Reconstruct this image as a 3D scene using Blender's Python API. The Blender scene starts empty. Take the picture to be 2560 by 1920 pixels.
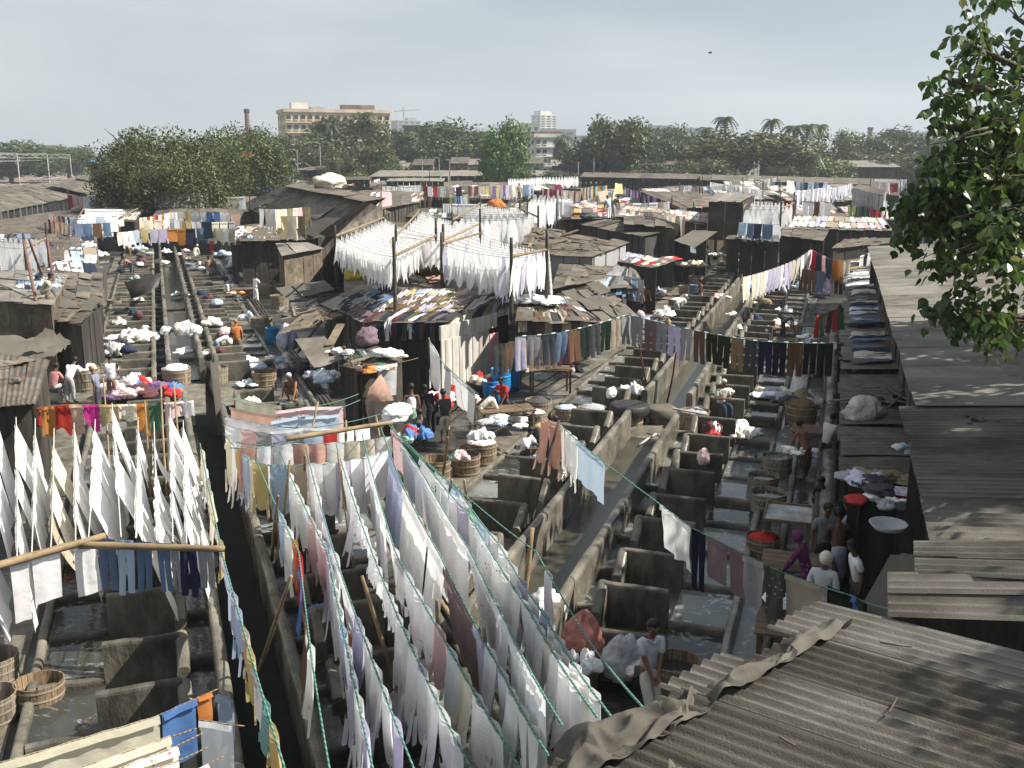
import bpy, bmesh, math, random
from math import sin, cos, pi, atan, tan, hypot, radians, sqrt, exp
from mathutils import Vector, Matrix, noise
SC = bpy.context.scene
COL = SC.collection
random.seed(7)
# ------------------------------------------------------------ camera
F, HOR, H = 2500.0, 388.0, 8.4
PITCH = atan((960 - HOR) / F)
cam_d = bpy.data.cameras.new('camera'); cam = bpy.data.objects.new('camera', cam_d); COL.objects.link(cam)
cam.location = (0, 0, H); cam.rotation_euler = (pi / 2 - PITCH, 0, 0)
cam_d.sensor_width = 36; cam_d.lens = 36 * F / 2560; cam_d.clip_start = 0.1; cam_d.clip_end = 9000
SC.camera = cam
# ------------------------------------------------------------ sky and sun
SUN_EL, SUN_AZ = radians(47), radians(92)      # azimuth clockwise from +Y: the sun stands to the right
W = bpy.data.worlds.new('World'); SC.world = W; W.use_nodes = True
wn = W.node_tree.nodes; wl = W.node_tree.links; wn.clear()
w_out = wn.new('ShaderNodeOutputWorld'); w_bg = wn.new('ShaderNodeBackground')
w_sky = wn.new('ShaderNodeTexSky'); w_sky.sky_type = 'NISHITA'; w_sky.sun_disc = False
w_sky.sun_elevation = SUN_EL; w_sky.sun_rotation = SUN_AZ
w_sky.air_density = 1.3; w_sky.dust_density = 2.2; w_sky.ozone_density = 1.5
w_tc = wn.new('ShaderNodeTexCoord'); w_map = wn.new('ShaderNodeMapping'); w_map.inputs['Scale'].default_value = (1.2, 1.2, 4.5)
w_map.inputs['Location'].default_value = (0.35, 0.2, 0.1)
w_noise = wn.new('ShaderNodeTexNoise'); w_noise.inputs['Scale'].default_value = 1.9; w_noise.inputs['Detail'].default_value = 5
w_noise.inputs['Roughness'].default_value = 0.5
w_ramp = wn.new('ShaderNodeValToRGB'); e_ = w_ramp.color_ramp.elements; e_[0].position = 0.34; e_[0].color = (0.42, 0.53, 0.64, 1); e_[1].position = 0.68; e_[1].color = (0.90, 0.93, 0.95, 1)
w_mul = wn.new('ShaderNodeMixRGB'); w_mul.blend_type = 'MULTIPLY'; w_mul.inputs['Fac'].default_value = 1; w_mul.inputs['Color2'].default_value = (5.9, 6.0, 6.1, 1)
w_mix = wn.new('ShaderNodeMixRGB'); w_mix.inputs['Fac'].default_value = 0.82
w_bg.inputs['Strength'].default_value = 0.062
wl.new(w_tc.outputs['Generated'], w_map.inputs['Vector']); wl.new(w_map.outputs[0], w_noise.inputs['Vector'])
w_sep = wn.new('ShaderNodeSeparateXYZ'); w_x = wn.new('ShaderNodeMath'); w_x.operation = 'MULTIPLY_ADD'; w_x.inputs[1].default_value = -0.30; wl.new(w_tc.outputs['Generated'], w_sep.inputs[0]); wl.new(w_sep.outputs['X'], w_x.inputs[0]); wl.new(w_noise.outputs['Fac'], w_x.inputs[2]); wl.new(w_x.outputs[0], w_ramp.inputs[0]); wl.new(w_ramp.outputs[0], w_mul.inputs['Color1']); wl.new(w_mul.outputs[0], w_mix.inputs['Color2']); wl.new(w_sky.outputs[0], w_mix.inputs['Color1'])
wl.new(w_mix.outputs[0], w_bg.inputs['Color']); wl.new(w_bg.outputs[0], w_out.inputs['Surface'])
sun_d = bpy.data.lights.new('sun', 'SUN'); sun_d.energy = 5.0; sun_d.angle = radians(0.5); sun_d.color = (1.0, 0.94, 0.84)
sun = bpy.data.objects.new('sun', sun_d); COL.objects.link(sun)
_sd = Vector((sin(SUN_AZ) * cos(SUN_EL), cos(SUN_AZ) * cos(SUN_EL), sin(SUN_EL)))
sun.rotation_euler = _sd.to_track_quat('Z', 'Y').to_euler(); sun.location = (40, 0, 60)
SC.view_settings.view_transform = 'Standard'; SC.view_settings.look = 'None'
SC.view_settings.exposure = 1.06; SC.view_settings.gamma = 1.0; SC.view_settings.use_curve_mapping = False
SC.cycles.max_bounces = 6; SC.cycles.diffuse_bounces = 3; SC.cycles.glossy_bounces = 2; SC.cycles.transmission_bounces = 3
SC.cycles.transparent_max_bounces = 6; SC.cycles.volume_bounces = 0; SC.cycles.caustics_reflective = False; SC.cycles.caustics_refractive = False
# ------------------------------------------------------------ geometry of the place
def ray(u, v):
    x = (u - 1280) / F; y = -(v - 960) / F; c, s = cos(PITCH), sin(PITCH)
    return Vector((x, c + y * s, -s + y * c))
def P(u, v, z=0.0):                      # the place seen at (u, v) of the survey picture that lies at height z
    d = ray(u, v); return Vector((0, 0, H)) + d * ((z - H) / d.z)
def PD(u, v, D):                         # the same at ground distance D
    d = ray(u, v); return Vector((0, 0, H)) + d * (D / d.y)
class Fr:                                # a row direction of the ghat: s to the right, t away
    def __init__(s, vp):
        d = ray(vp, HOR); L = hypot(d.x, d.y); s.d = (d.x / L, d.y / L); s.rot = -math.asin(s.d[0])
    def __call__(s, a, t, z=0.0):
        return Vector((a * s.d[1] + t * s.d[0], -a * s.d[0] + t * s.d[1], z))
LF, RF = Fr(380), Fr(2100)
# ------------------------------------------------------------ naming
def tag(o, label=None, cat=None, group=None, kind=None):
    if label: o['label'] = label
    if cat: o['category'] = cat
    if group: o['group'] = group
    if kind: o['kind'] = kind
    return o
def empty(name, loc, label=None, cat=None, group=None, rz=0.0):
    o = bpy.data.objects.new(name, None); COL.objects.link(o); o.location = loc; o.rotation_euler = (0, 0, rz); o.empty_display_size = .1
    return tag(o, label, cat, group)
def link(name, me, mat=None, parent=None, loc=(0, 0, 0), rz=0.0, color=None, scale=None):
    o = bpy.data.objects.new(name, me); COL.objects.link(o); o.location = loc; o.rotation_euler = (0, 0, rz)
    if scale: o.scale = scale
    if mat and not me.materials: me.materials.append(mat)
    if parent: o.parent = parent
    if color: o.color = (*color[:3], 1)
    return o
def copy_tree(o, parent=None):
    c = o.copy(); COL.objects.link(c)
    if parent: c.parent = parent
    for ch in o.children: copy_tree(ch, c)
    return c
ORD = 'first second third fourth fifth sixth seventh eighth ninth tenth eleventh twelfth thirteenth fourteenth fifteenth sixteenth seventeenth eighteenth nineteenth twentieth'.split()
def nth(i):
    if i < 20: return ORD[i]
    t = ['twenty', 'thirty', 'forty', 'fifty', 'sixty'][min(4, (i + 1) // 10 - 2)]; r = (i + 1) % 10
    return t + '-' + ORD[r - 1] if r else {'twenty': 'twentieth', 'thirty': 'thirtieth', 'forty': 'fortieth', 'fifty': 'fiftieth', 'sixty': 'sixtieth'}[t]
# ------------------------------------------------------------ mesh builder
class MB:
    def __init__(s): s.v = []; s.f = []
    def quad(s, a, b, c, d):
        n = len(s.v); s.v += [tuple(a), tuple(b), tuple(c), tuple(d)]; s.f.append((n, n + 1, n + 2, n + 3))
    def grid(s, fn, nx, ny, wrap=False):
        n = len(s.v)
        for j in range(ny + 1):
            for i in range(nx + (0 if wrap else 1)): s.v.append(tuple(fn(i / nx, j / ny)))
        w = nx if wrap else nx + 1
        for j in range(ny):
            for i in range(nx):
                i2 = (i + 1) % w if wrap else i + 1
                s.f.append((n + j * w + i, n + j * w + i2, n + (j + 1) * w + i2, n + (j + 1) * w + i))
    def box(s, c, d, rz=0.0, tilt=0.0, bev=0.0):
        R = Matrix.Rotation(rz, 3, 'Z') @ Matrix.Rotation(tilt, 3, 'X'); c = Vector(c); n = len(s.v)
        hx, hy, hz = d[0] / 2, d[1] / 2, d[2] / 2
        for z in (-hz, hz):
            k = bev if z > 0 else 0
            for x, y in ((-hx + k, -hy + k), (hx - k, -hy + k), (hx - k, hy - k), (-hx + k, hy - k)):
                s.v.append(tuple(c + R @ Vector((x, y, z))))
        s.f += [(n + 3, n + 2, n + 1, n), (n + 4, n + 5, n + 6, n + 7)] + [(n + i, n + (i + 1) % 4, n + 4 + (i + 1) % 4, n + 4 + i) for i in range(4)]
    def hexa(s, b, t):                   # bottom four and top four points
        n = len(s.v); s.v += [tuple(p) for p in b] + [tuple(p) for p in t]
        s.f += [(n + 3, n + 2, n + 1, n), (n + 4, n + 5, n + 6, n + 7)] + [(n + i, n + (i + 1) % 4, n + 4 + (i + 1) % 4, n + 4 + i) for i in range(4)]
    def tube(s, pts, r, k=6, cap=True):
        n0 = len(s.v); pts = [Vector(p) for p in pts]; m = len(pts)
        for i, p in enumerate(pts):
            d = (pts[min(i + 1, m - 1)] - pts[max(i - 1, 0)]).normalized()
            a = d.cross(Vector((0, 0, 1)));  a = a.normalized() if a.length > .05 else Vector((1, 0, 0)); b = a.cross(d)
            rr = r(i / (m - 1)) if callable(r) else r
            for j in range(k):
                th = 2 * pi * j / k; s.v.append(tuple(p + a * (rr * cos(th)) + b * (rr * sin(th))))
        for i in range(m - 1):
            for j in range(k):
                j2 = (j + 1) % k; s.f.append((n0 + i * k + j, n0 + i * k + j2, n0 + (i + 1) * k + j2, n0 + (i + 1) * k + j))
        if cap:
            s.f.append(tuple(n0 + j for j in range(k))[::-1]); s.f.append(tuple(n0 + (m - 1) * k + j for j in range(k)))
    def lathe(s, prof, k=16, c=(0, 0, 0), a0=0.0, a1=2 * pi):
        full = abs(a1 - a0 - 2 * pi) < 1e-6
        s.grid(lambda a, b: (c[0] + prof[round(b * (len(prof) - 1))][0] * cos(a0 + (a1 - a0) * a), c[1] + prof[round(b * (len(prof) - 1))][0] * sin(a0 + (a1 - a0) * a), c[2] + prof[round(b * (len(prof) - 1))][1]), k, len(prof) - 1, wrap=full)
    def disc(s, c, r, k=16, ry=None):
        n = len(s.v); s.v += [(c[0] + r * cos(2 * pi * j / k), c[1] + (ry or r) * sin(2 * pi * j / k), c[2]) for j in range(k)]; s.f.append(tuple(range(n, n + k)))
    def ball(s, c, r, k=10, m=6, fn=None):
        c = Vector(c); rx, ry, rz = r if isinstance(r, tuple) else (r, r, r)
        def g(a, b):
            th, ph = 2 * pi * a, pi * (b - .5); q = Vector((cos(th) * cos(ph), sin(th) * cos(ph), sin(ph)))
            w = fn(q) if fn else 1.0
            return c + Vector((q.x * rx * w, q.y * ry * w, q.z * rz * w))
        s.grid(g, k, m, wrap=True)
    def mesh(s, name, smooth=False, org=None):
        me = bpy.data.meshes.new(name); o = org or (0, 0, 0)
        me.from_pydata([(x - o[0], y - o[1], z - o[2]) for x, y, z in s.v], [], s.f); me.update()
        if smooth: me.polygons.foreach_set('use_smooth', [True] * len(me.polygons))
        return me
    def obj(s, name, mat, parent=None, smooth=False, org=None, color=None):
        if parent is not None: org = parent.location if org is None else org; loc = (0, 0, 0)
        else: org = org if org is not None else s.base(); loc = org
        return link(name, s.mesh(name, smooth, org), mat, parent, loc, 0.0, color)
    def base(s):
        n = len(s.v); return (sum(p[0] for p in s.v) / n, sum(p[1] for p in s.v) / n, min(p[2] for p in s.v))
# ------------------------------------------------------------ materials
M = {}
def newmat(name):
    m = bpy.data.materials.new(name); m.use_nodes = True; nt = m.node_tree; nt.nodes.clear()
    o = nt.nodes.new('ShaderNodeOutputMaterial'); b = nt.nodes.new('ShaderNodeBsdfPrincipled'); nt.links.new(b.outputs[0], o.inputs[0])
    M[name] = m
    return m, nt, b, o
def nnode(nt, typ, **kw):
    n = nt.nodes.new(typ)
    for k, v in kw.items():
        if k in n.inputs: n.inputs[k].default_value = v
        else: setattr(n, k, v)
    return n
def ramp(nt, src, stops):
    r = nt.nodes.new('ShaderNodeValToRGB'); e = r.color_ramp.elements
    while len(e) < len(stops): e.new(0.5)
    for i, (p, c) in enumerate(stops): e[i].position = p; e[i].color = (*c, 1) if len(c) == 3 else c
    nt.links.new(src, r.inputs[0]); return r
def mixc(nt, fac, a, b, blend='MIX'):
    m = nt.nodes.new('ShaderNodeMixRGB'); m.blend_type = blend
    for i, x in (('Fac', fac), ('Color1', a), ('Color2', b)):
        if hasattr(x, 'links'): nt.links.new(x, m.inputs[i])
        else: m.inputs[i].default_value = x if not isinstance(x, tuple) else (*x[:3], 1)
    return m.outputs[0]
def rough_mat(name, c1, c2, scale=3.0, rough=.85, dirt=None, dirt_scale=.6, bump=.3, bscale=20, rnd=.15, world=False, stretch=(1, 1, 1), spec=.3, wet=None):
    m, nt, b, o = newmat(name)
    tc = nnode(nt, 'ShaderNodeTexCoord'); mp = nnode(nt, 'ShaderNodeMapping'); mp.inputs['Scale'].default_value = stretch
    if world:
        g = nnode(nt, 'ShaderNodeNewGeometry'); nt.links.new(g.outputs['Position'], mp.inputs['Vector'])
    else: nt.links.new(tc.outputs['Object'], mp.inputs['Vector'])
    oi = nnode(nt, 'ShaderNodeObjectInfo')
    n4 = nnode(nt, 'ShaderNodeTexNoise', noise_dimensions='4D', Scale=scale, Detail=6.0, Roughness=.65)
    w = nnode(nt, 'ShaderNodeMath', operation='MULTIPLY'); w.inputs[1].default_value = 40; nt.links.new(oi.outputs['Random'], w.inputs[0]); nt.links.new(w.outputs[0], n4.inputs['W'])
    nt.links.new(mp.outputs[0], n4.inputs['Vector'])
    col = ramp(nt, n4.outputs['Fac'], [(.33, c1), (.67, c2)]).outputs[0]
    if dirt:
        n2 = nnode(nt, 'ShaderNodeTexNoise', noise_dimensions='4D', Scale=dirt_scale, Detail=7.0, Roughness=.7)
        nt.links.new(mp.outputs[0], n2.inputs['Vector']); nt.links.new(w.outputs[0], n2.inputs['W'])
        f = ramp(nt, n2.outputs['Fac'], [(.42, (0, 0, 0)), (.62, (1, 1, 1))]).outputs[0]
        col = mixc(nt, f, col, dirt)
    hs = nnode(nt, 'ShaderNodeHueSaturation'); v = nnode(nt, 'ShaderNodeMapRange'); v.inputs['To Min'].default_value = 1 - rnd; v.inputs['To Max'].default_value = 1 + rnd
    nt.links.new(oi.outputs['Random'], v.inputs['Value']); nt.links.new(v.outputs[0], hs.inputs['Value']); nt.links.new(col, hs.inputs['Color'])
    nt.links.new(hs.outputs[0], b.inputs['Base Color']); b.inputs['Roughness'].default_value = rough; b.inputs['Specular IOR Level'].default_value = spec
    if wet:
        nw = nnode(nt, 'ShaderNodeTexNoise', Scale=wet, Detail=5.0); nt.links.new(mp.outputs[0], nw.inputs['Vector']); nt.links.new(ramp(nt, nw.outputs['Fac'], [(.44, (.12, .12, .12)), (.58, (rough,) * 3)]).outputs[0], b.inputs['Roughness'])
    if bump:
        nb = nnode(nt, 'ShaderNodeTexNoise', Scale=bscale, Detail=4.0); nt.links.new(mp.outputs[0], nb.inputs['Vector'])
        bp = nnode(nt, 'ShaderNodeBump', Strength=bump, Distance=.02); nt.links.new(nb.outputs['Fac'], bp.inputs['Height']); nt.links.new(bp.outputs[0], b.inputs['Normal'])
    return m
rough_mat('concrete', (.12, .108, .083), (.22, .20, .16), 2.5, .75, (.06, .056, .046), .9, .6, 26, .1, world=True, wet=.9)
rough_mat('slab', (.08, .072, .057), (.18, .163, .13), 3.0, .65, (.038, .036, .03), 1.3, .7, 22, .2, world=True, stretch=(1, 1, .45))
rough_mat('ground', (.033, .031, .027), (.07, .064, .054), .8, .75, (.03, .03, .028), .35, .4, 6, 0, world=True, wet=.5)
rough_mat('far_ground', (.08, .085, .05), (.16, .14, .10), .05, .95, (.06, .07, .035), .02, 0, 6, 0, world=True)
rough_mat('asbestos', (.20, .19, .165), (.32, .305, .275), 1.6, .9, (.11, .098, .08), .8, .35, 60, .12, stretch=(1, 1, 1))
rough_mat('asbestos_old', (.088, .08, .066), (.155, .142, .118), 2.2, .9, (.05, .044, .036), 1.1, .35, 60, .12)
rough_mat('roof_rag', (.105, .09, .07), (.19, .168, .135), 1.6, .9, (.045, .038, .03), .8, .5, 14, .25)
rough_mat('roof_iron', (.10, .09, .075), (.205, .186, .16), 2.4, .7, (.085, .05, .028), 1.3, .3, 20, .3)
rough_mat('roof_light', (.22, .205, .18), (.36, .34, .30), 1.5, .75, (.17, .145, .11), .7, .3, 20, .15)
rough_mat('tarp', (.075, .068, .055), (.13, .118, .095), 1.2, .8, (.065, .06, .05), .6, .6, 9, .2)
rough_mat('black_tarp', (.02, .02, .022), (.045, .045, .047), 1.2, .55, None, .6, .6, 9, .2)
rough_mat('dark_wall', (.036, .032, .026), (.10, .088, .072), 2.0, .85, (.022, .02, .017), .9, .4, 20, .35, stretch=(3, 3, .5))
rough_mat('plank', (.11, .085, .055), (.23, .185, .13), 3.0, .8, (.07, .055, .04), 1.4, .5, 20, .3, stretch=(1, 1, 1))
rough_mat('timber', (.085, .055, .033), (.17, .12, .075), 4.0, .8, None, 1, .4, 30, .25)
rough_mat('stave', (.20, .135, .075), (.33, .24, .15), 5.0, .75, (.12, .08, .048), 2.0, .5, 40, .22, stretch=(4, 4, .6))
rough_mat('stave_grey', (.22, .18, .13), (.37, .32, .25), 5.0, .8, (.13, .10, .07), 2.0, .5, 40, .2, stretch=(4, 4, .6))
rough_mat('hoop', (.22, .19, .15), (.32, .28, .22), 8.0, .6, None, 1, .2, 40, .1)
rough_mat('bamboo', (.20, .14, .075), (.33, .25, .15), 6.0, .65, (.13, .09, .05), 3.0, .2, 40, .2)
rough_mat('pole_dark', (.035, .028, .022), (.075, .06, .045), 5.0, .8, None, 1, .3, 30, .3)
rough_mat('pole_steel', (.32, .33, .33), (.45, .46, .45), 5.0, .6, (.2, .17, .14), 2, .1, 30, .1)
rough_mat('white_wall', (.42, .405, .37), (.58, .565, .53), 2.0, .75, (.3, .27, .22), 1.2, .2, 20, .08, stretch=(3, 3, .4))
rough_mat('brick', (.16, .10, .07), (.25, .17, .12), 6.0, .9, (.1, .08, .06), 1.5, .5, 30, .15)
rough_mat('stone', (.07, .066, .058), (.15, .143, .13), 6.0, .9, None, 1, .5, 30, .2)
rough_mat('bark', (.08, .06, .045), (.16, .13, .10), 6.0, .9, None, 1, .7, 30, .1)
rough_mat('plaster', (.58, .47, .36), (.70, .59, .47), .3, .9, (.4, .31, .22), .12, .1, 5, .03)
rough_mat('plaster_white', (.55, .54, .50), (.70, .69, .65), .3, .9, (.4, .38, .34), .15, .1, 5, .05)
rough_mat('plaster_grey', (.25, .25, .25), (.34, .34, .34), .2, .9, None, .15, .1, 5, .1)
rough_mat('dark_glass', (.03, .032, .035), (.06, .062, .065), 1, .25, None, 1, 0, 5, .4)
rough_mat('soot', (.03, .027, .024), (.075, .068, .06), .5, .9, None, 1, .2, 5, .3)
rough_mat('hair', (.008, .007, .006), (.018, .015, .013), 30, .5, None, 1, .3, 80, .1)
rough_mat('plastic_blue', (.015, .13, .36), (.02, .18, .45), 3, .4, None, 1, 0, 5, .1)
rough_mat('red_paint', (.32, .06, .045), (.42, .09, .06), 6, .7, None, 1, .1, 20, .1)
rough_mat('red_iron', (.12, .055, .04), (.20, .10, .075), 6, .7, None, 1, .1, 20, .1)
def valley_dirt_shade(name, dark):  # dirt in the valleys, deepened so the colour also carries the ridge shade
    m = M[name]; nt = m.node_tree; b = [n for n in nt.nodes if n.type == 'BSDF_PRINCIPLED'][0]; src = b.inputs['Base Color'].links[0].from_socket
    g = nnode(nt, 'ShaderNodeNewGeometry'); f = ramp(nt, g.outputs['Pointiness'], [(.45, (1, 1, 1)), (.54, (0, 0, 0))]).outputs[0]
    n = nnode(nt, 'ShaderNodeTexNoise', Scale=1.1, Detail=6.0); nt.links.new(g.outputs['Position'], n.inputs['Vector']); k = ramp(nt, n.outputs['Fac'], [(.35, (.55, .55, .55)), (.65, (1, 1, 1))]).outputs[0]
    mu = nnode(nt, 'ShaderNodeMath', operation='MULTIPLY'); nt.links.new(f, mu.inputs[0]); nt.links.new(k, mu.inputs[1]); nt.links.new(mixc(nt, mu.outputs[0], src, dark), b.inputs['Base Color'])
for k_ in ('asbestos', 'asbestos_old', 'roof_light', 'roof_iron'): valley_dirt_shade(k_, (.035, .03, .024))
def obj_colour(name, rough=.9, attr=False, trans=0.0, var=.06, bump=.15, bscale=6.0, spec=.2, pattern=None, sss=False):
    m, nt, b, o = newmat(name)
    oi = nnode(nt, 'ShaderNodeObjectInfo'); tc = nnode(nt, 'ShaderNodeTexCoord')
    n = nnode(nt, 'ShaderNodeTexNoise', noise_dimensions='4D', Scale=3.0, Detail=4.0)
    w = nnode(nt, 'ShaderNodeMath', operation='MULTIPLY'); w.inputs[1].default_value = 30; nt.links.new(oi.outputs['Random'], w.inputs[0]); nt.links.new(w.outputs[0], n.inputs['W'])
    nt.links.new(tc.outputs['Object'], n.inputs['Vector'])
    mr = nnode(nt, 'ShaderNodeMapRange'); mr.inputs['From Min'].default_value = .3; mr.inputs['From Max'].default_value = .7
    mr.inputs['To Min'].default_value = 1 - var * 1.6; mr.inputs['To Max'].default_value = 1 + var * .6; nt.links.new(n.outputs['Fac'], mr.inputs['Value'])
    hs = nnode(nt, 'ShaderNodeHueSaturation'); nt.links.new(oi.outputs['Color'], hs.inputs['Color']); nt.links.new(mr.outputs[0], hs.inputs['Value'])
    if attr: at_ = nnode(nt, 'ShaderNodeAttribute', attribute_name='dye'); nt.links.new(at_.outputs['Color'], hs.inputs['Color'])
    col = hs.outputs[0]
    if pattern == 'floral':
        vo = nnode(nt, 'ShaderNodeTexVoronoi', Scale=11.0); nt.links.new(tc.outputs['Object'], vo.inputs['Vector'])
        f = ramp(nt, vo.outputs['Distance'], [(.17, (1, 1, 1)), (.24, (0, 0, 0))]).outputs[0]
        hu = nnode(nt, 'ShaderNodeHueSaturation'); hu.inputs['Saturation'].default_value = .55; hu.inputs['Value'].default_value = .55; nt.links.new(vo.outputs['Color'], hu.inputs['Color'])
        col = mixc(nt, f, col, mixc(nt, .55, (.35, .12, .12), hu.outputs[0]))
    if pattern == 'stripe':
        wv = nnode(nt, 'ShaderNodeTexWave', Scale=5.0, Distortion=.6); wv.bands_direction = 'Z'; nt.links.new(tc.outputs['Object'], wv.inputs['Vector'])
        f = ramp(nt, wv.outputs['Fac'], [(.55, (0, 0, 0)), (.7, (1, 1, 1))]).outputs[0]
        f2 = nnode(nt, 'ShaderNodeMath', operation='MULTIPLY'); nt.links.new(f, f2.inputs[0]); f2.inputs[1].default_value = .55
        hu = nnode(nt, 'ShaderNodeHueSaturation'); hu.inputs['Hue'].default_value = .68; hu.inputs['Saturation'].default_value = 1.7; hu.inputs['Value'].default_value = .85; nt.links.new(oi.outputs['Color'], hu.inputs['Color'])
        col = mixc(nt, f2.outputs[0], col, hu.outputs[0])
    nt.links.new(col, b.inputs['Base Color']); b.inputs['Roughness'].default_value = rough; b.inputs['Specular IOR Level'].default_value = spec
    nb = nnode(nt, 'ShaderNodeTexNoise', noise_dimensions='4D', Scale=bscale, Detail=3.0); nt.links.new(tc.outputs['Object'], nb.inputs['Vector']); nt.links.new(w.outputs[0], nb.inputs['W'])
    bp = nnode(nt, 'ShaderNodeBump', Strength=bump, Distance=.05); nt.links.new(nb.outputs['Fac'], bp.inputs['Height']); nt.links.new(bp.outputs[0], b.inputs['Normal'])
    if trans:
        t = nnode(nt, 'ShaderNodeBsdfTranslucent'); nt.links.new(col, t.inputs['Color']); mx = nnode(nt, 'ShaderNodeMixShader'); mx.inputs[0].default_value = trans
        nt.links.new(b.outputs[0], mx.inputs[1]); nt.links.new(t.outputs[0], mx.inputs[2]); nt.links.new(mx.outputs[0], o.inputs[0])
    return m
obj_colour('cloth', trans=.36, bump=.5, bscale=5.0); obj_colour('cloth_dyed', attr=True, trans=.36, bump=.5, bscale=5.0)
obj_colour('cloth_floral', trans=.2, bump=.5, bscale=5.0, pattern='floral')
obj_colour('cloth_stripe', trans=.2, bump=.5, bscale=5.0, pattern='stripe')
obj_colour('heap', bump=1.0, bscale=9.0, var=.12)
obj_colour('paint', rough=.5, bump=0.02, var=.08)
obj_colour('skin', rough=.55, bump=.05, var=.04, spec=.35)
def leaf_mat(name, stops, trans=.25, rough=.5, spec=.4):
    m, nt, b, o = newmat(name)
    g = nnode(nt, 'ShaderNodeNewGeometry'); oi = nnode(nt, 'ShaderNodeObjectInfo')
    col = ramp(nt, g.outputs['Random Per Island'], stops).outputs[0]
    hs = nnode(nt, 'ShaderNodeHueSaturation'); v = nnode(nt, 'ShaderNodeMapRange'); v.inputs['To Min'].default_value = .8; v.inputs['To Max'].default_value = 1.2
    nt.links.new(oi.outputs['Random'], v.inputs['Value']); nt.links.new(v.outputs[0], hs.inputs['Value'])
    col = mixc(nt, 1.0, col, oi.outputs['Color'], 'MULTIPLY'); nt.links.new(col, hs.inputs['Color'])
    nt.links.new(hs.outputs[0], b.inputs['Base Color']); b.inputs['Roughness'].default_value = rough; b.inputs['Specular IOR Level'].default_value = spec
    t = nnode(nt, 'ShaderNodeBsdfTranslucent'); nt.links.new(hs.outputs[0], t.inputs['Color']); mx = nnode(nt, 'ShaderNodeMixShader'); mx.inputs[0].default_value = trans
    nt.links.new(b.outputs[0], mx.inputs[1]); nt.links.new(t.outputs[0], mx.inputs[2]); nt.links.new(mx.outputs[0], o.inputs[0])
leaf_mat('leaf', [(0, (.03, .05, .014)), (.5, (.062, .085, .024)), (.85, (.09, .105, .032)), (1, (.11, .105, .045))])
leaf_mat('peepal', [(0, (.03, .06, .014)), (.6, (.065, .115, .026)), (.92, (.11, .17, .035)), (1, (.19, .19, .07))], .45, .35, .6)
def water(name, c, rough=.12, foam=0.0):
    m, nt, b, o = newmat(name)
    g = nnode(nt, 'ShaderNodeNewGeometry'); n = nnode(nt, 'ShaderNodeTexNoise', Scale=1.3, Detail=5.0); nt.links.new(g.outputs['Position'], n.inputs['Vector'])
    col = ramp(nt, n.outputs['Fac'], [(.3, tuple(x * .7 for x in c)), (.7, tuple(x * 1.25 for x in c))]).outputs[0]
    if foam:
        nf = nnode(nt, 'ShaderNodeTexNoise', Scale=2.2, Detail=8.0, Roughness=.7, Distortion=1.2); nt.links.new(g.outputs['Position'], nf.inputs['Vector']); ff = ramp(nt, nf.outputs['Fac'], [(.56, (0, 0, 0)), (.64, (foam,) * 3)]).outputs[0]
        col = mixc(nt, ff, col, (.55, .56, .55)); nt.links.new(ramp(nt, ff, [(0, (rough,) * 3), (1, (.8, .8, .8))]).outputs[0], b.inputs['Roughness'])
    else: b.inputs['Roughness'].default_value = rough
    nt.links.new(col, b.inputs['Base Color']); b.inputs['IOR'].default_value = 1.33
    n2 = nnode(nt, 'ShaderNodeTexNoise', Scale=7.0, Detail=2.0); nt.links.new(g.outputs['Position'], n2.inputs['Vector'])
    bp = nnode(nt, 'ShaderNodeBump', Strength=.08, Distance=.05); nt.links.new(n2.outputs['Fac'], bp.inputs['Height']); nt.links.new(bp.outputs[0], b.inputs['Normal'])
water('water_soapy', (.13, .135, .125), .08, .75); water('water_dark', (.035, .037, .032), .06, .35); water('water_canal', (.05, .047, .034), .22); water('water_shaded', (.018, .019, .016), .7); [n for n in M['water_shaded'].node_tree.nodes if n.type == 'BSDF_PRINCIPLED'][0].inputs['Specular IOR Level'].default_value = .12  # last one: canal water with the hung sheets' shadow put into its colour
def rope_mat(name, c1, c2, scale=60):
    m, nt, b, o = newmat(name)
    tc = nnode(nt, 'ShaderNodeTexCoord'); wv = nnode(nt, 'ShaderNodeTexWave', Scale=8.0); wv.bands_direction = 'DIAGONAL'; nt.links.new(tc.outputs['Object'], wv.inputs['Vector'])
    nt.links.new(ramp(nt, wv.outputs['Fac'], [(.35, c1), (.6, c2)]).outputs[0], b.inputs['Base Color']); b.inputs['Roughness'].default_value = .8
rope_mat('rope_green', (.03, .11, .085), (.10, .24, .19)); rope_mat('rope_brown', (.10, .065, .03), (.24, .16, .08)); rope_mat('rope_white', (.35, .34, .3), (.6, .58, .52)); rope_mat('rope_dark', (.03, .025, .02), (.08, .065, .05))
# ------------------------------------------------------------ ground and water
R = random.Random(11)
def sheet(name, pts, z, mat, kind='structure', n=1):
    mb = MB(); mb.quad(*[(x, y, z) for x, y in pts]); return tag(mb.obj(name, M[mat], org=(0, 0, 0)), kind=kind)
sheet('ground', [(-60, -30), (90, -30), (110, 230), (-90, 230)], 0.0, 'ground')
mb = MB(); mb.quad((-2500, -60, -.05), (2500, -60, -.05), (2500, 4000, -.05), (-2500, 4000, -.05)); tag(mb.obj('terrain', M['far_ground'], org=(0, 0, 0)), kind='structure')
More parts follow.
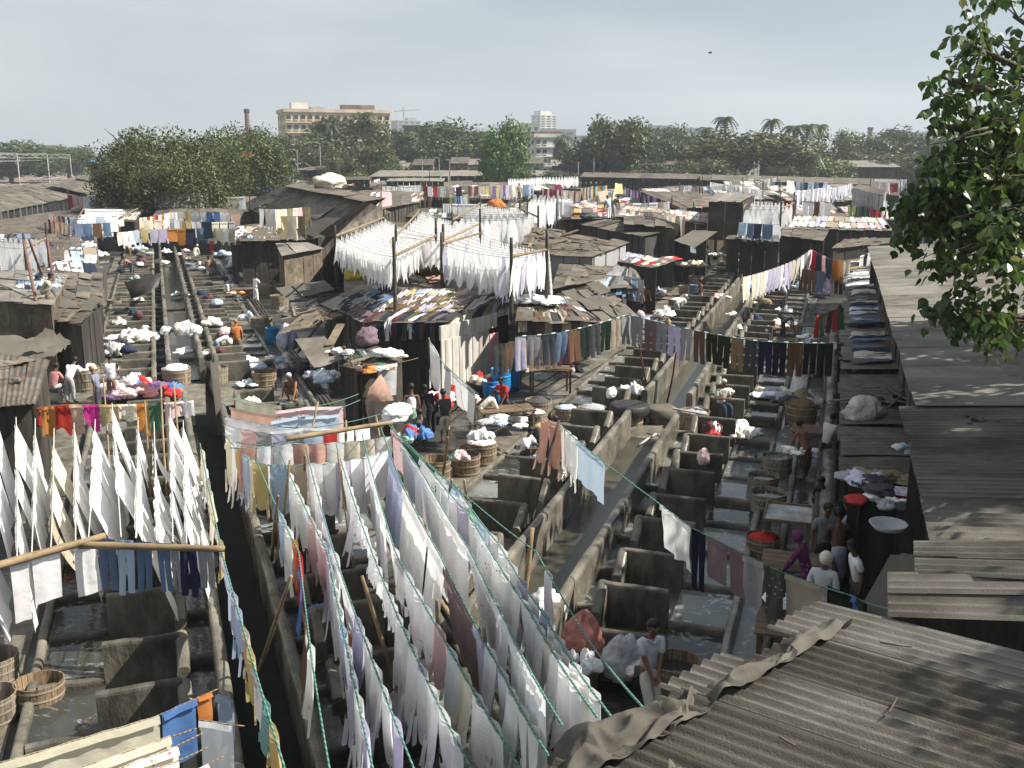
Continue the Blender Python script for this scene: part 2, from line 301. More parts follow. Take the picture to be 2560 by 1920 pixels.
# ------------------------------------------------------------ concrete wash pens
def wallpts(mb, pts, w, h, z0=0.0, h2=None, jit=0.0):
    h2 = h if h2 is None else h2; n = len(pts)
    pts = [(p[0], p[1], 0) for p in pts]
    prof = [(-.5, 0), (-.5, -.5), (-.42, -.2), (-.25, -.05), (0, 0), (.25, -.05), (.42, -.2), (.5, -.5), (.5, 0)]
    rows = []
    for i, p in enumerate(pts):
        d = (Vector(pts[min(i + 1, n - 1)]) - Vector(pts[max(i - 1, 0)])); d.z = 0; d.normalize(); nn = Vector((d.y, -d.x, 0))
        hh = h + (h2 - h) * i / (n - 1) + R.uniform(-jit, jit); ww = w * (1 + R.uniform(-jit, jit) * 2); row = []
        for k, (a, b) in enumerate(prof):
            z = z0 if k in (0, 8) else z0 + hh + b * w * .8
            row.append(Vector((p[0], p[1], 0)) + nn * (a * ww) + Vector((0, 0, z)))
        rows.append(row)
    k = len(prof); n0 = len(mb.v)
    for r in rows: mb.v += [tuple(q) for q in r]
    for i in range(n - 1):
        for j in range(k - 1): mb.f.append((n0 + i * k + j, n0 + (i + 1) * k + j, n0 + (i + 1) * k + j + 1, n0 + i * k + j + 1))
    mb.f.append(tuple(n0 + j for j in range(k))); mb.f.append(tuple(n0 + (n - 1) * k + j for j in range(k))[::-1])
_pm = {}; SLABS = []
def piece(key, fn, smooth=True):
    if key not in _pm:
        mb = MB(); fn(mb); _pm[key] = mb.mesh(key.split('|')[0])
    return _pm[key]
def pens(fr, label, sc, hc, t0, t1, step, left=True, right=True, slab_h=.9, water_mix=(.6, .3), shoulder=-1, wall_l=True, wall_r=True, canal='water_canal'):
    root = empty('wash_pens', fr(sc, t0), label, 'wash pens', None, fr.rot); Lg = t1 - t0
    def add(name, me, x, y, mat, z=0, rz=0): return link(name, me, M[mat], root, (x, y, z), rz)
    def longwall(x, w, h, name):
        mb = MB(); n = max(3, int(Lg / .9)); wallpts(mb, [(x + R.uniform(-.012, .012), Lg * i / n) for i in range(n + 1)], w, h, 0, None, .012)
        return link(name, mb.mesh(name), M['concrete'], root)
    if wall_l: longwall(-hc - .1, .2, .92, 'canal_wall')
    if wall_r: longwall(hc + .1, .2, .92, 'canal_wall')
    mb = MB(); mb.quad((-hc, .05, .07), (hc, .05, .07), (hc, Lg - .05, .07), (-hc, Lg - .05, .07)); link('canal_water', mb.mesh('canal_water'), M[canal], root)
    rows = int(Lg / step)
    for sd, on in ((-1, left), (1, right)):
        if not on: continue
        longwall(sd * (hc + 2.93), .16, .3, 'kerb')
        for k in range(rows + 1):
            y = k * step + R.uniform(-.05, .05) + .1
            var = R.randint(0, 2); sh = slab_h * (1, .95, 1.04)[var]
            def fslab(mb): wallpts(mb, [(-.58 + 1.16 * i / 4, .012 * sin(i * 2 + var)) for i in range(5)], .15, sh, 0, None, .008)
            add('scrubbing_slab', piece(f'scrubbing_slab|{var}|{slab_h}', fslab), sd * (hc + 1.27), y, 'slab', R.uniform(-.05, .02), R.uniform(-.05, .05)); SLABS.append((fr, sc + sd * (hc + 1.27), t0 + y, sd, k, label))
            def fsh(mb): wallpts(mb, [(0, 0), (.01, shoulder * .3), (0, shoulder * .62)], .2, sh, 0, sh * .62, 0)
            add('slab_shoulder', piece(f'slab_shoulder|{var}|{slab_h}|{shoulder}', fsh), sd * (hc + .66), y - .02 * shoulder, 'concrete')
            def fk1(mb): wallpts(mb, [(-.25, 0), (0, .01), (.25, 0)], .16, .4, 0, None, .01)
            add('cross_kerb', piece('cross_kerb|a', fk1), sd * (hc + .42), y + .04, 'slab')
            def fk2(mb): wallpts(mb, [(-.48, 0), (-.1, .015), (.2, -.01), (.48, 0)], .16, .3, 0, None, .012)
            add('cross_kerb', piece('cross_kerb|b', fk2), sd * (hc + 2.35), y + .03, 'slab')
            if k < rows:
                q = R.random(); mat = 'water_soapy' if q < water_mix[0] else ('water_dark' if q < water_mix[0] + water_mix[1] else 'concrete')
                def fw(mb): mb.quad((-.5, .06, 0), (.5, .06, 0), (.5, step - .02, 0), (-.5, step - .02, 0))
                me = piece(f'basin_water|{mat}|{step}', fw); add('basin_water', me, sd * (hc + 2.35), y, mat, .17 + R.uniform(-.03, .05))
                q = R.random(); mat = 'water_soapy' if q < .4 else 'water_dark'
                def fw2(mb): mb.quad((-.23, .06, 0), (.23, .06, 0), (.23, step - .02, 0), (-.23, step - .02, 0))
                me = piece(f'trough_water|{mat}|{step}', fw2); add('trough_water', me, sd * (hc + .42), y, mat, .24)
                def fl(mb): mb.quad((-.58, .06, 0), (.58, .06, 0), (.58, step - .02, 0), (-.58, step - .02, 0))
                me = piece(f'standing_floor|{step}', fl); add('standing_floor', me, sd * (hc + 1.27), y, 'concrete', .08)
    return root
pens(LF, 'near left block of grey concrete wash pens under the white sheets', .95, .42, 10.6, 33.5, 1.72, canal='water_shaded', water_mix=(.35, .6))
pens(LF, 'far left block of pale sunlit concrete wash pens behind the soap tubs', .62, .5, 39.0, 56.6, 1.6, slab_h=.72, water_mix=(.3, .25))
pens(LF, 'farthest left wash pens below the rows of hung shirts', 0.62, .5, 58.0, 93.0, 1.6, slab_h=.72, water_mix=(.2, .25))
pens(RF, 'near right block of shaded concrete wash pens with a wide middle canal', -4.83, .62, 14.6, 28.9, 1.77, water_mix=(.75, .2))
pens(RF, 'far right block of concrete wash pens beyond the row of covered vats', -4.83, .62, 31.6, 81.0, 1.77, water_mix=(.4, .35))
# drains beside the pens
def strip(fr, name, s0, s1, t0, t1, z, mat):
    mb = MB(); mb.quad(fr(s0, t0, z), fr(s1, t0, z), fr(s1, t1, z), fr(s0, t1, z)); return tag(mb.obj(name, M[mat], org=(0, 0, 0)), kind='structure')
strip(LF, 'drain_water', 4.15, 4.55, 9, 90, .02, 'water_soapy'); strip(RF, 'drain_water', -1.2, -.72, 13, 78, .02, 'water_soapy'); strip(LF, 'walkway', -3.6, -2.65, 12, 92, .012, 'concrete')
strip(LF, 'cross_drain', -2.2, 4.0, 33.9, 38.6, .012, 'concrete'); strip(RF, 'walkway', -9.6, -8.5, 14, 80, .012, 'concrete'); strip(RF, 'cross_drain', -8.4, -1.3, 29.1, 31.4, .012, 'concrete')
for fr, s, t0, t1, lab in ((LF, 4.62, 10, 60, 'low concrete kerb with black pipes beside the left drain'), (RF, -.62, 13, 46, 'low concrete kerb along the right drain')):
    mb = MB(); n = 40; wallpts(mb, [tuple(fr(s, t0 + (t1 - t0) * i / n))[:2] for i in range(n + 1)], .16, .26, 0, None, .015); tag(mb.obj('kerb', M['concrete']), lab, 'kerb')
for i, s in enumerate((4.9, 5.05, 5.2)):
    mb = MB(); mb.tube([fr2 for fr2 in [LF(s, t, .12 + .02 * sin(t)) for t in range(12, 88, 2)]], .045, 6)
    tag(mb.obj('water_pipe', M['pole_dark'], smooth=True), 'black water pipe running along the left drain, %s from the pens' % nth(i), 'pipe', 'pipes along the left drain')
for i, (s, w) in enumerate(((.05, .07), (.28, .22))):
    mb = MB(); mb.tube([RF(s, t, .55 + .01 * sin(t * 3)) for t in range(16, 52, 2)], w, 8)
    tag(mb.obj('water_pipe', M['pole_dark' if i == 0 else 'concrete'], smooth=True), ('thin black pipe' if i == 0 else 'thick pale crusted pipe') + ' running beside the low roofs at the right', 'pipe')
# ------------------------------------------------------------ shacks: a quad of roof sheets on walls
def pt3(p): return p if isinstance(p, Vector) else (PD(*p[:3]) if len(p) == 4 else P(*p))     # a fourth value marks a ground distance instead of a height
def bil(c, a, b): return (c[0] * (1 - a) + c[1] * a) * (1 - b) + (c[3] * (1 - a) + c[2] * a) * b
PLANKW = .85
def shack(label, q, nx, ny, mat='roof_iron', walls='', wmat='dark_wall', wave=None, cat='shack', jit=.05, amp=.018, name='shack', along='b', lapf=.04, wz=0.0, sheetname='roof_sheet', inset=.18, mats=None, alt=.025, colmats=None, stag=0.0):
    c = [pt3(p) for p in q]
    cen = sum(c, Vector()) / 4; root = empty(name, (cen.x, cen.y, 0), label, cat)
    D = cen.length
    nrm = ((c[1] - c[0]).cross(c[3] - c[0])).normalized()
    if nrm.z < 0: nrm = -nrm
    wid = ((c[1] - c[0]).length + (c[2] - c[3]).length) / 2 / nx; dep = ((c[3] - c[0]).length + (c[2] - c[1]).length) / 2 / ny
    for j in range(ny):
        for i in range(nx):
            a0, a1 = i / nx - lapf / nx, (i + 1) / nx + lapf / nx; b0, b1 = j / ny - 2 * lapf / ny, (j + 1) / ny + lapf / ny
            off = .012 + ((i + j) % 2) * alt + R.uniform(0, jit); sk = R.uniform(-jit, jit) * .5; slip = R.uniform(-jit, jit) * .8 / max(dep, .5) + (stag * sin(i * 2.4 + .6) / max(dep, .5) / ny if ny else 0)
            wv = wave or (0.15 if D < 30 else 0.3)
            k = max(2, int((wid if along == 'b' else dep) / wv)); mb = MB(); seg = 8 if D < 16 else (4 if D < 30 else 2)
            ph = R.uniform(0, 6); bow = R.uniform(-jit, jit) * .6
            def fn(a, b, amp=amp):
                A = a0 + (a1 - a0) * a; B = b0 + (b1 - b0) * b + slip
                t = a if along == 'b' else b
                wob = amp * sin(2 * pi * k * t)
                return bil(c, A, B) + nrm * (off + wob + sk * (a - .5) + bow * sin(pi * b) + jit * .25 * sin(3 * a + ph) * b)
            if along == 'b': mb.grid(fn, k * seg, 2 if D > 30 else 4)
            else: mb.grid(fn, 2 if D > 30 else 4, k * seg)
            mb.obj(sheetname, M[colmats[i % len(colmats)] if colmats else R.choice(mats) if mats else mat], root, smooth=True)
    E = {'F': (c[0], c[1]), 'R': (c[1], c[2]), 'B': (c[2], c[3]), 'L': (c[3], c[0])}
    for e in walls:
        p, r = E[e]; ins = (cen - (p + r) / 2); ins.z = 0; ins = ins.normalized() * inset
        L = (r - p).length; n = max(1, min(24, int(L / PLANKW)))
        d = (r - p); d.z = 0; d.normalize(); nn = Vector((d.y, -d.x, 0))
        for i in range(n):
            f0, f1 = i / n + .006, (i + 1) / n - .006; t0 = p.lerp(r, f0) + ins; t1 = p.lerp(r, f1) + ins; o = nn * R.uniform(0, .05)
            if e in 'LR': t0 = t0.lerp(t1, .02)
            mb = MB(); th = nn * .03
            b0, b1 = Vector((t0.x, t0.y, wz)), Vector((t1.x, t1.y, wz)); t0 = t0 - Vector((0, 0, .05)); t1 = t1 - Vector((0, 0, .05))
            mb.hexa((b0 + o, b1 + o, b1 + o + th, b0 + o + th), (t0 + o, t1 + o, t1 + o + th, t0 + o + th)); mb.obj('wall_panel', M[wmat], root)
    return root, c
# ------------------------------------------------------------ cloth
COLS = dict(white=(.84, .84, .84), cream=(.74, .69, .57), grey=(.36, .36, .38), black=(.022, .022, .025), navy=(.03, .042, .075), blue=(.09, .20, .45), denim=(.16, .24, .36), sky=(.46, .56, .68),
            brown=(.17, .105, .06), beige=(.50, .42, .32), khaki=(.27, .22, .13), red=(.46, .035, .035), maroon=(.115, .045, .05), pink=(.72, .52, .53), orange=(.52, .21, .05), yellow=(.60, .49, .24),
            green=(.06, .15, .085), mint=(.32, .55, .45), lilac=(.58, .55, .68), purple=(.20, .11, .25), charcoal=(.07, .07, .078), peach=(.66, .42, .33), magenta=(.55, .05, .25), mauve=(.20, .145, .15), olive=(.14, .14, .06))
CN = {'sky': 'light blue', 'denim': 'denim blue', 'navy': 'dark blue', 'mint': 'mint green', 'charcoal': 'dark grey'}
def cname(c): return CN.get(c, c)
class Line3:
    def __init__(s, pts, sag):
        s.p = []
        for i in range(len(pts) - 1):
            L = (pts[i + 1] - pts[i]).length
            for k in range(12): 
                t = k / 12; q = pts[i].lerp(pts[i + 1], t); q.z -= sag * L * 4 * t * (1 - t); s.p.append(q)
        s.p.append(pts[-1].copy()); s.a = [0.0]
        for i in range(len(s.p) - 1): s.a.append(s.a[-1] + (s.p[i + 1] - s.p[i]).length)
        s.L = s.a[-1]
    def __call__(s, d):
        d = max(0, min(s.L, d)); lo, hi = 0, len(s.a) - 1
        while hi - lo > 1:
            m = (lo + hi) // 2
            if s.a[m] <= d: lo = m
            else: hi = m
        return s.p[lo].lerp(s.p[hi], (d - s.a[lo]) / max(1e-6, s.a[hi] - s.a[lo]))
def garment(kind, Lf, s0, s1, ln, res, rng, sw=(-.12, .12)):
    mb = MB(); w = s1 - s0; mid = (s0 + s1) / 2
    d = Lf(s1) - Lf(s0); d.z = 0; d = d.normalized() if d.length > 1e-4 else Vector((1, 0, 0)); nn = Vector((d.y, -d.x, 0))
    ph, fr, sway, A = rng.uniform(0, 6), rng.uniform(5, 9), rng.uniform(*sw), rng.uniform(.015, .038)
    ph2 = rng.uniform(0, 6); top = .012
    def pt(x, v, xo=0.0, bulge=0.0, off=0.0):       # x along the line from the middle, v down
        q = Lf(mid + max(-w / 2, min(w / 2, x))); b = Lf(mid)
        h = b + d * (x + xo); z = q.z + top - v * ln
        if v < .02: off += 0
        y = A * (.25 + .75 * min(1, v * 1.6)) * sin(fr * x + ph + 1.5 * v) + .3 * A * sin(2.7 * fr * x + ph2) + sway * (v if kind == 'sheet' else v * v) * ln + bulge + off
        return Vector((h.x, h.y, z)) + nn * y
    nx, ny = res
    if kind in ('sheet', 'towel', 'saree'):
        lo = rng.uniform(-.06, .06); cr = rng.uniform(0, .03)
        if kind == 'saree': A *= 1.9; fr *= 1.8; lo = rng.uniform(-.5, .5); cr = .1
        mb.grid(lambda a, b: pt((a - .5) * w, b * (1 + lo * (a - .5) + cr * sin(7 * a + ph))), nx * (2 if kind == 'sheet' else 1), ny)
        mb.grid(lambda a, b: pt((a - .5) * w, b * .1, off=.03 + .02 * b), nx, 1)     # folded over the line
    elif kind == 'pointed':
        k = rng.uniform(.12, .4); sk = rng.uniform(-.3, .3)
        mb.grid(lambda a, b: pt((a - .5) * w * (k + (1.2 - k) * min(1, b * 2.2)), b * (1 + .12 * sin(5 * a + ph)), sk * w * .3 * b), nx, ny)
    elif kind == 'trousers':
        g = rng.uniform(.02, .06)
        for sd in (-1, 1):
            mb.grid(lambda a, b: pt(sd * w * (.25 + (g * (b - .3) if b > .3 else 0)) + (a - .5) * w * (.5 if b < .3 else (.5 - .08 * (b - .3) / .7 - g * .4)), b * (1 + .03 * sd * sin(ph)), 0, .022 * cos(pi * (a - .5)) * (b > .1)), max(3, nx // 2), ny)
        for sd in (-1, 1):
            mb.grid(lambda a, b: pt(sd * w * (.25 + (g * (b - .3) if b > .3 else 0)) + (a - .5) * w * (.5 if b < .3 else (.5 - .08 * (b - .3) / .7 - g * .4)), b * (1 + .03 * sd * sin(ph)), 0, -.02 * cos(pi * (a - .5)) * (b > .1)), max(3, nx // 2), ny)
    else:                                            # shirt hung by its hem, sleeves falling
        sl = rng.uniform(.32, .5) if kind == 'shirt' else .24
        wd = lambda b: w * (.5 if b < .72 else .5 - .16 * (b - .72) / .28)
        mb.grid(lambda a, b: pt((a - .5) * 2 * wd(b), b * .92 + .05 * sin(pi * a) * b, 0, .035 * cos(pi * (a - .5))), nx, ny)
        mb.grid(lambda a, b: pt((a - .5) * 2 * wd(b) * .96, b * .9, 0, -.05 * cos(pi * (a - .5))), nx, ny)
        for sd in (-1, 1):
            mb.grid(lambda a, b: pt(sd * (w * .40 + .05 * b) + (a - .5) * w * .24, .66 + (sl * 1.0) * b + .06 * sin(pi * a), 0, .03 * cos(pi * (a - .5)), .02), max(3, nx // 2), max(3, ny // 2))
    return mb
KW = dict(sheet=(1.5, 2.1, 1.1, 1.5), towel=(.5, .8, .7, 1.0), saree=(.8, 1.3, 1.0, 1.3), shirt=(.5, .62, .72, .85), tshirt=(.48, .58, .62, .72), trousers=(.38, .50, .95, 1.10), pointed=(.32, .5, .75, .95), shorts=(.36, .45, .5, .6))
NAMES = dict(sheet='bed_sheet', towel='towel', saree='saree', shirt='shirt', tshirt='t_shirt', trousers='trousers', pointed='shirt', shorts='shorts')
CATS = dict(sheet='sheet', towel='towel', saree='saree', shirt='shirt', tshirt='shirt', trousers='trousers', pointed='shirt', shorts='shorts')
LAB = dict(sheet='sheet', towel='towel', saree='saree', shirt='shirt', tshirt='T-shirt', trousers='trousers', pointed='shirt', shorts='shorts')
COUNT = {}
def ropeobj(Lf, r, mat, label, step=.25, group=None):
    mb = MB(); n = max(4, min(120, int(Lf.L / step)))
    mb.tube([Lf(Lf.L * i / n) for i in range(n + 1)], r, 5)
    return tag(mb.obj('clothes_line', M[mat], smooth=True), label, 'clothes line', group)
def line(desc, pts, items, rope='rope_green', r=.011, sag=.02, gap=(.0, .06), a=0.0, b=1.0, frm='left', res=None, group=None, scale=1.0, lscale=1.0, seed=None, same=False, ropelabel=None, sw=(-.12, .12)):
    pts = [p if isinstance(p, Vector) else P(*p) for p in pts]; Lf = Line3(pts, sag); rng = random.Random(seed if seed is not None else hash(desc) % 1000 if False else sum(map(ord, desc)))
    if r: ropeobj(Lf, r, rope, ropelabel or ('rope of ' + desc if not desc.startswith('the ') else 'rope of ' + desc[4:]))
    s = a * Lf.L; n = 0; i = 0; end = b * Lf.L
    D = Lf(Lf.L / 2).length; res = res or ((9, 10) if D < 16 else (7, 7) if D < 32 else (4, 4))
    gen = items if callable(items) else None
    while True:
        if gen: it = gen(rng, i)
        else:
            if i >= len(items): break
            it = items[i]
        i += 1
        if isinstance(it, (int, float)): s += it; continue
        kind, col = it[0], it[1]; pat = it[2] if len(it) > 2 else None
        k = KW[kind]; w = (it[3] if len(it) > 3 and it[3] else rng.uniform(k[0], k[1]) * scale); ln = (it[4] if len(it) > 4 and it[4] else rng.uniform(k[2], k[3]) * scale) * lscale
        if s + w > end: break
        mb = garment(kind, Lf, s, s + w, ln, res, rng, sw)
        base = COLS[col]; f = rng.uniform(.9, 1.08); c = tuple(min(.88, x * f + rng.uniform(-.012, .012)) for x in base); c = tuple(max(.01, x) for x in c)
        o = mb.obj(NAMES[kind], M['cloth_' + pat if pat else 'cloth'], None, True, Lf(s + w / 2), c)
        adj = {'floral': 'flowered ', 'stripe': 'striped '}.get(pat, '')
        if same: tag(o, same, CATS[kind], group)
        else: tag(o, f'{adj}{cname(col)} {LAB[kind]}, {nth(n)} from {frm} on {desc}', CATS[kind], group or ('garments on ' + desc))
        COUNT[CATS[kind]] = COUNT.get(CATS[kind], 0) + 1
        n += 1; s += w + rng.uniform(*gap)
    return Lf
def mixgen(kinds, cols, pats=None):
    def g(rng, i):
        k = rng.choice(kinds); return (k, rng.choice(cols), rng.choice(pats) if pats else None)
    return g
def lay(desc, c, rows, cols, kinds, palette, over=0.0, b0=.02, b1=.98, a0=.02, a1=.98, seed=None, patt=None, lift=.05, fill=1.0, jitter=.1):
    c = [P(*p) if not isinstance(p, Vector) else p for p in c]; rng = random.Random(seed or sum(map(ord, desc)))
    nrm = ((c[1] - c[0]).cross(c[3] - c[0])).normalized(); nrm = nrm if nrm.z > 0 else -nrm
    dl = (c[3] - c[0]).length; D = (sum(c, Vector()) / 4).length; res = 6 if D < 45 else 3
    def mp(a, b, h):
        if b >= 0: return bil(c, a, b) + nrm * (h + lift)
        return bil(c, a, 0) + nrm * .03 + Vector((0, 0, b * dl + lift * .5)) + (bil(c, a, 0) - bil(c, a, .2)).normalized() * (.04 + h)
    for j in range(rows):
        bb0 = b0 + (b1 - b0) * j / rows - (over / dl if j == 0 else 0); bb1 = b0 + (b1 - b0) * (j + .96) / rows; n = 0
        for i in range(cols):
            if rng.random() > fill: continue
            k = rng.choice(kinds); col = rng.choice(palette[j % len(palette)] if isinstance(palette[0], (list, tuple)) else palette); pat = rng.choice(patt) if patt else None
            w = (a1 - a0) / cols; ac = a0 + w * (i + .5) + rng.uniform(-jitter, jitter) * w; hw = w * rng.uniform(.44, .54); sk = rng.uniform(-.2, .2) * w; ph = rng.uniform(0, 6); hl = rng.uniform(0, .05)
            e0, e1 = bb0 + rng.uniform(-.05, .05) * (bb1 - bb0), bb1 + rng.uniform(-.06, .04) * (bb1 - bb0)
            fn = lambda a, b, x0, x1: mp(ac + sk * (b - .5) + (x0 + (x1 - x0) * a) * hw, e0 + (e1 - e0) * b, hl + .03 * sin(a * 9 + ph) * cos(b * 7 + ph) + .02 * sin(a * 3 + b * 5 + ph))
            mb = MB()
            if k == 'trousers':
                for sd in (-1, 1): mb.grid(lambda a, b: fn(a, b, *( (-1, -.04 - .02 * 0) if sd < 0 else (.04, 1))), max(2, res // 2), res)
            elif k in ('shirt', 'tshirt', 'pointed'):
                mb.grid(lambda a, b: fn(a, b, -.72, .72), res, res)
                for sd in (-1, 1): mb.grid(lambda a, b: fn(a, b * .4 + .1 + .2 * a, *( (-1.25, -.7) if sd < 0 else (1.25, .7))), 2, 2)
            else: mb.grid(lambda a, b: fn(a, b, -1, 1), res, res)
            if not mb.f: continue
            f = rng.uniform(.85, 1.1); cc = tuple(max(.01, min(.86, x * f)) for x in COLS[col])
            o = mb.obj(NAMES[k], M['cloth_' + pat if pat else 'cloth'], None, True, None, cc); adj = {'floral': 'flowered ', 'stripe': 'striped '}.get(pat, '')
            row = '' if rows == 1 else (', front row' if j == 0 else ', back row' if j == rows - 1 else f', {nth(j)} row')
            tag(o, f'{adj}{cname(col)} {LAB[k]} lying {nth(n)} from left{row}{" on" if rows == 1 else ","} {desc}', CATS[k], 'clothes spread on ' + desc); n += 1
            COUNT[CATS[k]] = COUNT.get(CATS[k], 0) + 1
# ------------------------------------------------------------ poles, planks, stones, heaps
def pole(p0, p1, r, label, mat='bamboo', group=None, name='bamboo_pole', cat='pole', nodes=True, k=7):
    p0 = p0 if isinstance(p0, Vector) else P(*p0); p1 = p1 if isinstance(p1, Vector) else P(*p1); mb = MB(); L = (p1 - p0).length; n = max(3, min(30, int(L / .3)))
    bx = Vector((R.uniform(-1, 1), R.uniform(-1, 1), 0)) * L * .008
    mb.tube([p0.lerp(p1, i / n) + bx * sin(pi * i / n) for i in range(n + 1)], lambda t: r * (1.1 - .25 * t) * (1 + (.16 if nodes and round(t * n) % 2 == 0 else 0)), k)
    return tag(mb.obj(name, M[mat], None, True), label, cat, group)
def bundle(p, r, h, col, label, name='laundry_bundle', cat='bundle', mat='heap', k=30, m=18, sq=.6, seed=None, group=None, parent=None):
    p = p if isinstance(p, Vector) else P(*p); sd = Vector((R.uniform(0, 90), R.uniform(0, 90), 3)); mb = MB(); ax = R.uniform(.75, 1.2); rz = R.uniform(0, 3)
    def fn(q):
        w = q * 1.3 + sd; q2 = q + Vector((noise.noise(w), noise.noise(w + Vector((9, 0, 0))), noise.noise(w + Vector((0, 9, 0))))) * .5
        fold = .28 - abs(noise.noise(q2 * 2.0 + sd)) * .75 - abs(noise.noise(q2 * 4.6 + sd)) * .34 - abs(noise.noise(q2 * 9 + sd)) * .07
        return 1 + (noise.noise(q * 1.2 + sd) * .45 + fold) * sq
    mb.ball((0, 0, h * .36), (r * ax, r * .92 / ax, h * .66), k, m, fn); c, s_ = cos(rz), sin(rz)
    mb.v = [(p.x + x * c - y * s_, p.y + x * s_ + y * c, p.z + max(z, .004)) for x, y, z in mb.v]
    o = mb.obj(name, M[mat], parent, True, None, COLS[col] if isinstance(col, str) else col)
    if not parent: tag(o, label, cat, group)
    return o
def heap(p, r, h, cols, label, n=9, name='laundry_heap', cat='laundry heap', mats=('heap',), flop=.5):
    p = p if isinstance(p, Vector) else P(*p); root = empty(name, p, label, cat); D = p.length; k, m = (22, 13) if D < 45 else (14, 9)
    for i in range(n):
        a = R.uniform(0, 2 * pi); rr = r * sqrt((i + .3) / n) * .82; t = 1 - rr / r
        bundle(Vector((p.x + rr * cos(a), p.y + rr * sin(a) * .8, p.z)), r * R.uniform(.2, .38), h * (.28 + .6 * t) * R.uniform(.6, 1.1), R.choice(cols), None, 'cloth', None, 'heap', k, m, 1.0, None, None, root)
    return root
def clutter(desc, q, n, kinds=('plank', 'stone', 'rag', 'pole'), lift=.04, seed=None):
    c = [P(*p) if not isinstance(p, Vector) else p for p in q]; rng = random.Random(seed or sum(map(ord, desc)) + 5); cnt = {}
    for i in range(n):
        k = rng.choice(kinds); a, b = rng.uniform(.06, .94), rng.uniform(.08, .92); p = bil(c, a, b); p.z += lift; mb = MB(); rz = rng.uniform(0, pi)
        dx = (c[1] - c[0]).normalized(); dy = (c[3] - c[0]).normalized(); e = dx * cos(rz) + dy * sin(rz); f = dx * -sin(rz) + dy * cos(rz); up = dx.cross(dy).normalized(); up = up if up.z > 0 else -up
        if k == 'plank':
            L, w = rng.uniform(.6, 1.8), rng.uniform(.06, .16); A = p - e * L / 2 + up * .02; B = p + e * L / 2 + up * .02
            mb.hexa((A - f * w, B - f * w, B + f * w, A + f * w), [x + up * .03 for x in (A - f * w, B - f * w, B + f * w, A + f * w)]); o = mb.obj('plank', M['plank'])
        elif k == 'pole':
            nr = p.z > 4 and p.length < 30; L = rng.uniform(.15, .4) if nr else rng.uniform(1, 2.4); mb.tube([p - e * L / 2 + up * .04, p + up * .04, p + e * L / 2 + up * .05], .008 if nr else .03, 5); o = mb.obj('stick', M['bark'], None, True)
        elif k == 'stone':
            s = rng.uniform(.025, .07) if p.z > 4 and p.length < 30 else rng.uniform(.06, .15); sd = Vector((i, n, 2)); mb.ball(p + up * s * .4, (s, s * .8, s * .55), 7, 5, lambda q: 1 + .35 * noise.noise(q * 2 + sd)); o = mb.obj('stone', M['stone'])
        elif k == 'pipe':
            L = rng.uniform(.4, .9); mb.tube([p - e * L / 2 + up * .1, p + e * L / 2 + up * .1], .09, 8, cap=False); o = mb.obj('pipe', M['asbestos'], None, True)
        else:
            s = rng.uniform(.08, .2) if p.z > 4 and p.length < 30 else rng.uniform(.25, .6); ph = rng.uniform(0, 6); mb.grid(lambda a, b: p + e * (a - .5) * s * 1.4 + f * (b - .5) * s + up * (.05 + .05 * sin(6 * a + ph) * cos(5 * b + ph)), 5, 4); o = mb.obj('rag', M['roof_rag'], None, True)
        nm = {'plank': 'plank', 'pole': 'stick', 'stone': 'stone', 'pipe': 'pipe', 'rag': 'rag'}[k]
        tag(o, f'{ {"plank": "loose weathered plank", "pole": "thin dry stick", "stone": "grey stone weight", "pipe": "short cement pipe", "rag": "crumpled grey rag"}[k] } lying on {desc}, {("front", "middle", "back")[int(b * 2.99)]} {("left", "centre", "right")[int(a * 2.99)]}', nm, nm + 's lying on ' + desc)
def table(p, w, d, h, rz, label, mat='timber', group=None, planks=5):
    p = p if isinstance(p, Vector) else P(*p); root = empty('wooden_table', p, label, 'table', group, rz)
    for i in range(planks):
        mb = MB(); mb.box((0, -d / 2 + d * (i + .5) / planks, h - .02), (w, d / planks - .012, .04)); link('plank', mb.mesh('plank'), M[mat], root)
    for x in (-1, 1):
        for y in (-1, 1):
            mb = MB(); mb.box((x * (w / 2 - .08), y * (d / 2 - .07), (h - .04) / 2), (.07, .07, h - .04)); link('leg', mb.mesh('leg'), M[mat], root)
    for y in (-1, 1):
        mb = MB(); mb.tube([(-w / 2 + .1, y * (d / 2 - .03), .1), (w / 2 - .1, y * (d / 2 - .03), h - .1)], .025, 5); link('brace', mb.mesh('brace'), M[mat], root)
    return root
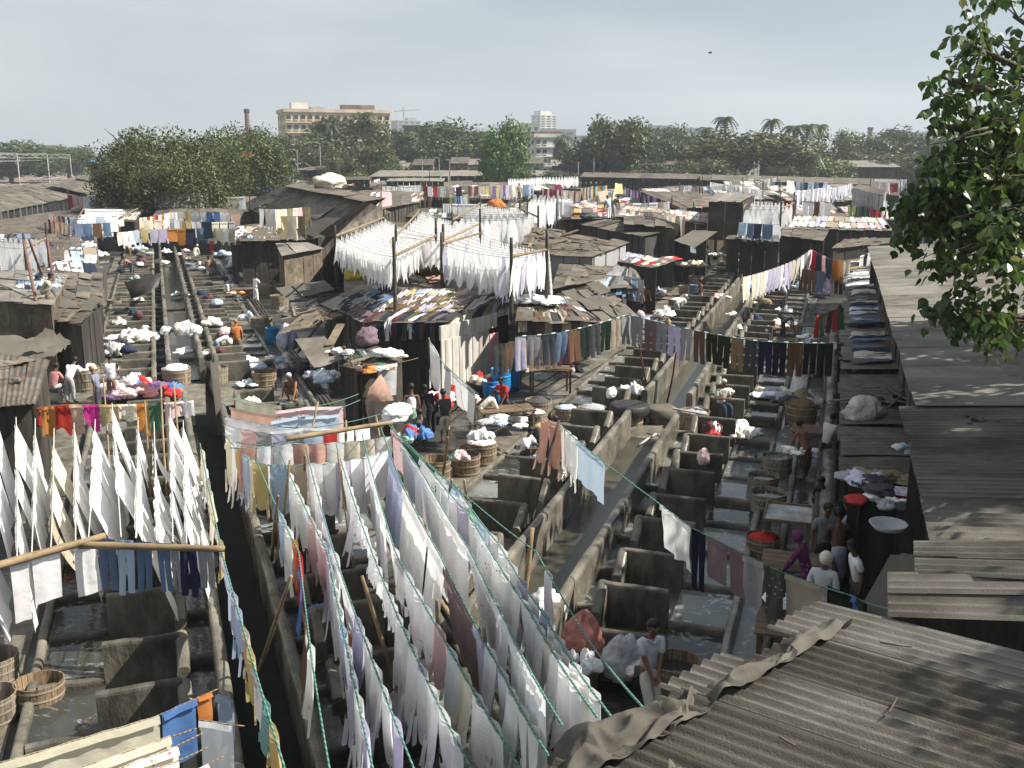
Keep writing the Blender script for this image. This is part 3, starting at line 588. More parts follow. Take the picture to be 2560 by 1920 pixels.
# ------------------------------------------------------------ wooden vats
def make_vat(label, mat, r0=.60, r1=.66, h=.8, n=22, hoops=(.12, .42, .68)):
    root = empty('wooden_vat', (0, 0, -500), label, 'vat')
    mb = MB(); a = 2 * pi / n
    def st(rin, rout, x):
        return [(rin * cos(x), rin * sin(x)), (rout * cos(x), rout * sin(x))]
    e = .012
    for z, ra in ((0, r0), (h, r1)):
        for x in (-a / 2 + e, 0, a / 2 - e):
            for rr in (ra - .035, ra): mb.v.append((rr * cos(x), rr * sin(x), z))
    q = lambda zi, xi, ri: zi * 6 + xi * 2 + ri
    for xi in (0, 1):
        mb.f += [(q(0, xi, 1), q(0, xi + 1, 1), q(1, xi + 1, 1), q(1, xi, 1)), (q(0, xi + 1, 0), q(0, xi, 0), q(1, xi, 0), q(1, xi + 1, 0)), (q(1, xi, 0), q(1, xi, 1), q(1, xi + 1, 1), q(1, xi + 1, 0)), (q(0, xi, 1), q(0, xi, 0), q(0, xi + 1, 0), q(0, xi + 1, 1))]
    mb.f += [(q(0, 0, 0), q(0, 0, 1), q(1, 0, 1), q(1, 0, 0)), (q(0, 2, 1), q(0, 2, 0), q(1, 2, 0), q(1, 2, 1))]
    me = mb.mesh('stave')
    for i in range(n):
        s = link('stave', me, M[mat], root, (0, 0, R.uniform(-.008, .012)), a * i)
    for z in hoops:
        mb = MB(); rr = r0 + (r1 - r0) * z / h; mb.lathe([(rr + .002, z - .025), (rr + .014, z - .025), (rr + .014, z + .025), (rr + .003, z + .025)], 28); link('hoop', mb.mesh('hoop'), M['hoop'], root)
    mb = MB(); mb.disc((0, 0, .06), r0 - .03, 22); link('bottom', mb.mesh('bottom'), M[mat], root)
    return root
VAT = {'brown': make_vat('x', 'stave'), 'grey': make_vat('x', 'stave_grey'), 'wide': make_vat('x', 'stave', .85, .95, .95, 30, (.15, .45, .75))}
_used = set()
def vat(kind, p, s, label, fill=None, fz=.6, group='wooden vats', sz=1.0, tilt=0.0):
    p = p if isinstance(p, Vector) else P(*p); pr = VAT[kind]
    o = pr if kind not in _used else copy_tree(pr); _used.add(kind)
    o.location = p; o.scale = (s, s, s * sz); o.rotation_euler = (tilt, 0, R.uniform(0, 6)); tag(o, label, 'vat', group)
    if fill:
        mb = MB(); rr = (.60 if kind != 'wide' else .86) - .01; hh = (.8 if kind != 'wide' else .95) * fz
        if fill.startswith('water'): mb.disc((0, 0, hh), rr, 22); link('water', mb.mesh('water'), M[fill], o)
        else:
            sd = Vector((R.uniform(0, 50), 1, 2)); mb.ball((0, 0, hh), (rr, rr, .22), 18, 8, lambda q: 1 + .4 * noise.noise(q * 2.5 + sd) if q.z > -.1 else 1)
            link('soaking_cloth', mb.mesh('soaking_cloth', True), M['heap'], o, color=COLS[fill])
    return o
# ============================================================ sheds and shacks
V = Vector
# --- the right side: long asbestos roof, steps at its near end, low lean-to roofs beside it
def rq(s0, s1, t0, t1, z0, z1): return [RF(s0, t0, z0), RF(s0, t1, z0), RF(s1, t1, z1), RF(s1, t0, z1)]
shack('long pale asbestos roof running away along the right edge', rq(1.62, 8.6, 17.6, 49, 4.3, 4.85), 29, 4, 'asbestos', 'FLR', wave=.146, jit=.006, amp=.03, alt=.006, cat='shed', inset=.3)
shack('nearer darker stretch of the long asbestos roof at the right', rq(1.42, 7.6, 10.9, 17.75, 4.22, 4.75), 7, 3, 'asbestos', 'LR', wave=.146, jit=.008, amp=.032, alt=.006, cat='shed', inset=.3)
shack('pale stepped end of the long asbestos roof above the tan awning', [P(2312, 1438, 4.3), P(2312, 1362, 4.3), P(2640, 1362, 4.55), P(2640, 1455, 4.55)], 2, 1, 'asbestos', '', wave=.146, jit=.01, amp=.034, cat='roof', name='roof_step')
shack('lowest pale stepped roof sheets just behind the big corrugated roof', [P(2252, 1545, 4.26), P(2252, 1440, 4.26), P(2700, 1440, 4.5), P(2700, 1560, 4.5)], 2, 1, 'asbestos', '', wave=.146, jit=.01, amp=.034, cat='roof', name='roof_step')
e0, e1 = P(1440, 1962, 4.2), P(2165, 1540, 4.2); rd = V((.74, -.67, 0))
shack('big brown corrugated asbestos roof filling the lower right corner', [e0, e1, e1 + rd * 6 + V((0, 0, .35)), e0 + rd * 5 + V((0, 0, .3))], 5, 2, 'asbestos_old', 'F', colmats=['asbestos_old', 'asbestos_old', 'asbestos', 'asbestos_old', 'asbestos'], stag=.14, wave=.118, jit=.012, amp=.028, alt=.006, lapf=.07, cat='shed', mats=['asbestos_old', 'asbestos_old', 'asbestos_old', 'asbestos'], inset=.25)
for (t0, t1, s0, s1, z, lab) in ((44, 61, .8, 2.3, 2.45, 'farthest low iron roof beside the long asbestos roof'), (36.5, 43.8, .75, 2.4, 2.4, 'low iron roof with dark clothes beside the long asbestos roof'),
        (29.4, 36.2, .7, 2.4, 2.42, 'low iron roof with white and blue clothes beside the long roof'), (24.6, 29.2, .65, 2.4, 2.3, 'low board roof with a white sack beside the long roof'),
        (19.6, 24.4, .6, 2.4, 2.35, 'low ribbed roof with heaps of clothes beside the long roof')):
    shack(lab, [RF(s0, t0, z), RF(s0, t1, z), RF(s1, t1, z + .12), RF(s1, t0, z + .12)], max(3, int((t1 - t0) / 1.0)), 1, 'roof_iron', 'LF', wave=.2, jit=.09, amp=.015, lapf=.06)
# --- left edge
shack('wide grey roof at the left edge under a slumped tarpaulin', [(-60, 1022, 2.6), (92, 1009, 2.6), (124, 905, 2.7), (-60, 880, 2.8)], 4, 2, 'roof_iron', 'FR', jit=.06)
shack('flat grey board roof at the left edge with a boy sitting on it', [(-80, 748, 3.2), (133, 763, 3.2), (172, 690, 3.25), (-80, 668, 3.3)], 6, 3, 'roof_light', 'FR', 'plank', jit=.05)
shack('sagging roof of rags and sheets beside the boy', [(118, 804, 2.5), (206, 812, 2.5), (256, 762, 2.5), (160, 742, 2.7)], 3, 2, 'roof_rag', 'FR', jit=.12, mats=['roof_rag', 'roof_iron', 'tarp'])
shack('dark crumpled roof of layered rags behind the ragged awning', [(158, 742, 2.7), (256, 762, 2.5), (256, 690, 2.6), (172, 685, 2.9)], 3, 5, 'roof_rag', 'R', jit=.16, mats=['roof_rag', 'roof_rag', 'tarp'])
shack('low shack at the left covered with drying cloths', [(-60, 668, 3.0), (250, 690, 2.6), (240, 590, 2.8), (-60, 585, 3.2)], 7, 4, 'roof_iron', 'R', jit=.08)
shack('big dark shed roof at the far left beside the railway', [(-120, 552, 75, 0), (218, 487, 128, 0), (104, 459, 140, 0), (-160, 484, 88, 0)], 12, 3, 'roof_rag', 'FR', 'black_tarp', cat='shed', jit=.05)
shack('second shed roof beside the railway below the old hut', [(121, 461, 128, 0), (240, 485, 122, 0), (290, 463, 160, 0), (205, 438, 172, 0)], 6, 3, 'roof_rag', 'R', 'black_tarp', cat='shed', jit=.05)
shack('low shack under the first shed eave at the left', [(-40, 592, 2.6), (140, 580, 2.6), (230, 520, 2.8), (-40, 556, 2.9)], 6, 2, 'roof_iron', 'F', jit=.1)
# --- centre left
shack('wide pitched iron roof left of the white clothes racks', [(600, 512, 3.3), (790, 590, 3.2), (912, 503, 5.4), (716, 466, 5.6)], 8, 3, 'roof_iron', 'FL', jit=.08, cat='shed', mats=['roof_iron', 'roof_rag', 'roof_iron'])
shack('ridge roof with a bamboo lattice left of the white racks', [(790, 592, 3.2), (905, 575, 3.2), (975, 530, 3.6), (905, 500, 5.3)], 4, 2, 'roof_rag', 'F', jit=.08)
shack('right slope of the pitched iron roof', [(912, 503, 5.4), (716, 466, 5.6), (760, 455, 3.5), (985, 492, 3.5)], 5, 2, 'roof_iron', '', jit=.08, name='roof', cat='roof')
shack('shack roof heaped with folded clothes beside the dark work bay', [(600, 605, 2.8), (800, 600, 2.8), (860, 560, 3.1), (600, 566, 3.0)], 6, 2, 'roof_iron', 'F', jit=.1)
shack('small board shack with a tilted grey roof and open door', [(705, 640, 2.6), (806, 622, 2.7), (770, 608, 2.9), (690, 612, 2.8)], 3, 1, 'roof_light', 'FL', 'plank', jit=.06)
shack('grey cloth awning over the vats by the left drain', [(722, 752, 1.9), (835, 728, 2.2), (812, 708, 2.4), (692, 722, 2.2)], 3, 1, 'tarp', '', jit=.12, name='awning', cat='awning')
shack('pale curled board awning left of the middle house', [(705, 800, 1.8), (800, 778, 2.1), (790, 752, 2.2), (700, 772, 2.0)], 3, 1, 'roof_light', '', jit=.1, name='awning', cat='awning')
shack('splintered brown awning with planks on it', [(700, 838, 1.9), (830, 808, 2.3), (872, 790, 2.5), (780, 772, 2.4)], 4, 1, 'roof_rag', '', jit=.12, name='awning', cat='awning', mats=['roof_rag', 'plank'])
shack('pale square cement sheet roof propped over a stall', [(784, 918, 1.9), (858, 896, 2.0), (812, 846, 2.4), (740, 852, 2.2)], 2, 1, 'roof_light', '', jit=.03, name='awning', cat='awning')
shack('rag roof with odd clothes in front of the dark house wall', [(895, 938, 2.0), (1010, 905, 2.2), (930, 870, 2.4), (850, 892, 2.1)], 3, 2, 'roof_iron', 'FL', jit=.08)
# --- the middle house
house, hq = shack('middle house with clothes all over its roof and a white wall', [(905, 806, 2.72), (1122, 806, 2.72), (1292, 724, 3.35), (1010, 727, 3.45)], 8, 3, 'roof_iron', 'F', jit=.05, cat='house', inset=.35)
shack('lean-to roof with jeans on it left of the middle house', [(806, 758, 2.6), (905, 806, 2.62), (1012, 727, 3.35), (948, 697, 3.4)], 5, 3, 'roof_light', 'F', jit=.05)
shack('eave of the middle house above its white wall', [(1122, 808, 2.68), (1285, 758, 2.68), (1300, 724, 3.3), (1180, 745, 3.3)], 5, 1, 'roof_iron', '', jit=.04, name='roof', cat='roof')
w0, w1 = P(1106, 1003, 0), P(1222, 965, 0); d = (w1 - w0).normalized(); nn = V((d.y, -d.x, 0)); n = 14; root = empty('white_wall', (w0 + w1) / 2, 'white corrugated wall with a pink door on the middle house', 'wall')
for i in range(n):
    a, b = w0.lerp(w1, i / n), w0.lerp(w1, (i + .96) / n); o = nn * (.02 if i % 2 else 0); mb = MB(); top = V((0, 0, 2.15)); mb.hexa((a + o, b + o, b - nn * .05, a - nn * .05), (a + o + top, b + o + top, b - nn * .05 + top, a - nn * .05 + top)); mb.obj('wall_board', M['white_wall'], root)
a, b = w1 + d * .05, w1 + d * .62; mb = MB(); mb.hexa((a + nn * .03, b + nn * .03, b - nn * .03, a - nn * .03), [x + V((0, 0, 1.95)) for x in (a + nn * .03, b + nn * .03, b - nn * .03, a - nn * .03)])
door = mb.obj('door', M['paint'], root, color=(.72, .36, .40))
for k in range(3):
    mb = MB(); c = (a + b) / 2 + nn * .035; mb.hexa([c + d * sx * .2 + V((0, 0, .2 + .6 * k)) + nn * e for sx, e in ((-1, 0), (1, 0), (1, -.01), (-1, -.01))], [c + d * sx * .2 + V((0, 0, .65 + .6 * k)) + nn * e for sx, e in ((-1, 0), (1, 0), (1, -.01), (-1, -.01))]); mb.obj('door_panel', M['paint'], door, color=(.66, .31, .36))
mb = MB(); a2 = w1 + d * 1.9; mb.hexa((w1 - nn * .4, a2 - nn * .4, a2 - nn * .46, w1 - nn * .46), [x + V((0, 0, 2.4)) for x in (w1 - nn * .4, a2 - nn * .4, a2 - nn * .46, w1 - nn * .46)]); mb.obj('wall_panel', M['dark_wall'], root)
mb = MB(); mb.hexa((w0 - nn * .02 + V((0, 0, 2.15)), w1 + d * .6 - nn * .02 + V((0, 0, 2.15)), w1 + d * .6 - nn * .1 + V((0, 0, 2.15)), w0 - nn * .1 + V((0, 0, 2.15))), [x + V((0, 0, .5)) for x in (w0 - nn * .02 + V((0, 0, 2.15)), w1 + d * .6 - nn * .02 + V((0, 0, 2.15)), w1 + d * .6 - nn * .1 + V((0, 0, 2.15)), w0 - nn * .1 + V((0, 0, 2.15)))]); mb.obj('wall_panel', M['white_wall'], root)
shack('flat grey roof deck under the big racks of white clothes', [(862, 726, 2.9), (1300, 726, 2.9), (1345, 560, 3.2), (860, 556, 3.2)], 8, 5, 'roof_iron', 'L', jit=.05)
# --- right of the house
shack('open roof with heaped clothes right of the middle house', [(1290, 806, 2.55), (1500, 806, 2.5), (1420, 745, 2.9), (1300, 742, 2.95)], 5, 2, 'roof_iron', 'L', jit=.08)
shack('long grey tarpaulin roof hanging right of the house', [(1500, 806, 2.3), (1588, 792, 2.0), (1500, 715, 3.0), (1412, 735, 3.0)], 3, 3, 'tarp', '', jit=.10, name='awning', cat='awning', amp=.03, wave=.9)
shack('broad brown iron roof right of the white racks', [(1290, 632, 3.3), (1486, 642, 3.2), (1570, 610, 3.5), (1335, 568, 4.4)], 6, 3, 'roof_rag', 'FR', 'plaster_grey', jit=.07, mats=['roof_rag', 'roof_iron'])
shack('low brown ledge roof below the broad iron roof', [(1380, 720, 2.5), (1500, 702, 2.4), (1545, 672, 2.6), (1400, 660, 2.8)], 4, 1, 'roof_rag', 'F', jit=.08)
shack('flat brown roof hung with grey trousers over the right pens', [(1480, 726, 2.4), (1610, 720, 2.2), (1590, 680, 2.7), (1540, 664, 2.8)], 3, 2, 'roof_rag', 'R', jit=.08)
shack('dark shack with a brown roof behind the broad iron roof', [(1450, 560, 3.6), (1610, 592, 3.4), (1680, 576, 3.6), (1500, 545, 4.0)], 6, 1, 'roof_rag', 'FR', 'soot', jit=.08)
shack('brown roof strip under the red clothes', [(1536, 652, 2.6), (1640, 672, 2.5), (1690, 655, 2.7), (1550, 630, 2.9)], 4, 1, 'roof_rag', 'F', jit=.08)
shack('torn brown awning over the ironing bay', [(1690, 602, 3.2), (1738, 622, 2.9), (1790, 585, 3.4), (1732, 578, 3.5)], 2, 1, 'tarp', '', jit=.1, name='awning', cat='awning')
shack('ragged brown awning left of the corrugated roof', [(1815, 596, 3.1), (1948, 606, 3.1), (1945, 586, 3.3), (1830, 578, 3.3)], 5, 1, 'roof_rag', 'F', 'soot', jit=.1, name='awning', cat='awning', inset=1.5)
shack('brown board awning in front of the corrugated roof', [(1950, 588, 3.1), (2058, 602, 3.0), (2072, 576, 3.3), (1960, 568, 3.4)], 4, 1, 'roof_rag', 'F', 'soot', jit=.08, name='awning', cat='awning', inset=1.5)
shack('corrugated roof covered with white clothes at the right', [(1965, 570, 3.4), (2230, 576, 3.4), (2210, 548, 4.0), (1990, 542, 4.0)], 12, 1, 'roof_light', 'F', 'soot', wave=.5, amp=.07, jit=.04)
shack('low dark tiled roofs at the end of the right pens', [(2080, 622, 2.9), (2225, 610, 3.0), (2228, 596, 3.2), (2110, 600, 3.2)], 6, 2, 'roof_iron', 'F', 'soot', jit=.08)
shack('rusty iron cube shack with a pale corrugated top', [(1772, 502, 5.4), (1856, 504, 5.4), (1890, 486, 5.5), (1790, 484, 5.6)], 4, 1, 'roof_light', 'FR', 'roof_iron', wave=.5, amp=.06, jit=.03, wz=2.8)
shack('low grey shed with a long sloping roof at the right', [(2132, 468, 5.0), (2210, 490, 4.6), (2215, 478, 4.9), (2150, 462, 5.2)], 4, 1, 'roof_iron', 'FR', 'plaster_grey', jit=.04)
shack('brown flat roof behind the right washing lines', [(1560, 560, 4.0), (1690, 572, 3.8), (1700, 548, 4.2), (1560, 520, 4.4)], 5, 2, 'roof_rag', 'F', jit=.08)
shack('roof spread with white clothes in the middle distance', [(1540, 540, 4.2), (1770, 556, 4.0), (1770, 536, 4.4), (1560, 515, 4.6)], 7, 1, 'roof_light', 'F', jit=.05)
shack('roof under the red and orange heaps of clothes', [(1430, 545, 4.0), (1560, 545, 4.0), (1560, 515, 4.4), (1430, 512, 4.4)], 5, 1, 'roof_rag', 'F', jit=.06)
shack('grey roof with a pink cloth behind the left racks', [(890, 530, 4.0), (1050, 505, 4.0), (1060, 482, 4.6), (900, 478, 4.6)], 6, 1, 'roof_rag', 'F', jit=.06)
shack('low roof of white bundles behind the pitched roof', [(735, 462, 4.4), (935, 482, 4.2), (930, 470, 4.8), (740, 450, 5.0)], 6, 1, 'roof_light', 'F', jit=.06)
shack('grey roof between the coloured lines and the white block', [(1700, 520, 4.4), (1790, 515, 4.4), (1780, 488, 5.0), (1600, 478, 5.2)], 5, 2, 'roof_rag', 'F', jit=.05)
shack('small roof below the orange flag tree', [(520, 520, 3.4), (640, 505, 3.4), (640, 492, 3.8), (540, 495, 3.8)], 4, 1, 'roof_rag', 'F', jit=.06)
shack('low roof behind the rows of white shirts', [(380, 545, 3.2), (600, 548, 3.2), (610, 525, 3.6), (400, 520, 3.6)], 6, 1, 'roof_rag', 'F', jit=.06)
shack('mint green hut beside the tree', [(528, 512, 3.4), (556, 510, 3.4), (560, 496, 4.0), (540, 496, 4.0)], 1, 1, 'roof_light', 'F', 'paint', jit=.02)
# --- far strip of long sheds and huts in front of the trees
shack('longest pale roof over a black shed at the foot of the trees', [(925, 441, 195, 0), (1452, 438, 195, 0), (1448, 427, 207, 0), (950, 427, 207, 0)], 18, 1, 'roof_light', 'F', 'soot', jit=.05, cat='shed')
shack('second pale roof edge over a black shed wall', [(965, 453, 150, 0), (1110, 453, 150, 0), (1112, 446, 157, 0), (975, 446, 157, 0)], 7, 1, 'roof_light', 'F', 'soot', jit=.05, cat='shed')
for k_, (u0, u1, v0, v1, z0) in enumerate([(940, 1180, 474, 457, 3.0), (1185, 1330, 470, 456, 3.1), (1335, 1470, 470, 457, 3.0), (1475, 1600, 468, 456, 3.0), (1770, 1960, 476, 460, 3.1), (2060, 2240, 486, 466, 3.0), (780, 935, 466, 455, 3.0)]): shack('low brown roof strip in front of the black sheds, %s from the left group' % nth(k_), [(u0, v0, z0), (u1, v0 + 2, z0), (u1, v1, z0 + .5), (u0, v1, z0 + .5)], 7, 1, 'roof_rag', 'F', 'dark_wall', jit=.06, mats=['roof_rag', 'roof_rag', 'roof_light', 'roof_iron'])
shack('black shed behind the pitched roof', [(780, 451, 150, 0), (925, 449, 150, 0), (925, 442, 160, 0), (785, 443, 160, 0)], 7, 1, 'roof_iron', 'F', 'soot', jit=.05, cat='shed')
shack('dark long shed right of the far white roof', [(1452, 442, 170, 0), (1750, 448, 170, 0), (1750, 436, 184, 0), (1460, 432, 184, 0)], 10, 1, 'roof_iron', 'F', 'soot', jit=.05, cat='shed')
shack('dark long shed behind the right washing lines', [(1750, 449, 160, 0), (2240, 463, 160, 0), (2240, 449, 174, 0), (1750, 437, 174, 0)], 16, 1, 'roof_rag', 'F', 'soot', jit=.05, cat='shed')
shack('brown mud roof behind the far right lines', [(1560, 462, 3.2), (1770, 476, 3.2), (1780, 458, 3.8), (1580, 452, 3.8)], 7, 1, 'roof_rag', 'F', jit=.05)
shack('wide roof with a slanting lip at the far left middle', [(722, 425, 190, 0), (825, 425, 190, 0), (890, 415, 206, 0), (830, 412, 206, 0)], 5, 1, 'roof_iron', 'F', 'dark_wall', jit=.05)
hu = [('white painted hut with two dark openings', 962, 1005, 415, 424, 'plaster_white', 7.0), ('brown mud hut with a flat roof', 1030, 1082, 409, 420, 'brick', 7.4), ('low plum coloured hut', 1008, 1032, 416, 424, 'dark_wall', 6.4), ('brick hut with a long slanting roof', 1126, 1170, 405, 420, 'brick', 7.8),
      ('grey hut with a pale sloping roof right of a brick one', 1172, 1212, 408, 421, 'plaster_grey', 7.4), ('grey long hut with a white end wall', 1288, 1360, 405, 421, 'plaster_grey', 7.8), ('dark gabled hut with a brown roof', 1380, 1425, 411, 430, 'soot', 6.0), ('brown hut half hidden behind the big round tree', 1430, 1500, 412, 432, 'brick', 6.4),
      ('long two tier hut at the far right with pale roof', 2004, 2100, 413, 440, 'dark_wall', 7.0), ('last far right hut behind the leaves', 2104, 2250, 414, 446, 'dark_wall', 6.6), ('small hut right of the tall street lamps', 1900, 1990, 408, 440, 'dark_wall', 6.8), ('brown hut with a thin roof behind the trees', 1520, 1700, 408, 440, 'brick', 6.6)]
for lab, u0, u1, vt, vb, wm, z in hu:
    D = 215 + R.uniform(0, 25); a, b = PD(u0, vt + 3, D), PD(u1, vt + 3, D); z = a.z; b.z = z; bk = V((0, 7, 1.2))
    shack(lab, [a, b, b + bk, a + bk], max(1, int((u1 - u0) / 26)), 1, R.choice(['roof_rag', 'roof_light', 'roof_iron']), 'FR', wm, jit=.05, cat='hut', name='hut', inset=.3)
    for k in range(max(1, int((u1 - u0) / 30))):
        mb = MB(); c = a.lerp(b, (k + .5) / max(1, int((u1 - u0) / 30))); mb.box((c.x, c.y + .05, max(.8, z - 1.6)), (1.1, .3, 1.2)); h = bpy.data.objects; o = mb.obj('opening', M['soot'], [x for x in COL.objects if x.get('label') == lab][0])
mb = MB(); mb.box((30, 186, 1.1), (200, .4, 2.2)); tag(mb.obj('boundary_wall', M['soot']), 'long black boundary wall in front of the trees', 'wall')
# old patched hut on legs at the end of the railway
shack('patchwork hut on stilts at the end of the left sheds', [(224, 404, 150, 0), (262, 406, 150, 0), (266, 402, 156, 0), (228, 401, 156, 0)], 2, 1, 'plastic_blue', 'FRL', 'roof_rag', jit=.08, wz=4.2, inset=.05)
# dark slumped tarpaulin at the left edge
def drape(label, pts, nx, ny, mat, sag=.3, name='tarpaulin', cat='tarpaulin', ph=0, wr=.06, color=None):
    c = [P(*p) if not isinstance(p, Vector) else p for p in pts]; mb = MB()
    def fn(a, b):
        q = bil(c, a, b); q.z -= sag * 4 * a * (1 - a) * sin(pi * b) ; s = noise.noise(q * 1.7 + V((ph, 0, 0))) + .6 * noise.noise(q * 4.1 + V((ph, 5, 0))); return q + V((.3 * wr * s, -.2 * wr * s, wr * s))
    mb.grid(fn, nx, ny); return tag(mb.obj(name, M[mat], None, True, None, color), label, cat)
drape('slumped grey tarpaulin hanging over the left edge roof', [(-60, 900, 2.8), (130, 893, 2.75), (182, 858, 2.3), (-60, 826, 3.2)], 16, 10, 'tarp', .0, wr=.14)
drape('second fold of grey tarpaulin with a blue corner at the left', [(60, 880, 2.85), (140, 880, 2.6), (180, 852, 2.0), (112, 818, 3.2)], 12, 8, 'tarp', .0, ph=4, wr=.1)
drape('dark grey tarpaulin slung between poles over the far left pens', [(330, 748, 1.0), (395, 718, 1.5), (405, 680, 2.2), (310, 706, 2.1)], 14, 8, 'black_tarp', .1, wr=.06)
drape('grey cloth hung like a curtain beside the left walkway', [(262, 758, .2), (268, 756, .2), (268, 662, 2.3), (258, 664, 2.3)], 4, 12, 'tarp', 0, wr=.05)
drape('tan awning cloth stretched beside the low roofs at the right', [(2128, 1560, 2.3), (2225, 1388, 2.1), (2360, 1372, 3.9), (2300, 1530, 4.0)], 18, 14, 'tarp', .25, wr=.05)
drape('black drape hanging behind the rope of sarees', [(515, 1042, .3), (545, 1075, .2), (530, 900, 2.3), (512, 905, 2.5)], 6, 12, 'black_tarp', 0, wr=.08)
drape('grey cloth curtain behind the rope of sarees', [(545, 1085, .15), (562, 1090, .1), (545, 905, 2.3), (525, 905, 2.4)], 6, 12, 'tarp', 0, ph=3, wr=.08)
def crumple(label, inner, outer, zi, zo, nx, ny, mat, amp, ph=0):
    def along(pl, t, z):
        t *= len(pl) - 1; i = min(int(t), len(pl) - 2); f = t - i; return P(pl[i][0] * (1 - f) + pl[i + 1][0] * f, pl[i][1] * (1 - f) + pl[i + 1][1] * f, z)
    mb = MB()
    def fn(a, b):
        q = along(inner, a, zi).lerp(along(outer, a, zo), b); w = q + V((noise.noise(q * 1.5 + V((ph, 0, 0))), noise.noise(q * 1.5 + V((0, ph, 5))), 0)) * .35
        f = .75 - 1.6 * abs(noise.noise(w * 2.1 + V((ph, 0, 1)))) - .7 * abs(noise.noise(w * 5.0 + V((0, ph, 2)))); q.z += amp * max(-.1, f) * (.25 + sin(pi * min(1, b * .9 + .1))) - .25 * max(0, b - .85) / .15 * .5
        q.x += .07 * noise.noise(w * 3) ; q.y += .07 * noise.noise(w * 3 + V((3, 3, 3))); return q
    mb.grid(fn, nx, ny); return tag(mb.obj('tarpaulin', M[mat], None, True), label, 'tarpaulin')
crumple('crumpled brown tarpaulin along the near edge of the big corrugated roof', [(1440, 1975), (1540, 1900), (1640, 1850), (1720, 1800)], [(1372, 1950), (1398, 1826), (1520, 1806), (1650, 1780)], 4.27, 4.08, 70, 34, 'tarp', .20, 2)
crumple('wrinkled tan sheet stuffed under the middle of the corrugated roof edge', [(1640, 1845), (1780, 1772), (1900, 1700), (1990, 1645)], [(1560, 1800), (1700, 1765), (1790, 1715), (1900, 1655)], 4.27, 4.04, 70, 30, 'tarp', .2, 7)
crumple('tan sheet at the far tip of the corrugated roof edge', [(1930, 1685), (2010, 1632), (2080, 1592), (2135, 1562)], [(1845, 1672), (1930, 1625), (2000, 1588), (2105, 1585)], 4.25, 4.05, 34, 14, 'tarp', .2, 11)

# the jumble of small shacks between the pens and the trees
LMK = [('white racks', P(1100, 560, 4)), ('big left tree', PD(400, 500, 105)), ('pitched iron roof', P(760, 530, 4)), ('lilac line', P(2000, 650, 3)), ('long black shed', PD(1200, 440, 180)), ('far right rack', P(1920, 515, 4)), ('left pens', P(420, 620, 0)), ('dead tree', P(1990, 465, 2)), ('patchwork hut', PD(240, 410, 150))]
_n = {}
def scatter(n, seed):
    rng = random.Random(seed); made = 0
    while made < n:
        D = rng.uniform(66, 172); x = rng.uniform(-.40, .42) * D
        q = V((x, D, 0)); sL, tL = q.x * LF.d[1] - q.y * LF.d[0], q.x * LF.d[0] + q.y * LF.d[1]; sR, tR = q.x * RF.d[1] - q.y * RF.d[0], q.x * RF.d[0] + q.y * RF.d[1]
        if (-4.5 < sL < 7 and tL < 97) or (-10.5 < sR < 8.5 and tR < 84) or (-13 < x < 1 and D < 75): continue
        w, d = rng.uniform(3, 6.5), rng.uniform(2.5, 4.5); z = rng.uniform(2.3, 3.3) + (D - 66) * .004; a = rng.uniform(-.35, .35); dz = rng.uniform(.3, .9); e, f = V((cos(a), sin(a), 0)), V((-sin(a), cos(a), 0))
        c = [q - e * w / 2 - f * d / 2 + V((0, 0, z)), q + e * w / 2 - f * d / 2 + V((0, 0, z + rng.uniform(-.2, .2))), q + e * w / 2 + f * d / 2 + V((0, 0, z + dz)), q - e * w / 2 + f * d / 2 + V((0, 0, z + dz))]
        lm = min(LMK, key=lambda t: (t[1] - q).length)[0]; _n[lm] = _n.get(lm, -1) + 1; mt, nm = rng.choice([('roof_rag', 'brown patched'), ('roof_iron', 'grey iron'), ('roof_light', 'pale iron'), ('tarp', 'dark tarpaulin')])
        shack(f'small shack with {nm} roof near {lm}, {nth(_n[lm])} of a jumble', c, max(2, int(w / 1.2)), 1, mt, 'FR', rng.choice(['dark_wall', 'plank', 'roof_iron', 'soot']), jit=.12); made += 1
        SCAT.append((c, f'{nth(_n[lm])} jumbled shack near {lm}', rng.random(), w))
SCAT = []
scatter(105, 21)
LATER = []
# ============================================================ poles, ropes and everything hung on them
WH = ['white'] * 9 + ['cream', 'sky', 'lilac']; WH2 = ['white'] * 5 + ['grey', 'sky', 'cream', 'lilac', 'pink']
MIX = ['white', 'cream', 'grey', 'black', 'navy', 'blue', 'denim', 'sky', 'brown', 'beige', 'khaki', 'maroon', 'pink', 'orange', 'yellow', 'green', 'lilac']
BRT = ['red', 'magenta', 'orange', 'yellow', 'pink', 'green', 'purple', 'peach', 'maroon', 'cream', 'mint', 'lilac']
DRK = ['grey', 'charcoal', 'black', 'navy', 'denim', 'brown', 'mauve', 'khaki']
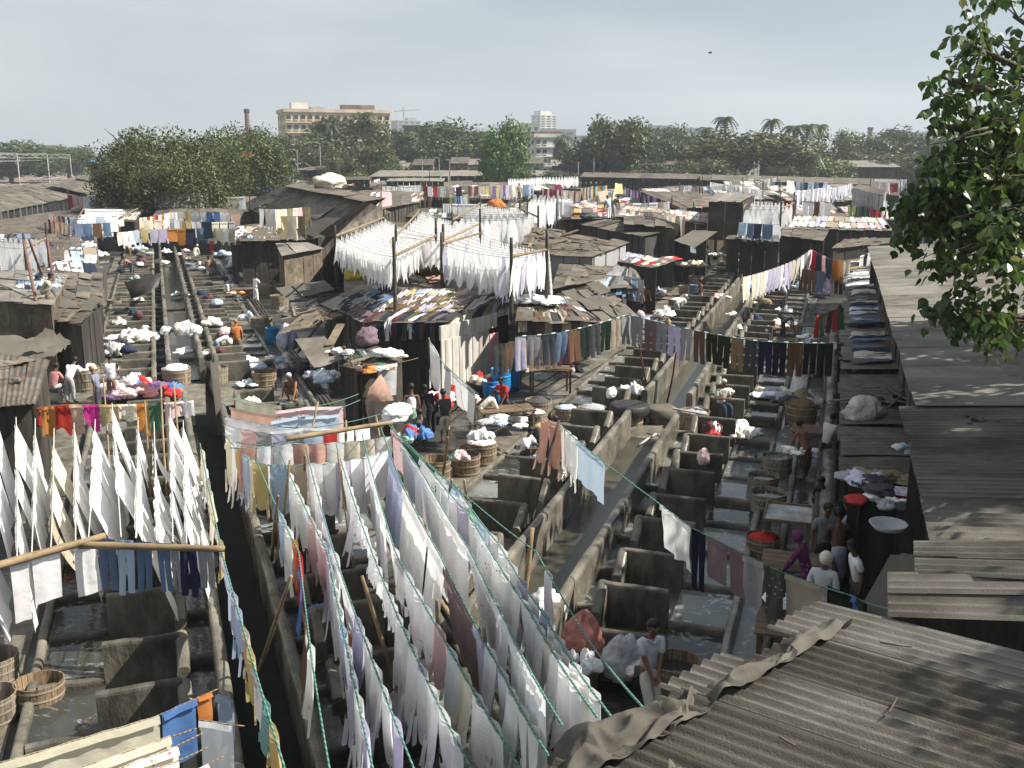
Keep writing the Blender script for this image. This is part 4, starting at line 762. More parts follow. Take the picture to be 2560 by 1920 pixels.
# -- near left: sheets on lines that run back from the bamboo bar
pole((-40, 1424, 2.4), (262, 1340, 2.42), .06, 'long pale bamboo bar carrying the jeans at the near left'); pole((185, 1362, 2.36), (560, 1372, 2.4), .055, 'dark bamboo bar behind the hanging jeans')
bk = [(-60, 1075), (-5, 1055), (40, 1052), (88, 1048), (135, 1050), (185, 1040), (238, 1045), (280, 990), (345, 1030), (385, 1050), (425, 1005), (458, 1030)]; ft = [(-90, 1430), (-15, 1410), (36, 1398), (84, 1382), (132, 1368), (182, 1358), (225, 1352), (302, 1342), (345, 1345), (388, 1350), (428, 1355), (462, 1358)]
for i, (b0, f0) in enumerate(zip(bk, ft)):
    it = [('sheet', 'white', None, R.uniform(.9, 2.8), R.uniform(.8, 1.85)) for _ in range(9)]
    if i == 4: it = [('sheet', 'cream', None, 1.6, 1.3), ('sheet', 'cream', 'floral', 1.5, 1.5), ('towel', 'beige'), ('sheet', 'white', None, 2, 1.2), ('sheet', 'white', None, 2, 1.2)]
    if i == 9: it = [('towel', 'white')] * 3 + [('shirt', 'white')] * 12
    if i == 7: it = [('sheet', 'white', None, 2.2, 1.9), ('sheet', 'white', 'floral', 1.2, 1.7), ('sheet', 'white', None, 2.6, 1.6), ('sheet', 'white', None, 2.4, 1.4)]
    line(f'{nth(i)} sheet line from left edge', [(b0[0], b0[1] + R.uniform(-14, 22), 2.45 + R.uniform(-.12, .3)), (f0[0] + R.uniform(-8, 8), f0[1], 2.36)], it, 'rope_white', .012, .012, (.0, .3), R.uniform(0, .2), .96, 'far end', sw=(-.40, -.06), group='white sheets hung toward the camera at the near left')
line('the near bamboo bar', [(-30, 1420, 2.38), (240, 1346, 2.4), (545, 1370, 2.38)], [.3, ('towel', 'white', None, .26, 1.05), .05, ('towel', 'white', None, .42, .85), .18, ('towel', 'white', None, .36, .9), .02, ('trousers', 'denim', None, .32, .86), ('trousers', 'sky', None, .30, .9), ('trousers', 'denim', None, .28, .8), .03, ('trousers', 'denim', None, .24, .84), ('trousers', 'grey', None, .16, .8), ('trousers', 'navy', None, .27, .86), .02, ('trousers', 'grey', None, .27, .7), ('trousers', 'grey', None, .26, .75), ('towel', 'beige', None, .08, .7), ('trousers', 'denim', None, .24, .8), ('towel', 'sky', None, .14, .86)], None, 0, .0, (.0, .04), group='jeans and cloths over the bamboo bar')
line('the bright saree rope', [(-10, 1022, 2.45), (170, 1012, 2.5), (500, 1000, 2.45)], [('saree', c, 'floral' if k % 3 == 2 else None, R.uniform(.26, .46), R.uniform(.38, .8)) for k, c in enumerate(['mint', 'lilac', 'red', 'orange', 'red', 'peach', 'magenta', 'yellow', 'cream', 'orange', 'green', 'pink', 'white', 'white', 'orange', 'white', 'green', 'peach', 'maroon', 'cream', 'yellow', 'red', 'white', 'orange', 'pink', 'red', 'yellow'])], 'rope_brown', .012, .015, (-.05, .05), group='bright sarees bunched on one rope')
for k, (u, v) in enumerate([(258, 945), (402, 955), (362, 1000), (434, 960)]): pole((u + 20, v + 330, .1), (u, v, 2.9), .025, 'thin brown prop pole among the white sheets, %s from the left' % nth(k), group='prop poles at the near left')
pole((70, 1210, 1.2), (92, 1170, 1.4), .02, 'short stick among the white sheets')
# -- bottom left ropes
line('uppermost brown rope at bottom left', [(-40, 1920, 2.4), (387, 1793, 2.4), (545, 1722, 2.4)], [.0, ('sheet', 'cream', None, 1.72, .9), .03, ('sheet', 'blue', None, .42, .75), ('towel', 'orange', None, .17, .42), ('towel', 'grey', None, .12, .3)], 'rope_brown', .008, .0, (0, .02), group='sheets on the lowest left ropes')
for k, (p0, p1, p2, it) in enumerate([((-30, 2000), (380, 1857), (505, 1817), [('sheet', 'cream', None, 1.75, .8)]), ((-20, 2040), (420, 1876), (508, 1832), [('sheet', 'cream', 'floral', 1.76, .8)]), ((-20, 2090), (440, 1905), (520, 1868), [('sheet', 'white', 'floral', 1.72, .8), .28, ('tshirt', 'white', None, .5, .6)]), ((-20, 2130), (470, 1935), (560, 1890), [1.6, ('sheet', 'white', 'floral', .4, .5)])]):
    line(f'{nth(k + 1)} brown rope at bottom left', [(*p0, 2.4), (*p1, 2.4), (*p2, 2.4)], it, 'rope_brown', .008, .0, (0, .02), group='sheets on the lowest left ropes')
line('the short rope end at the bottom left', [(500, 1800, 2.5), (612, 1815, 2.45)], [('towel', 'white', None, .36, .62), ('towel', 'white', None, .22, .6)], 'rope_brown', .008)
line('the concrete edge behind the blue cloth', [(545, 1735, 1.5), (600, 1760, 1.5)], [('sheet', 'sky', None, .3, .9)], None, 0)
# -- the step line of clothes left of the middle fan
line('the step line', [(500, 1108, 2.4), (557, 1390, 2.3), (716, 1935, 2.3)], lambda r, i: (r.choice(['towel', 'tshirt', 'towel', 'shirt']), ['cream', 'cream', 'white', 'beige', 'cream', 'cream', 'beige', 'white', 'yellow', 'lilac', 'sky', 'lilac', 'sky', 'beige', 'yellow', 'grey', 'mint', 'yellow', 'sky', 'white', 'mint', 'cream'][i % 22], 'stripe' if i % 9 == 7 else None, None, None), 'rope_green', .014, .01, (.0, .08), .03, .99, 'far end', lscale=.85, group='clothes on the step line')
# -- the fan of green ropes
pole((716, 1098, 2.6), (980, 1056, 2.6), .05, 'stout bamboo crossbar at the back of the green rope fan')
FAN = [
 ('first green fan rope', [(640, 1150, 2.5), (747, 1380, 2.3), (783, 1673, 2.3), (826, 1935, 2.35)], [1.2, ('shirt', 'sky'), ('shirt', 'white'), ('tshirt', 'orange', None, .5, .9), ('tshirt', 'red', None, .6, .9), ('towel', 'blue', None, .5, .9), .9, ('towel', 'brown', None, .8, 1.0), ('towel', 'white', None, .4, .9), ('shirt', 'white')], .14),
 ('second green fan rope', [(700, 1130, 2.5), (819, 1380, 2.35), (935, 1935, 2.35)], lambda r, i: ('shirt', r.choice(['white', 'white', 'white', 'white', 'white', 'sky', 'lilac', 'pink' if i < 9 else 'white'])), .1),
 ('third green fan rope', [(765, 1120, 2.5), (835, 1380, 2.4), (920, 1621, 2.35), (1040, 1935, 2.35)], lambda r, i: (('sheet', 'lilac', None, 2.3, .95) if i == 4 else ('sheet', 'white', None, 1.6, .9) if i == 6 else ('shirt', r.choice(['white', 'white', 'white', 'lilac', 'white']))), .08),
 ('fourth green fan rope', [(840, 1110, 2.5), (930, 1380, 2.4), (1030, 1621, 2.4), (1185, 1935, 2.4)], lambda r, i: ((r.choice(['tshirt', 'towel', 'tshirt']), 'white', None, r.uniform(.3, .42), r.uniform(.28, .45)) if 4 < i < 18 else ('shirt', 'white', None, .5, .9)), .08),
 ('fifth green fan rope', [(905, 1085, 2.55), (988, 1380, 2.45), (1096, 1572, 2.4), (1310, 1935, 2.4)], lambda r, i: [('sheet', 'white', None, 1.9, 1.25), ('sheet', 'white', None, 1.9, 1.15), ('sheet', 'white', None, 1.2, 1.1), ('shorts', 'white'), ('towel', 'grey', None, .4, .6), ('tshirt', 'white', 'stripe'), ('tshirt', 'white'), ('tshirt', 'white', 'stripe'), ('tshirt', 'pink'), ('tshirt', 'white'), ('tshirt', 'cream'), ('tshirt', 'white', 'stripe'), ('tshirt', 'white'), ('shorts', 'white'), ('tshirt', 'white')][min(i, 14)], .1),
 ('sixth green fan rope', [(952, 1068, 2.6), (1010, 1220, 2.5), (1096, 1380, 2.45), (1255, 1683, 2.5), (1372, 1890, 3.2)], lambda r, i: [('sheet', 'sky', 'stripe', 2.3, 1.3), ('sheet', 'white', None, 2.2, 1.35), ('sheet', 'white', None, 1.3, 1.2), ('sheet', 'mauve', None, 1.9, 1.05), ('towel', 'lilac', None, .6, .9), ('shirt', 'white')][min(i, 5)], .12),
 ('seventh green fan rope', [(978, 1060, 2.6), (1060, 1190, 2.55), (1177, 1380, 2.5), (1262, 1549, 2.6), (1405, 1812, 3.7)], lambda r, i: [('sheet', 'white', None, 1.9, 1.3), ('sheet', 'white', None, 1.7, 1.4), ('sheet', 'white', None, 2.1, 1.35), ('sheet', 'white', 'floral', 2.1, 1.25), ('sheet', 'white', None, 1.0, 1.0)][min(i, 4)], .1),
 ('eighth green fan rope', [(972, 1062, 2.6), (1060, 1154, 2.6), (1175, 1290, 2.55), (1325, 1530, 2.6), (1492, 1792, 3.8)], lambda r, i: [('sheet', 'pink', None, 1.0, .8), ('sheet', 'green', 'stripe', 1.3, .9), ('sheet', 'white', 'floral', 1.2, 1.0), ('towel', 'white'), ('shirt', 'white'), ('shirt', 'lilac'), ('shirt', 'white'), ('sheet', 'white', 'floral', 1.6, 1.1)][i] if i < 8 else ('shirt', r.choice(['white', 'white', 'cream']), None, r.uniform(.5, .7), .85), .02),
 ('ninth green fan rope', [(1062, 1156, 2.6), (1138, 1213, 2.6), (1250, 1365, 2.6), (1364, 1543, 2.65), (1528, 1792, 3.8)], lambda r, i: ('towel' if i < 5 else 'shirt', r.choice(['white', 'white', 'sky', 'lilac', 'mint' if i < 9 else 'white']), None, None, .75), .05)]
for nm, pts, it, a in FAN: line(nm, pts, it, 'rope_green', .013, .012, (-.04, .05), a, .97, 'far end', lscale=1.12, scale=1.08, group='clothes on the ' + nm)
line('the bare rope in front of the concrete pens', [(1010, 1100, 2.7), (1168, 1243, 2.6), (1341, 1380, 2.6), (1468, 1595, 2.9), (1610, 1772, 3.9)], [7.05, ('shirt', 'white', None, .4, .95)], 'rope_green', .012, .008, a=.0, res=(9, 12))
line('sagging rope behind the fan', [(560, 1085, 2.4), (640, 1160, 2.35), (785, 1160, 2.4), (880, 1152, 2.4), (985, 1120, 2.4)], lambda r, i: ('shirt', ['cream', 'white', 'yellow', 'lilac', 'sky', 'cream', 'yellow', 'sky', 'beige', 'white', 'white', 'lilac', 'white', 'white', 'white'][min(14, i)], None, r.uniform(.3, .42), r.uniform(.95, 1.2)), 'rope_green', .013, .03, (-.04, .02), .03, .98, group='kurtas and shirts on the sagging cross rope')
line('the second cross rope behind the fan', [(575, 1120, 2.45), (720, 1110, 2.5), (990, 1090, 2.5)], lambda r, i: ('shirt', r.choice(['white', 'white', 'white', 'cream', 'peach']), None, r.uniform(.3, .4), r.uniform(.8, 1.05)), 'rope_green', .012, .03, (-.02, .03), .05, .98, group='white shirts on the second cross rope')
line('the draped cream cloth rope', [(590, 1105, 2.55), (715, 1100, 2.6)], [('sheet', 'cream', 'floral', 1.7, .55)], 'rope_green', .012, .08)
for k, (p0, p1) in enumerate([((730, 1330), (795, 1005)), ((868, 1310), (865, 1050)), ((985, 1330), (940, 1040)), ((885, 1420), (845, 1130)), ((690, 1420), (725, 1150)), ((1085, 1370), (1130, 1200)), ((1185, 1380), (1160, 1200)), ((752, 1280), (762, 1140)), ((680, 1400), (695, 1240)), ((1100, 1240), (1097, 1190)), ((640, 1700), (728, 1440)), ((1012, 1790), (905, 1440)), ((1095, 1700), (1092, 1500)), ((1215, 1750), (1210, 1570))]):
    base = P(*p0, .6); top = P(*p1, 2.75); pole(base, V((top.x, base.y * .5 + top.y * .5, top.z)) if abs(base.y - top.y) > 3 else top, .028, 'bamboo prop under the green rope fan, %s counted from back left' % nth(k), group='bamboo props of the rope fan')
pole((985, 1200, .3), (1420, 1900, .5), .06, 'long bamboo pole lying low under the white sheets'); pole((1050, 1420, .3), (1395, 1960, .35), .05, 'second long bamboo pole lying low under the white sheets')
# -- pink and white sheets stacked behind the fan
for k, (pts, cols) in enumerate([([(582, 992), (770, 1018), (896, 985)], [('cream', 'stripe'), ('pink', 'floral'), ('pink', 'floral')]), ([(569, 1016), (748, 1044), (900, 1000)], [('peach', None), ('sky', None), ('sky', None)]), ([(560, 1040), (764, 1070), (985, 1024)], [('white', None), ('white', None), ('pink', 'floral'), ('pink', 'floral')])]):
    line(f'the {nth(k)} sheet rope behind the fan', [(*p, 2.4) for p in pts], [('sheet', c, p, 1.5 + .12 * j, .62) for j, (c, p) in enumerate(cols)], 'rope_green', .012, .03, (0, .05), .02, 1, group='sheets on the ropes behind the fan', res=(9, 6))
line('the fourth rope behind the fan', [(555, 1062, 2.4), (780, 1092, 2.4), (960, 1050, 2.4)], [('tshirt', c, None, .42, .6) for c in ['white', 'pink', 'grey', 'lilac', 'grey', 'sky', 'red', 'white', 'white', 'maroon', 'white', 'black', 'white', 'white', 'maroon']], 'rope_green', .012, .03, (0, .05), .02, 1)
drape('flowered peach blanket thrown over poles behind the fan', [(912, 1012, 1.9), (985, 1000, 1.7), (955, 935, 2.7), (925, 965, 2.6)], 12, 10, 'cloth_floral', .05, 'blanket', 'blanket', 3, .12, COLS['peach'])
bundle((990, 1046, 2.2), .42, .35, 'white', 'folded white sheet bundle on the bamboo crossbar end')
# -- middle line from the house corner
pole((1072, 940, 0), (1072, 846, 2.75), .04, 'leaning grey post at the dark corner of the middle house', 'bamboo')
line('the short rope from the house corner', [(1072, 848, 2.75), (1105, 905, 2.2), (1195, 985, 1.8)], [.1, ('shirt', 'white', None, .8, 1.3), .5, ('towel', 'grey', None, .45, .9), .3] + [('towel', c, None, .55, .95) for c in ('white', 'white', 'grey', 'grey', 'white', 'cream')], 'rope_green', .014, .01, (0, .03), group='towels on the short rope from the house corner', res=(6, 8))
# -- the long trouser line
TR = ['lilac', 'grey', 'charcoal', 'denim', 'brown', 'black', 'charcoal', 'black', 'beige', 'grey', 'grey', 'mauve', 'grey', 'lilac', 'grey', 'brown', 'black', 'black', 'khaki', 'charcoal', 'navy', 'black', 'brown', 'black', 'black', 'charcoal']
line('long trouser line across right pens', [(1288, 842, 2.55), (1400, 832, 2.6), (1573, 786, 2.95), (1655, 808, 2.75), (1886, 852, 2.5), (2126, 858, 2.5)], lambda r, i: ('trousers', TR[i % 26], None, r.uniform(.38, .5), r.uniform(1.0, 1.12)), 'rope_green', .014, .012, (.0, .07), .0, .99, group='trousers on the long line', res=(6, 8))
line('long trouser line as pockets', [(1288, 840, 2.57), (1400, 830, 2.62), (1573, 784, 2.97), (1655, 806, 2.77), (1886, 850, 2.52), (2126, 856, 2.52)], lambda r, i: ('towel', 'white', None, .13, .24), None, 0, .012, (.12, .4), .02, .98, res=(2, 3), group='white trouser pockets turned out on the line')
pole((1622, 985, .0), (1598, 860, 2.5), .03, 'thin prop leaning under the trouser line', 'red_iron'); pole((1668, 1005, .3), (1690, 880, 2.5), .03, 'second thin prop under the trouser line standing in the canal', 'red_iron'); pole((1573, 860, .5), (1573, 782, 3.0), .03, 'peak post of the long trouser line')
line('the dark rail of trousers under the house eave', [(1235, 862, 2.2), (1330, 850, 2.2), (1480, 832, 2.25)], lambda r, i: ('trousers', r.choice(DRK + ['khaki', 'beige', 'maroon']), None, None, None), 'rope_dark', .01, .01, (-.03, .03), group='trousers on the rail under the house eave')
# -- centre line with the grey blue cloth
line('slack rope over the middle pens', [(1280, 1005, 2.6), (1367, 1050, 2.6), (1403, 1064, 2.6), (1507, 1155, 2.5), (1556, 1190, 2.5), (1627, 1243, 2.45), (1726, 1317, 2.4), (1965, 1436, 2.3), (2132, 1490, 2.3), (2262, 1528, 4.2)], [1.55, ('shirt', 'peach', None, .42, 1.05), ('shirt', 'peach', None, .42, 1.1), ('towel', 'cream', None, .22, 1.0), .04, ('shirt', 'white', None, .34, .95), ('shirt', 'white', None, .36, 1.0), .08, ('sheet', 'sky', None, 1.55, .82), 2.25, ('saree', 'white', None, 1.05, .75), ('trousers', 'black', None, .35), ('sheet', 'mauve', None, .46, .72), ('sheet', 'mauve', None, .34, .8), ('saree', 'grey', 'floral', .42, .85), ('saree', 'charcoal', 'floral', .36, .85), ('sheet', 'beige', None, .6, .7), ('trousers', 'black', None, .62, .9), ('sheet', 'blue', None, .62, .8), ('sheet', 'black', None, .85, .95)], 'rope_green', .013, .008, (.0, .04), group='clothes on the rope of the grey blue cloth', res=(10, 10))
pole((1318, 1345, .2), (1398, 1050, 2.75), .03, 'long dark prop leaning over the middle pens', 'pole_dark'); pole((1310, 1500, .2), (1330, 1320, 1.6), .05, 'stout stick under the single white shirt', 'bamboo')
# -- right far lines
line('lilac line over far right pens', [(1857, 694, 3.0), (1985, 652, 3.2), (2029, 624, 3.6), (2076, 648, 3.3), (2146, 652, 3.2)], lambda r, i: ('shirt' if i < 22 else 'trousers', (['cream', 'white', 'cream', 'white', 'cream', 'white', 'lilac', 'lilac', 'lilac', 'white', 'lilac', 'lilac', 'cream', 'cream', 'white', 'grey', 'white', 'red', 'navy', 'pink', 'navy', 'orange', 'cream', 'white', 'white', 'pink', 'white'] + ['white'] * 30)[i], None, r.uniform(.42, .55), 1.1), 'rope_brown', .012, .01, (.0, .06), group='shirts on the lilac line')
line('line under the red shirt', [(2000, 672, 2.7), (2060, 680, 2.6), (2146, 676, 2.7)], lambda r, i: ('trousers', r.choice(['white', 'khaki', 'brown', 'black', 'grey', 'lilac', 'denim']), None, .42, 1.15), 'rope_brown', .012, .01, (.0, .06), group='trousers on the lower line at the right')
pole((2030, 690, 0), (2027, 612, 4.0), .04, 'post at the peak of the lilac line', 'pole_dark')
line('the small striped rags by the low roofs', [(2150, 640, 3.2), (2182, 628, 3.4)], lambda r, i: ('towel', r.choice(['white', 'black', 'white', 'grey']), None, .3, .7), 'rope_brown', .012)
line('the short dark line beside the low roofs', [(2040, 790, 2.3), (2070, 780, 2.3), (2140, 752, 2.5)], lambda r, i: ('towel', r.choice(['maroon', 'red', 'khaki', 'green', 'grey']), None, .4, .9), 'rope_dark', .012, group='cloths on the short dark line')
# -- racks of white clothes on the roofs
def rack(desc, q, n, gen, drop=1.0, posts=True, same=None, scale=1.0, res=None, gap=(-.14, -.02), r=.008):
    c = [P(*p) if not isinstance(p, Vector) else p for p in q]
    for k in range(n):
        t = k / max(1, n - 1); p0, p1 = c[0].lerp(c[3], t), c[1].lerp(c[2], t)
        line(f'{nth(k)} row of {desc}', [p0, p1], gen, 'rope_dark', r, .014, gap, .01, .99, lscale=drop, scale=scale, res=res, same=False, group=f'{desc}, {nth(k)} row' , ropelabel=f'thin rope, {nth(k)} from the front of {desc}', seed=k * 7 + sum(map(ord, desc)))
    for j, (a, b) in enumerate(((0, 3), (1, 2))): pole(c[a] + V((0, 0, .03)), c[b] + V((0, 0, .03)), .05, f'{("left", "right")[j]} crossbar of {desc}', 'bamboo')
    if posts:
        for j in range(4): pole(V((c[j].x, c[j].y, c[j].z - 2.2)), V((c[j].x, c[j].y, c[j].z + (.5, .7, .8, .5)[j])), .065, f'dark corner post of {desc}, {("front left", "front right", "back right", "back left")[j]}', 'pole_dark')
WG = lambda r, i: ('pointed', r.choice(['white'] * 12 + ['sky', 'lilac', 'pink']), None, None, None)
WO = lambda r, i: ('pointed', 'white', None, None, None)
rack('the left white clothes rack', [(838, 592, 4.9), (985, 642, 4.9), (1090, 590, 4.9), (960, 545, 4.9)], 13, WO, 1.2, same='white shirt in the left rack of the roof', scale=1.1, res=(4, 5))
rack('the middle white clothes rack', [(990, 590, 4.9), (1108, 602, 4.9), (1200, 560, 4.9), (1050, 525, 4.9)], 10, WO, 1.2, same='white shirt in the middle rack of the roof', scale=1.1, res=(4, 5))
rack('the front right white clothes rack', [(1104, 612, 4.9), (1278, 644, 4.9), (1366, 626, 4.9), (1200, 585, 4.9)], 7, WG, 1.5, scale=1.1, res=(5, 7), same='white shirt in the front right rack of the roof')
rack('the back white clothes rack', [(1130, 552, 4.9), (1345, 544, 4.9), (1300, 522, 4.9), (1200, 508, 4.9)], 9, WO, 1.4, same='white shirt in the back rack of the roof', scale=1.2, res=(4, 5))
rack('the far white clothes rack', [(1318, 504, 4.9), (1436, 496, 4.9), (1436, 488, 4.9), (1330, 486, 4.9)], 4, WO, 1.7, same='white shirt in the far rack of the roof', scale=1.3, res=(3, 4))
line('the front end of the right rack', [(1278, 646, 4.9), (1368, 626, 4.9)], WG, 'rope_dark', .01, .02, (0, .05), lscale=1.5, res=(5, 6), group='white shirts on the rack end')
rack('the left edge white rack', [(-60, 606, 4.3), (62, 622, 4.3), (118, 596, 4.3), (-20, 590, 4.3)], 3, WO, 1.5, same='white shirt in the rack at the left edge', scale=1.1, res=(4, 5))
for k, (u, v, u2, v2) in enumerate([(58, 600, 90, 752), (72, 598, 106, 690), (117, 588, 136, 706)]): pole((u2, v2, 3.25), (u, v, 5.0), .05, 'brown pole on the boy\'s roof, %s from the left' % nth(k), 'red_iron')
rack('the far left tall white sheets', [(190, 552, 3.8), (300, 545, 3.8), (345, 522, 4.4), (210, 522, 4.6)], 3, lambda r, i: ('sheet', 'white', None, 1.6, 1.3), 1.0, posts=False, same='white sheet in the tall rows below the big tree', res=(3, 4))
# -- far coloured lines
far = [('the coloured line below the left shed', [(118, 530), (185, 545), (285, 540)], 4.0, ['sky', 'peach', 'beige', 'charcoal', 'white', 'sky', 'white', 'grey'], 1), ('the second coloured line below the left shed', [(120, 548), (180, 560), (290, 556)], 3.8, ['maroon', 'peach', 'peach', 'beige', 'grey', 'denim', 'brown', 'black', 'red', 'denim', 'white'], 1.3),
 ('front shirt row over far left pens', [(292, 582), (345, 575), (430, 572), (520, 570), (600, 572)], 3.6, ['cream', 'white', 'yellow', 'sky', 'lilac', 'orange', 'denim', 'navy', 'cream', 'beige', 'white', 'white', 'white', 'white', 'cream', 'brown', 'orange', 'cream'], 1.15),
 ('second shirt row over far left pens', [(340, 552), (430, 548), (520, 556), (610, 552)], 4.0, ['peach', 'cream', 'white', 'white', 'yellow', 'white', 'navy', 'cream', 'grey', 'white', 'cream', 'maroon', 'white'], 1.1), ('third shirt row over far left pens', [(348, 545), (430, 530), (540, 530), (610, 534)], 4.2, ['cream', 'cream', 'red', 'orange', 'white', 'white', 'yellow', 'white', 'blue', 'white', 'peach', 'white'], 1.0),
 ('the red end row of shirts at the far left', [(296, 560), (300, 572)], 3.8, ['red', 'maroon', 'white'], 1.0), ('the white line beside the big tree', [(535, 468), (600, 456)], 4.6, ['white'], 1.3), ('the blue cloth line beside the big tree', [(612, 458), (640, 458), (705, 455)], 4.6, ['sky', 'blue', 'blue', 'navy', 'grey', 'pink', 'white'], 1.6), ('the cream line above the iron roof', [(648, 522), (690, 524), (760, 518), (776, 518)], 5.2, ['white', 'cream', 'khaki', 'pink', 'beige', 'navy', 'red', 'peach'], 1.4), ('the lower cream line above the iron roof', [(690, 540), (770, 540)], 4.8, ['yellow', 'cream', 'khaki'], 1.6),
 ('the small bright line behind the pitched roof', [(850, 462), (900, 452), (950, 446)], 4.6, ['white', 'cream', 'lilac', 'white', 'sky', 'peach', 'yellow', 'red', 'navy'], 1.5), ('the left long coloured line behind the racks', [(1058, 466), (1110, 467), (1168, 467)], 4.8, ['red', 'white', 'cream', 'maroon', 'navy', 'white', 'denim', 'cream', 'brown', 'yellow'], 1.6), ('the lower left coloured line behind the racks', [(1060, 490), (1120, 494), (1175, 484)], 4.4, ['brown', 'charcoal', 'charcoal', 'olive', 'navy', 'blue', 'grey', 'mint'], 1.5), ('the middle long coloured line behind the racks', [(1170, 466), (1260, 463), (1338, 460)], 4.8, ['maroon', 'beige', 'grey', 'yellow', 'purple', 'grey', 'lilac', 'cream', 'denim', 'sky', 'lilac', 'green'], 2.0),
 ('the pink line behind the racks', [(1352, 470), (1400, 474), (1455, 478)], 4.6, ['purple', 'pink', 'red', 'magenta', 'cream', 'white', 'peach', 'lilac', 'orange'], 1.6), ('the tangled bright line behind the racks', [(1452, 470), (1480, 466), (1520, 464)], 4.8, ['mint', 'orange', 'green', 'denim', 'yellow', 'charcoal'], 1.8), ('the white cone row by the long roof', [(1270, 446), (1350, 442), (1448, 440)], 5.2, ['white'], 1.7), ('the purple cloth line at the right', [(1562, 468), (1605, 478), (1640, 482)], 4.8, ['lilac', 'purple', 'purple', 'navy'], 1.6), ('the dark trouser line at the right', [(1602, 480), (1660, 486), (1748, 490)], 4.8, ['navy', 'charcoal', 'purple', 'navy', 'maroon', 'maroon', 'brown', 'pink', 'beige', 'lilac', 'grey'], 2.0),
 ('the white roof edge trousers', [(1556, 522), (1660, 532), (1720, 542)], 4.6, ['cream', 'beige', 'grey', 'cream', 'white', 'beige', 'grey', 'brown'], 1.3), ('the far slanting white roof line', [(1775, 455), (1850, 462), (1910, 474)], 5.0, ['white'], 1.2), ('the lilac slope line at the far right', [(1985, 476), (2050, 470), (2130, 458)], 5.0, ['lilac', 'lilac', 'white', 'lilac', 'grey', 'white'], 1.8), ('the blue rail at the far right', [(1990, 456), (2080, 455)], 5.2, ['sky', 'denim', 'navy', 'sky'], 1.6), ('the grey sheet rail right of the white rack', [(2008, 502), (2036, 504), (2078, 506)], 5.0, ['grey', 'grey', 'brown', 'white'], 1.6), ('the blue cloths below the white rack', [(1848, 556), (1900, 560), (1950, 562)], 4.2, ['sky', 'denim', 'navy', 'denim', 'grey'], 1.2), ('the bright heap line at the far right', [(2120, 512), (2160, 518), (2220, 528)], 4.4, ['yellow', 'green', 'navy', 'red', 'white', 'denim', 'mint'], 1.2), ('the pale line under the far right roof', [(2210, 500), (2250, 508)], 4.4, ['white', 'sky', 'grey'], 1.2),
 ('the low line under the far roof', [(1726, 590), (1745, 592)], 3.2, ['sky', 'white', 'navy'], 1.4), ('the grey trousers over the brown roof edge', [(1560, 690), (1610, 700)], 2.7, ['grey', 'denim', 'grey', 'charcoal'], 1.1)]
for nm, pts, z, cols, ls in far:
    kd = 'trousers' if 'trouser' in nm else ('pointed' if 'cone' in nm else 'shirt')
    line(nm, [(u, v, z) for u, v in pts], lambda r, i, cols=cols, kd=kd: (r.choice([kd, kd, 'towel']) if kd != 'pointed' else kd, cols[(i * len(cols) // 26 + (i % 2)) % len(cols)] if len(cols) > 6 else cols[i % len(cols)], None, r.uniform(.42, .7), None), 'rope_dark', .012, .01, (-.02, .1), lscale=ls, res=(3, 3), group='garments on ' + nm)
rack('the far right white rack', [(1856, 524, 5.0), (1952, 522, 5.0), (1985, 508, 5.0), (1880, 500, 5.0)], 4, WO, 1.6, same='white shirt in the far right rack', scale=1.3, res=(3, 3))
for k, (u, v, vb) in enumerate([(1749, 440, 560), (1756, 440, 560), (1857, 442, 560), (1908, 452, 575), (1950, 450, 580), (1947, 447, 545), (2010, 446, 560), (2060, 455, 520), (1052, 470, 530), (1074, 420, 520), (1195, 450, 520), (1380, 470, 560), (832, 540, 640), (868, 500, 600), (900, 560, 700)]):
    b0 = P(u, vb, 1.5); pole(b0, PD(u, v, b0.y), .05, 'tall thin drying pole standing among the far roofs, %s listed from the right group' % nth(k), 'pole_dark', 'tall drying poles on the far roofs')
pole((905, 690, 2.2), (910, 600, 4.2), .05, 'brown stick above the yellow sack on the roof', 'red_iron'); pole((1378, 745, 2.6), (1362, 580, 4.8), .06, 'bent steel post right of the white rack', 'pole_steel'); pole((1282, 755, 2.7), (1280, 770, 2.6), .03, 'bent iron hook on the house roof edge', 'pole_dark')
# -- clothes lying on roofs
lay('the middle house roof', hq, 4, 15, ['trousers', 'trousers', 'shirt'], [['olive', 'maroon', 'grey', 'mauve', 'navy', 'charcoal', 'brown', 'white'], ['mauve', 'brown', 'khaki', 'beige', 'beige', 'lilac', 'white'], ['beige', 'cream', 'pink', 'khaki', 'cream', 'mauve', 'white'], ['cream', 'cream', 'white', 'white', 'sky', 'pink', 'yellow']], over=.75)
lay('the eave over the white wall', [(1122, 808, 2.68), (1285, 758, 2.68), (1300, 724, 3.3), (1180, 745, 3.3)], 1, 7, ['trousers', 'shirt'], ['cream', 'charcoal', 'cream', 'cream', 'white', 'beige'], over=.8)
lay('the lean-to roof of jeans', [(806, 758, 2.6), (905, 806, 2.62), (1012, 727, 3.35), (948, 697, 3.4)], 4, 4, ['trousers'], [['charcoal', 'navy', 'mauve'], ['charcoal', 'navy', 'denim', 'sky'], ['navy', 'denim', 'khaki'], ['navy', 'charcoal', 'sky']], a0=.25)
lay('roof right of the house', [(1290, 806, 2.55), (1500, 806, 2.5), (1420, 745, 2.9), (1300, 742, 2.95)], 3, 9, ['trousers', 'shirt', 'sheet'], [['cream', 'beige', 'charcoal', 'grey', 'brown'], ['beige', 'cream', 'brown', 'maroon', 'white'], ['white', 'white', 'sky', 'cream']], over=.55)
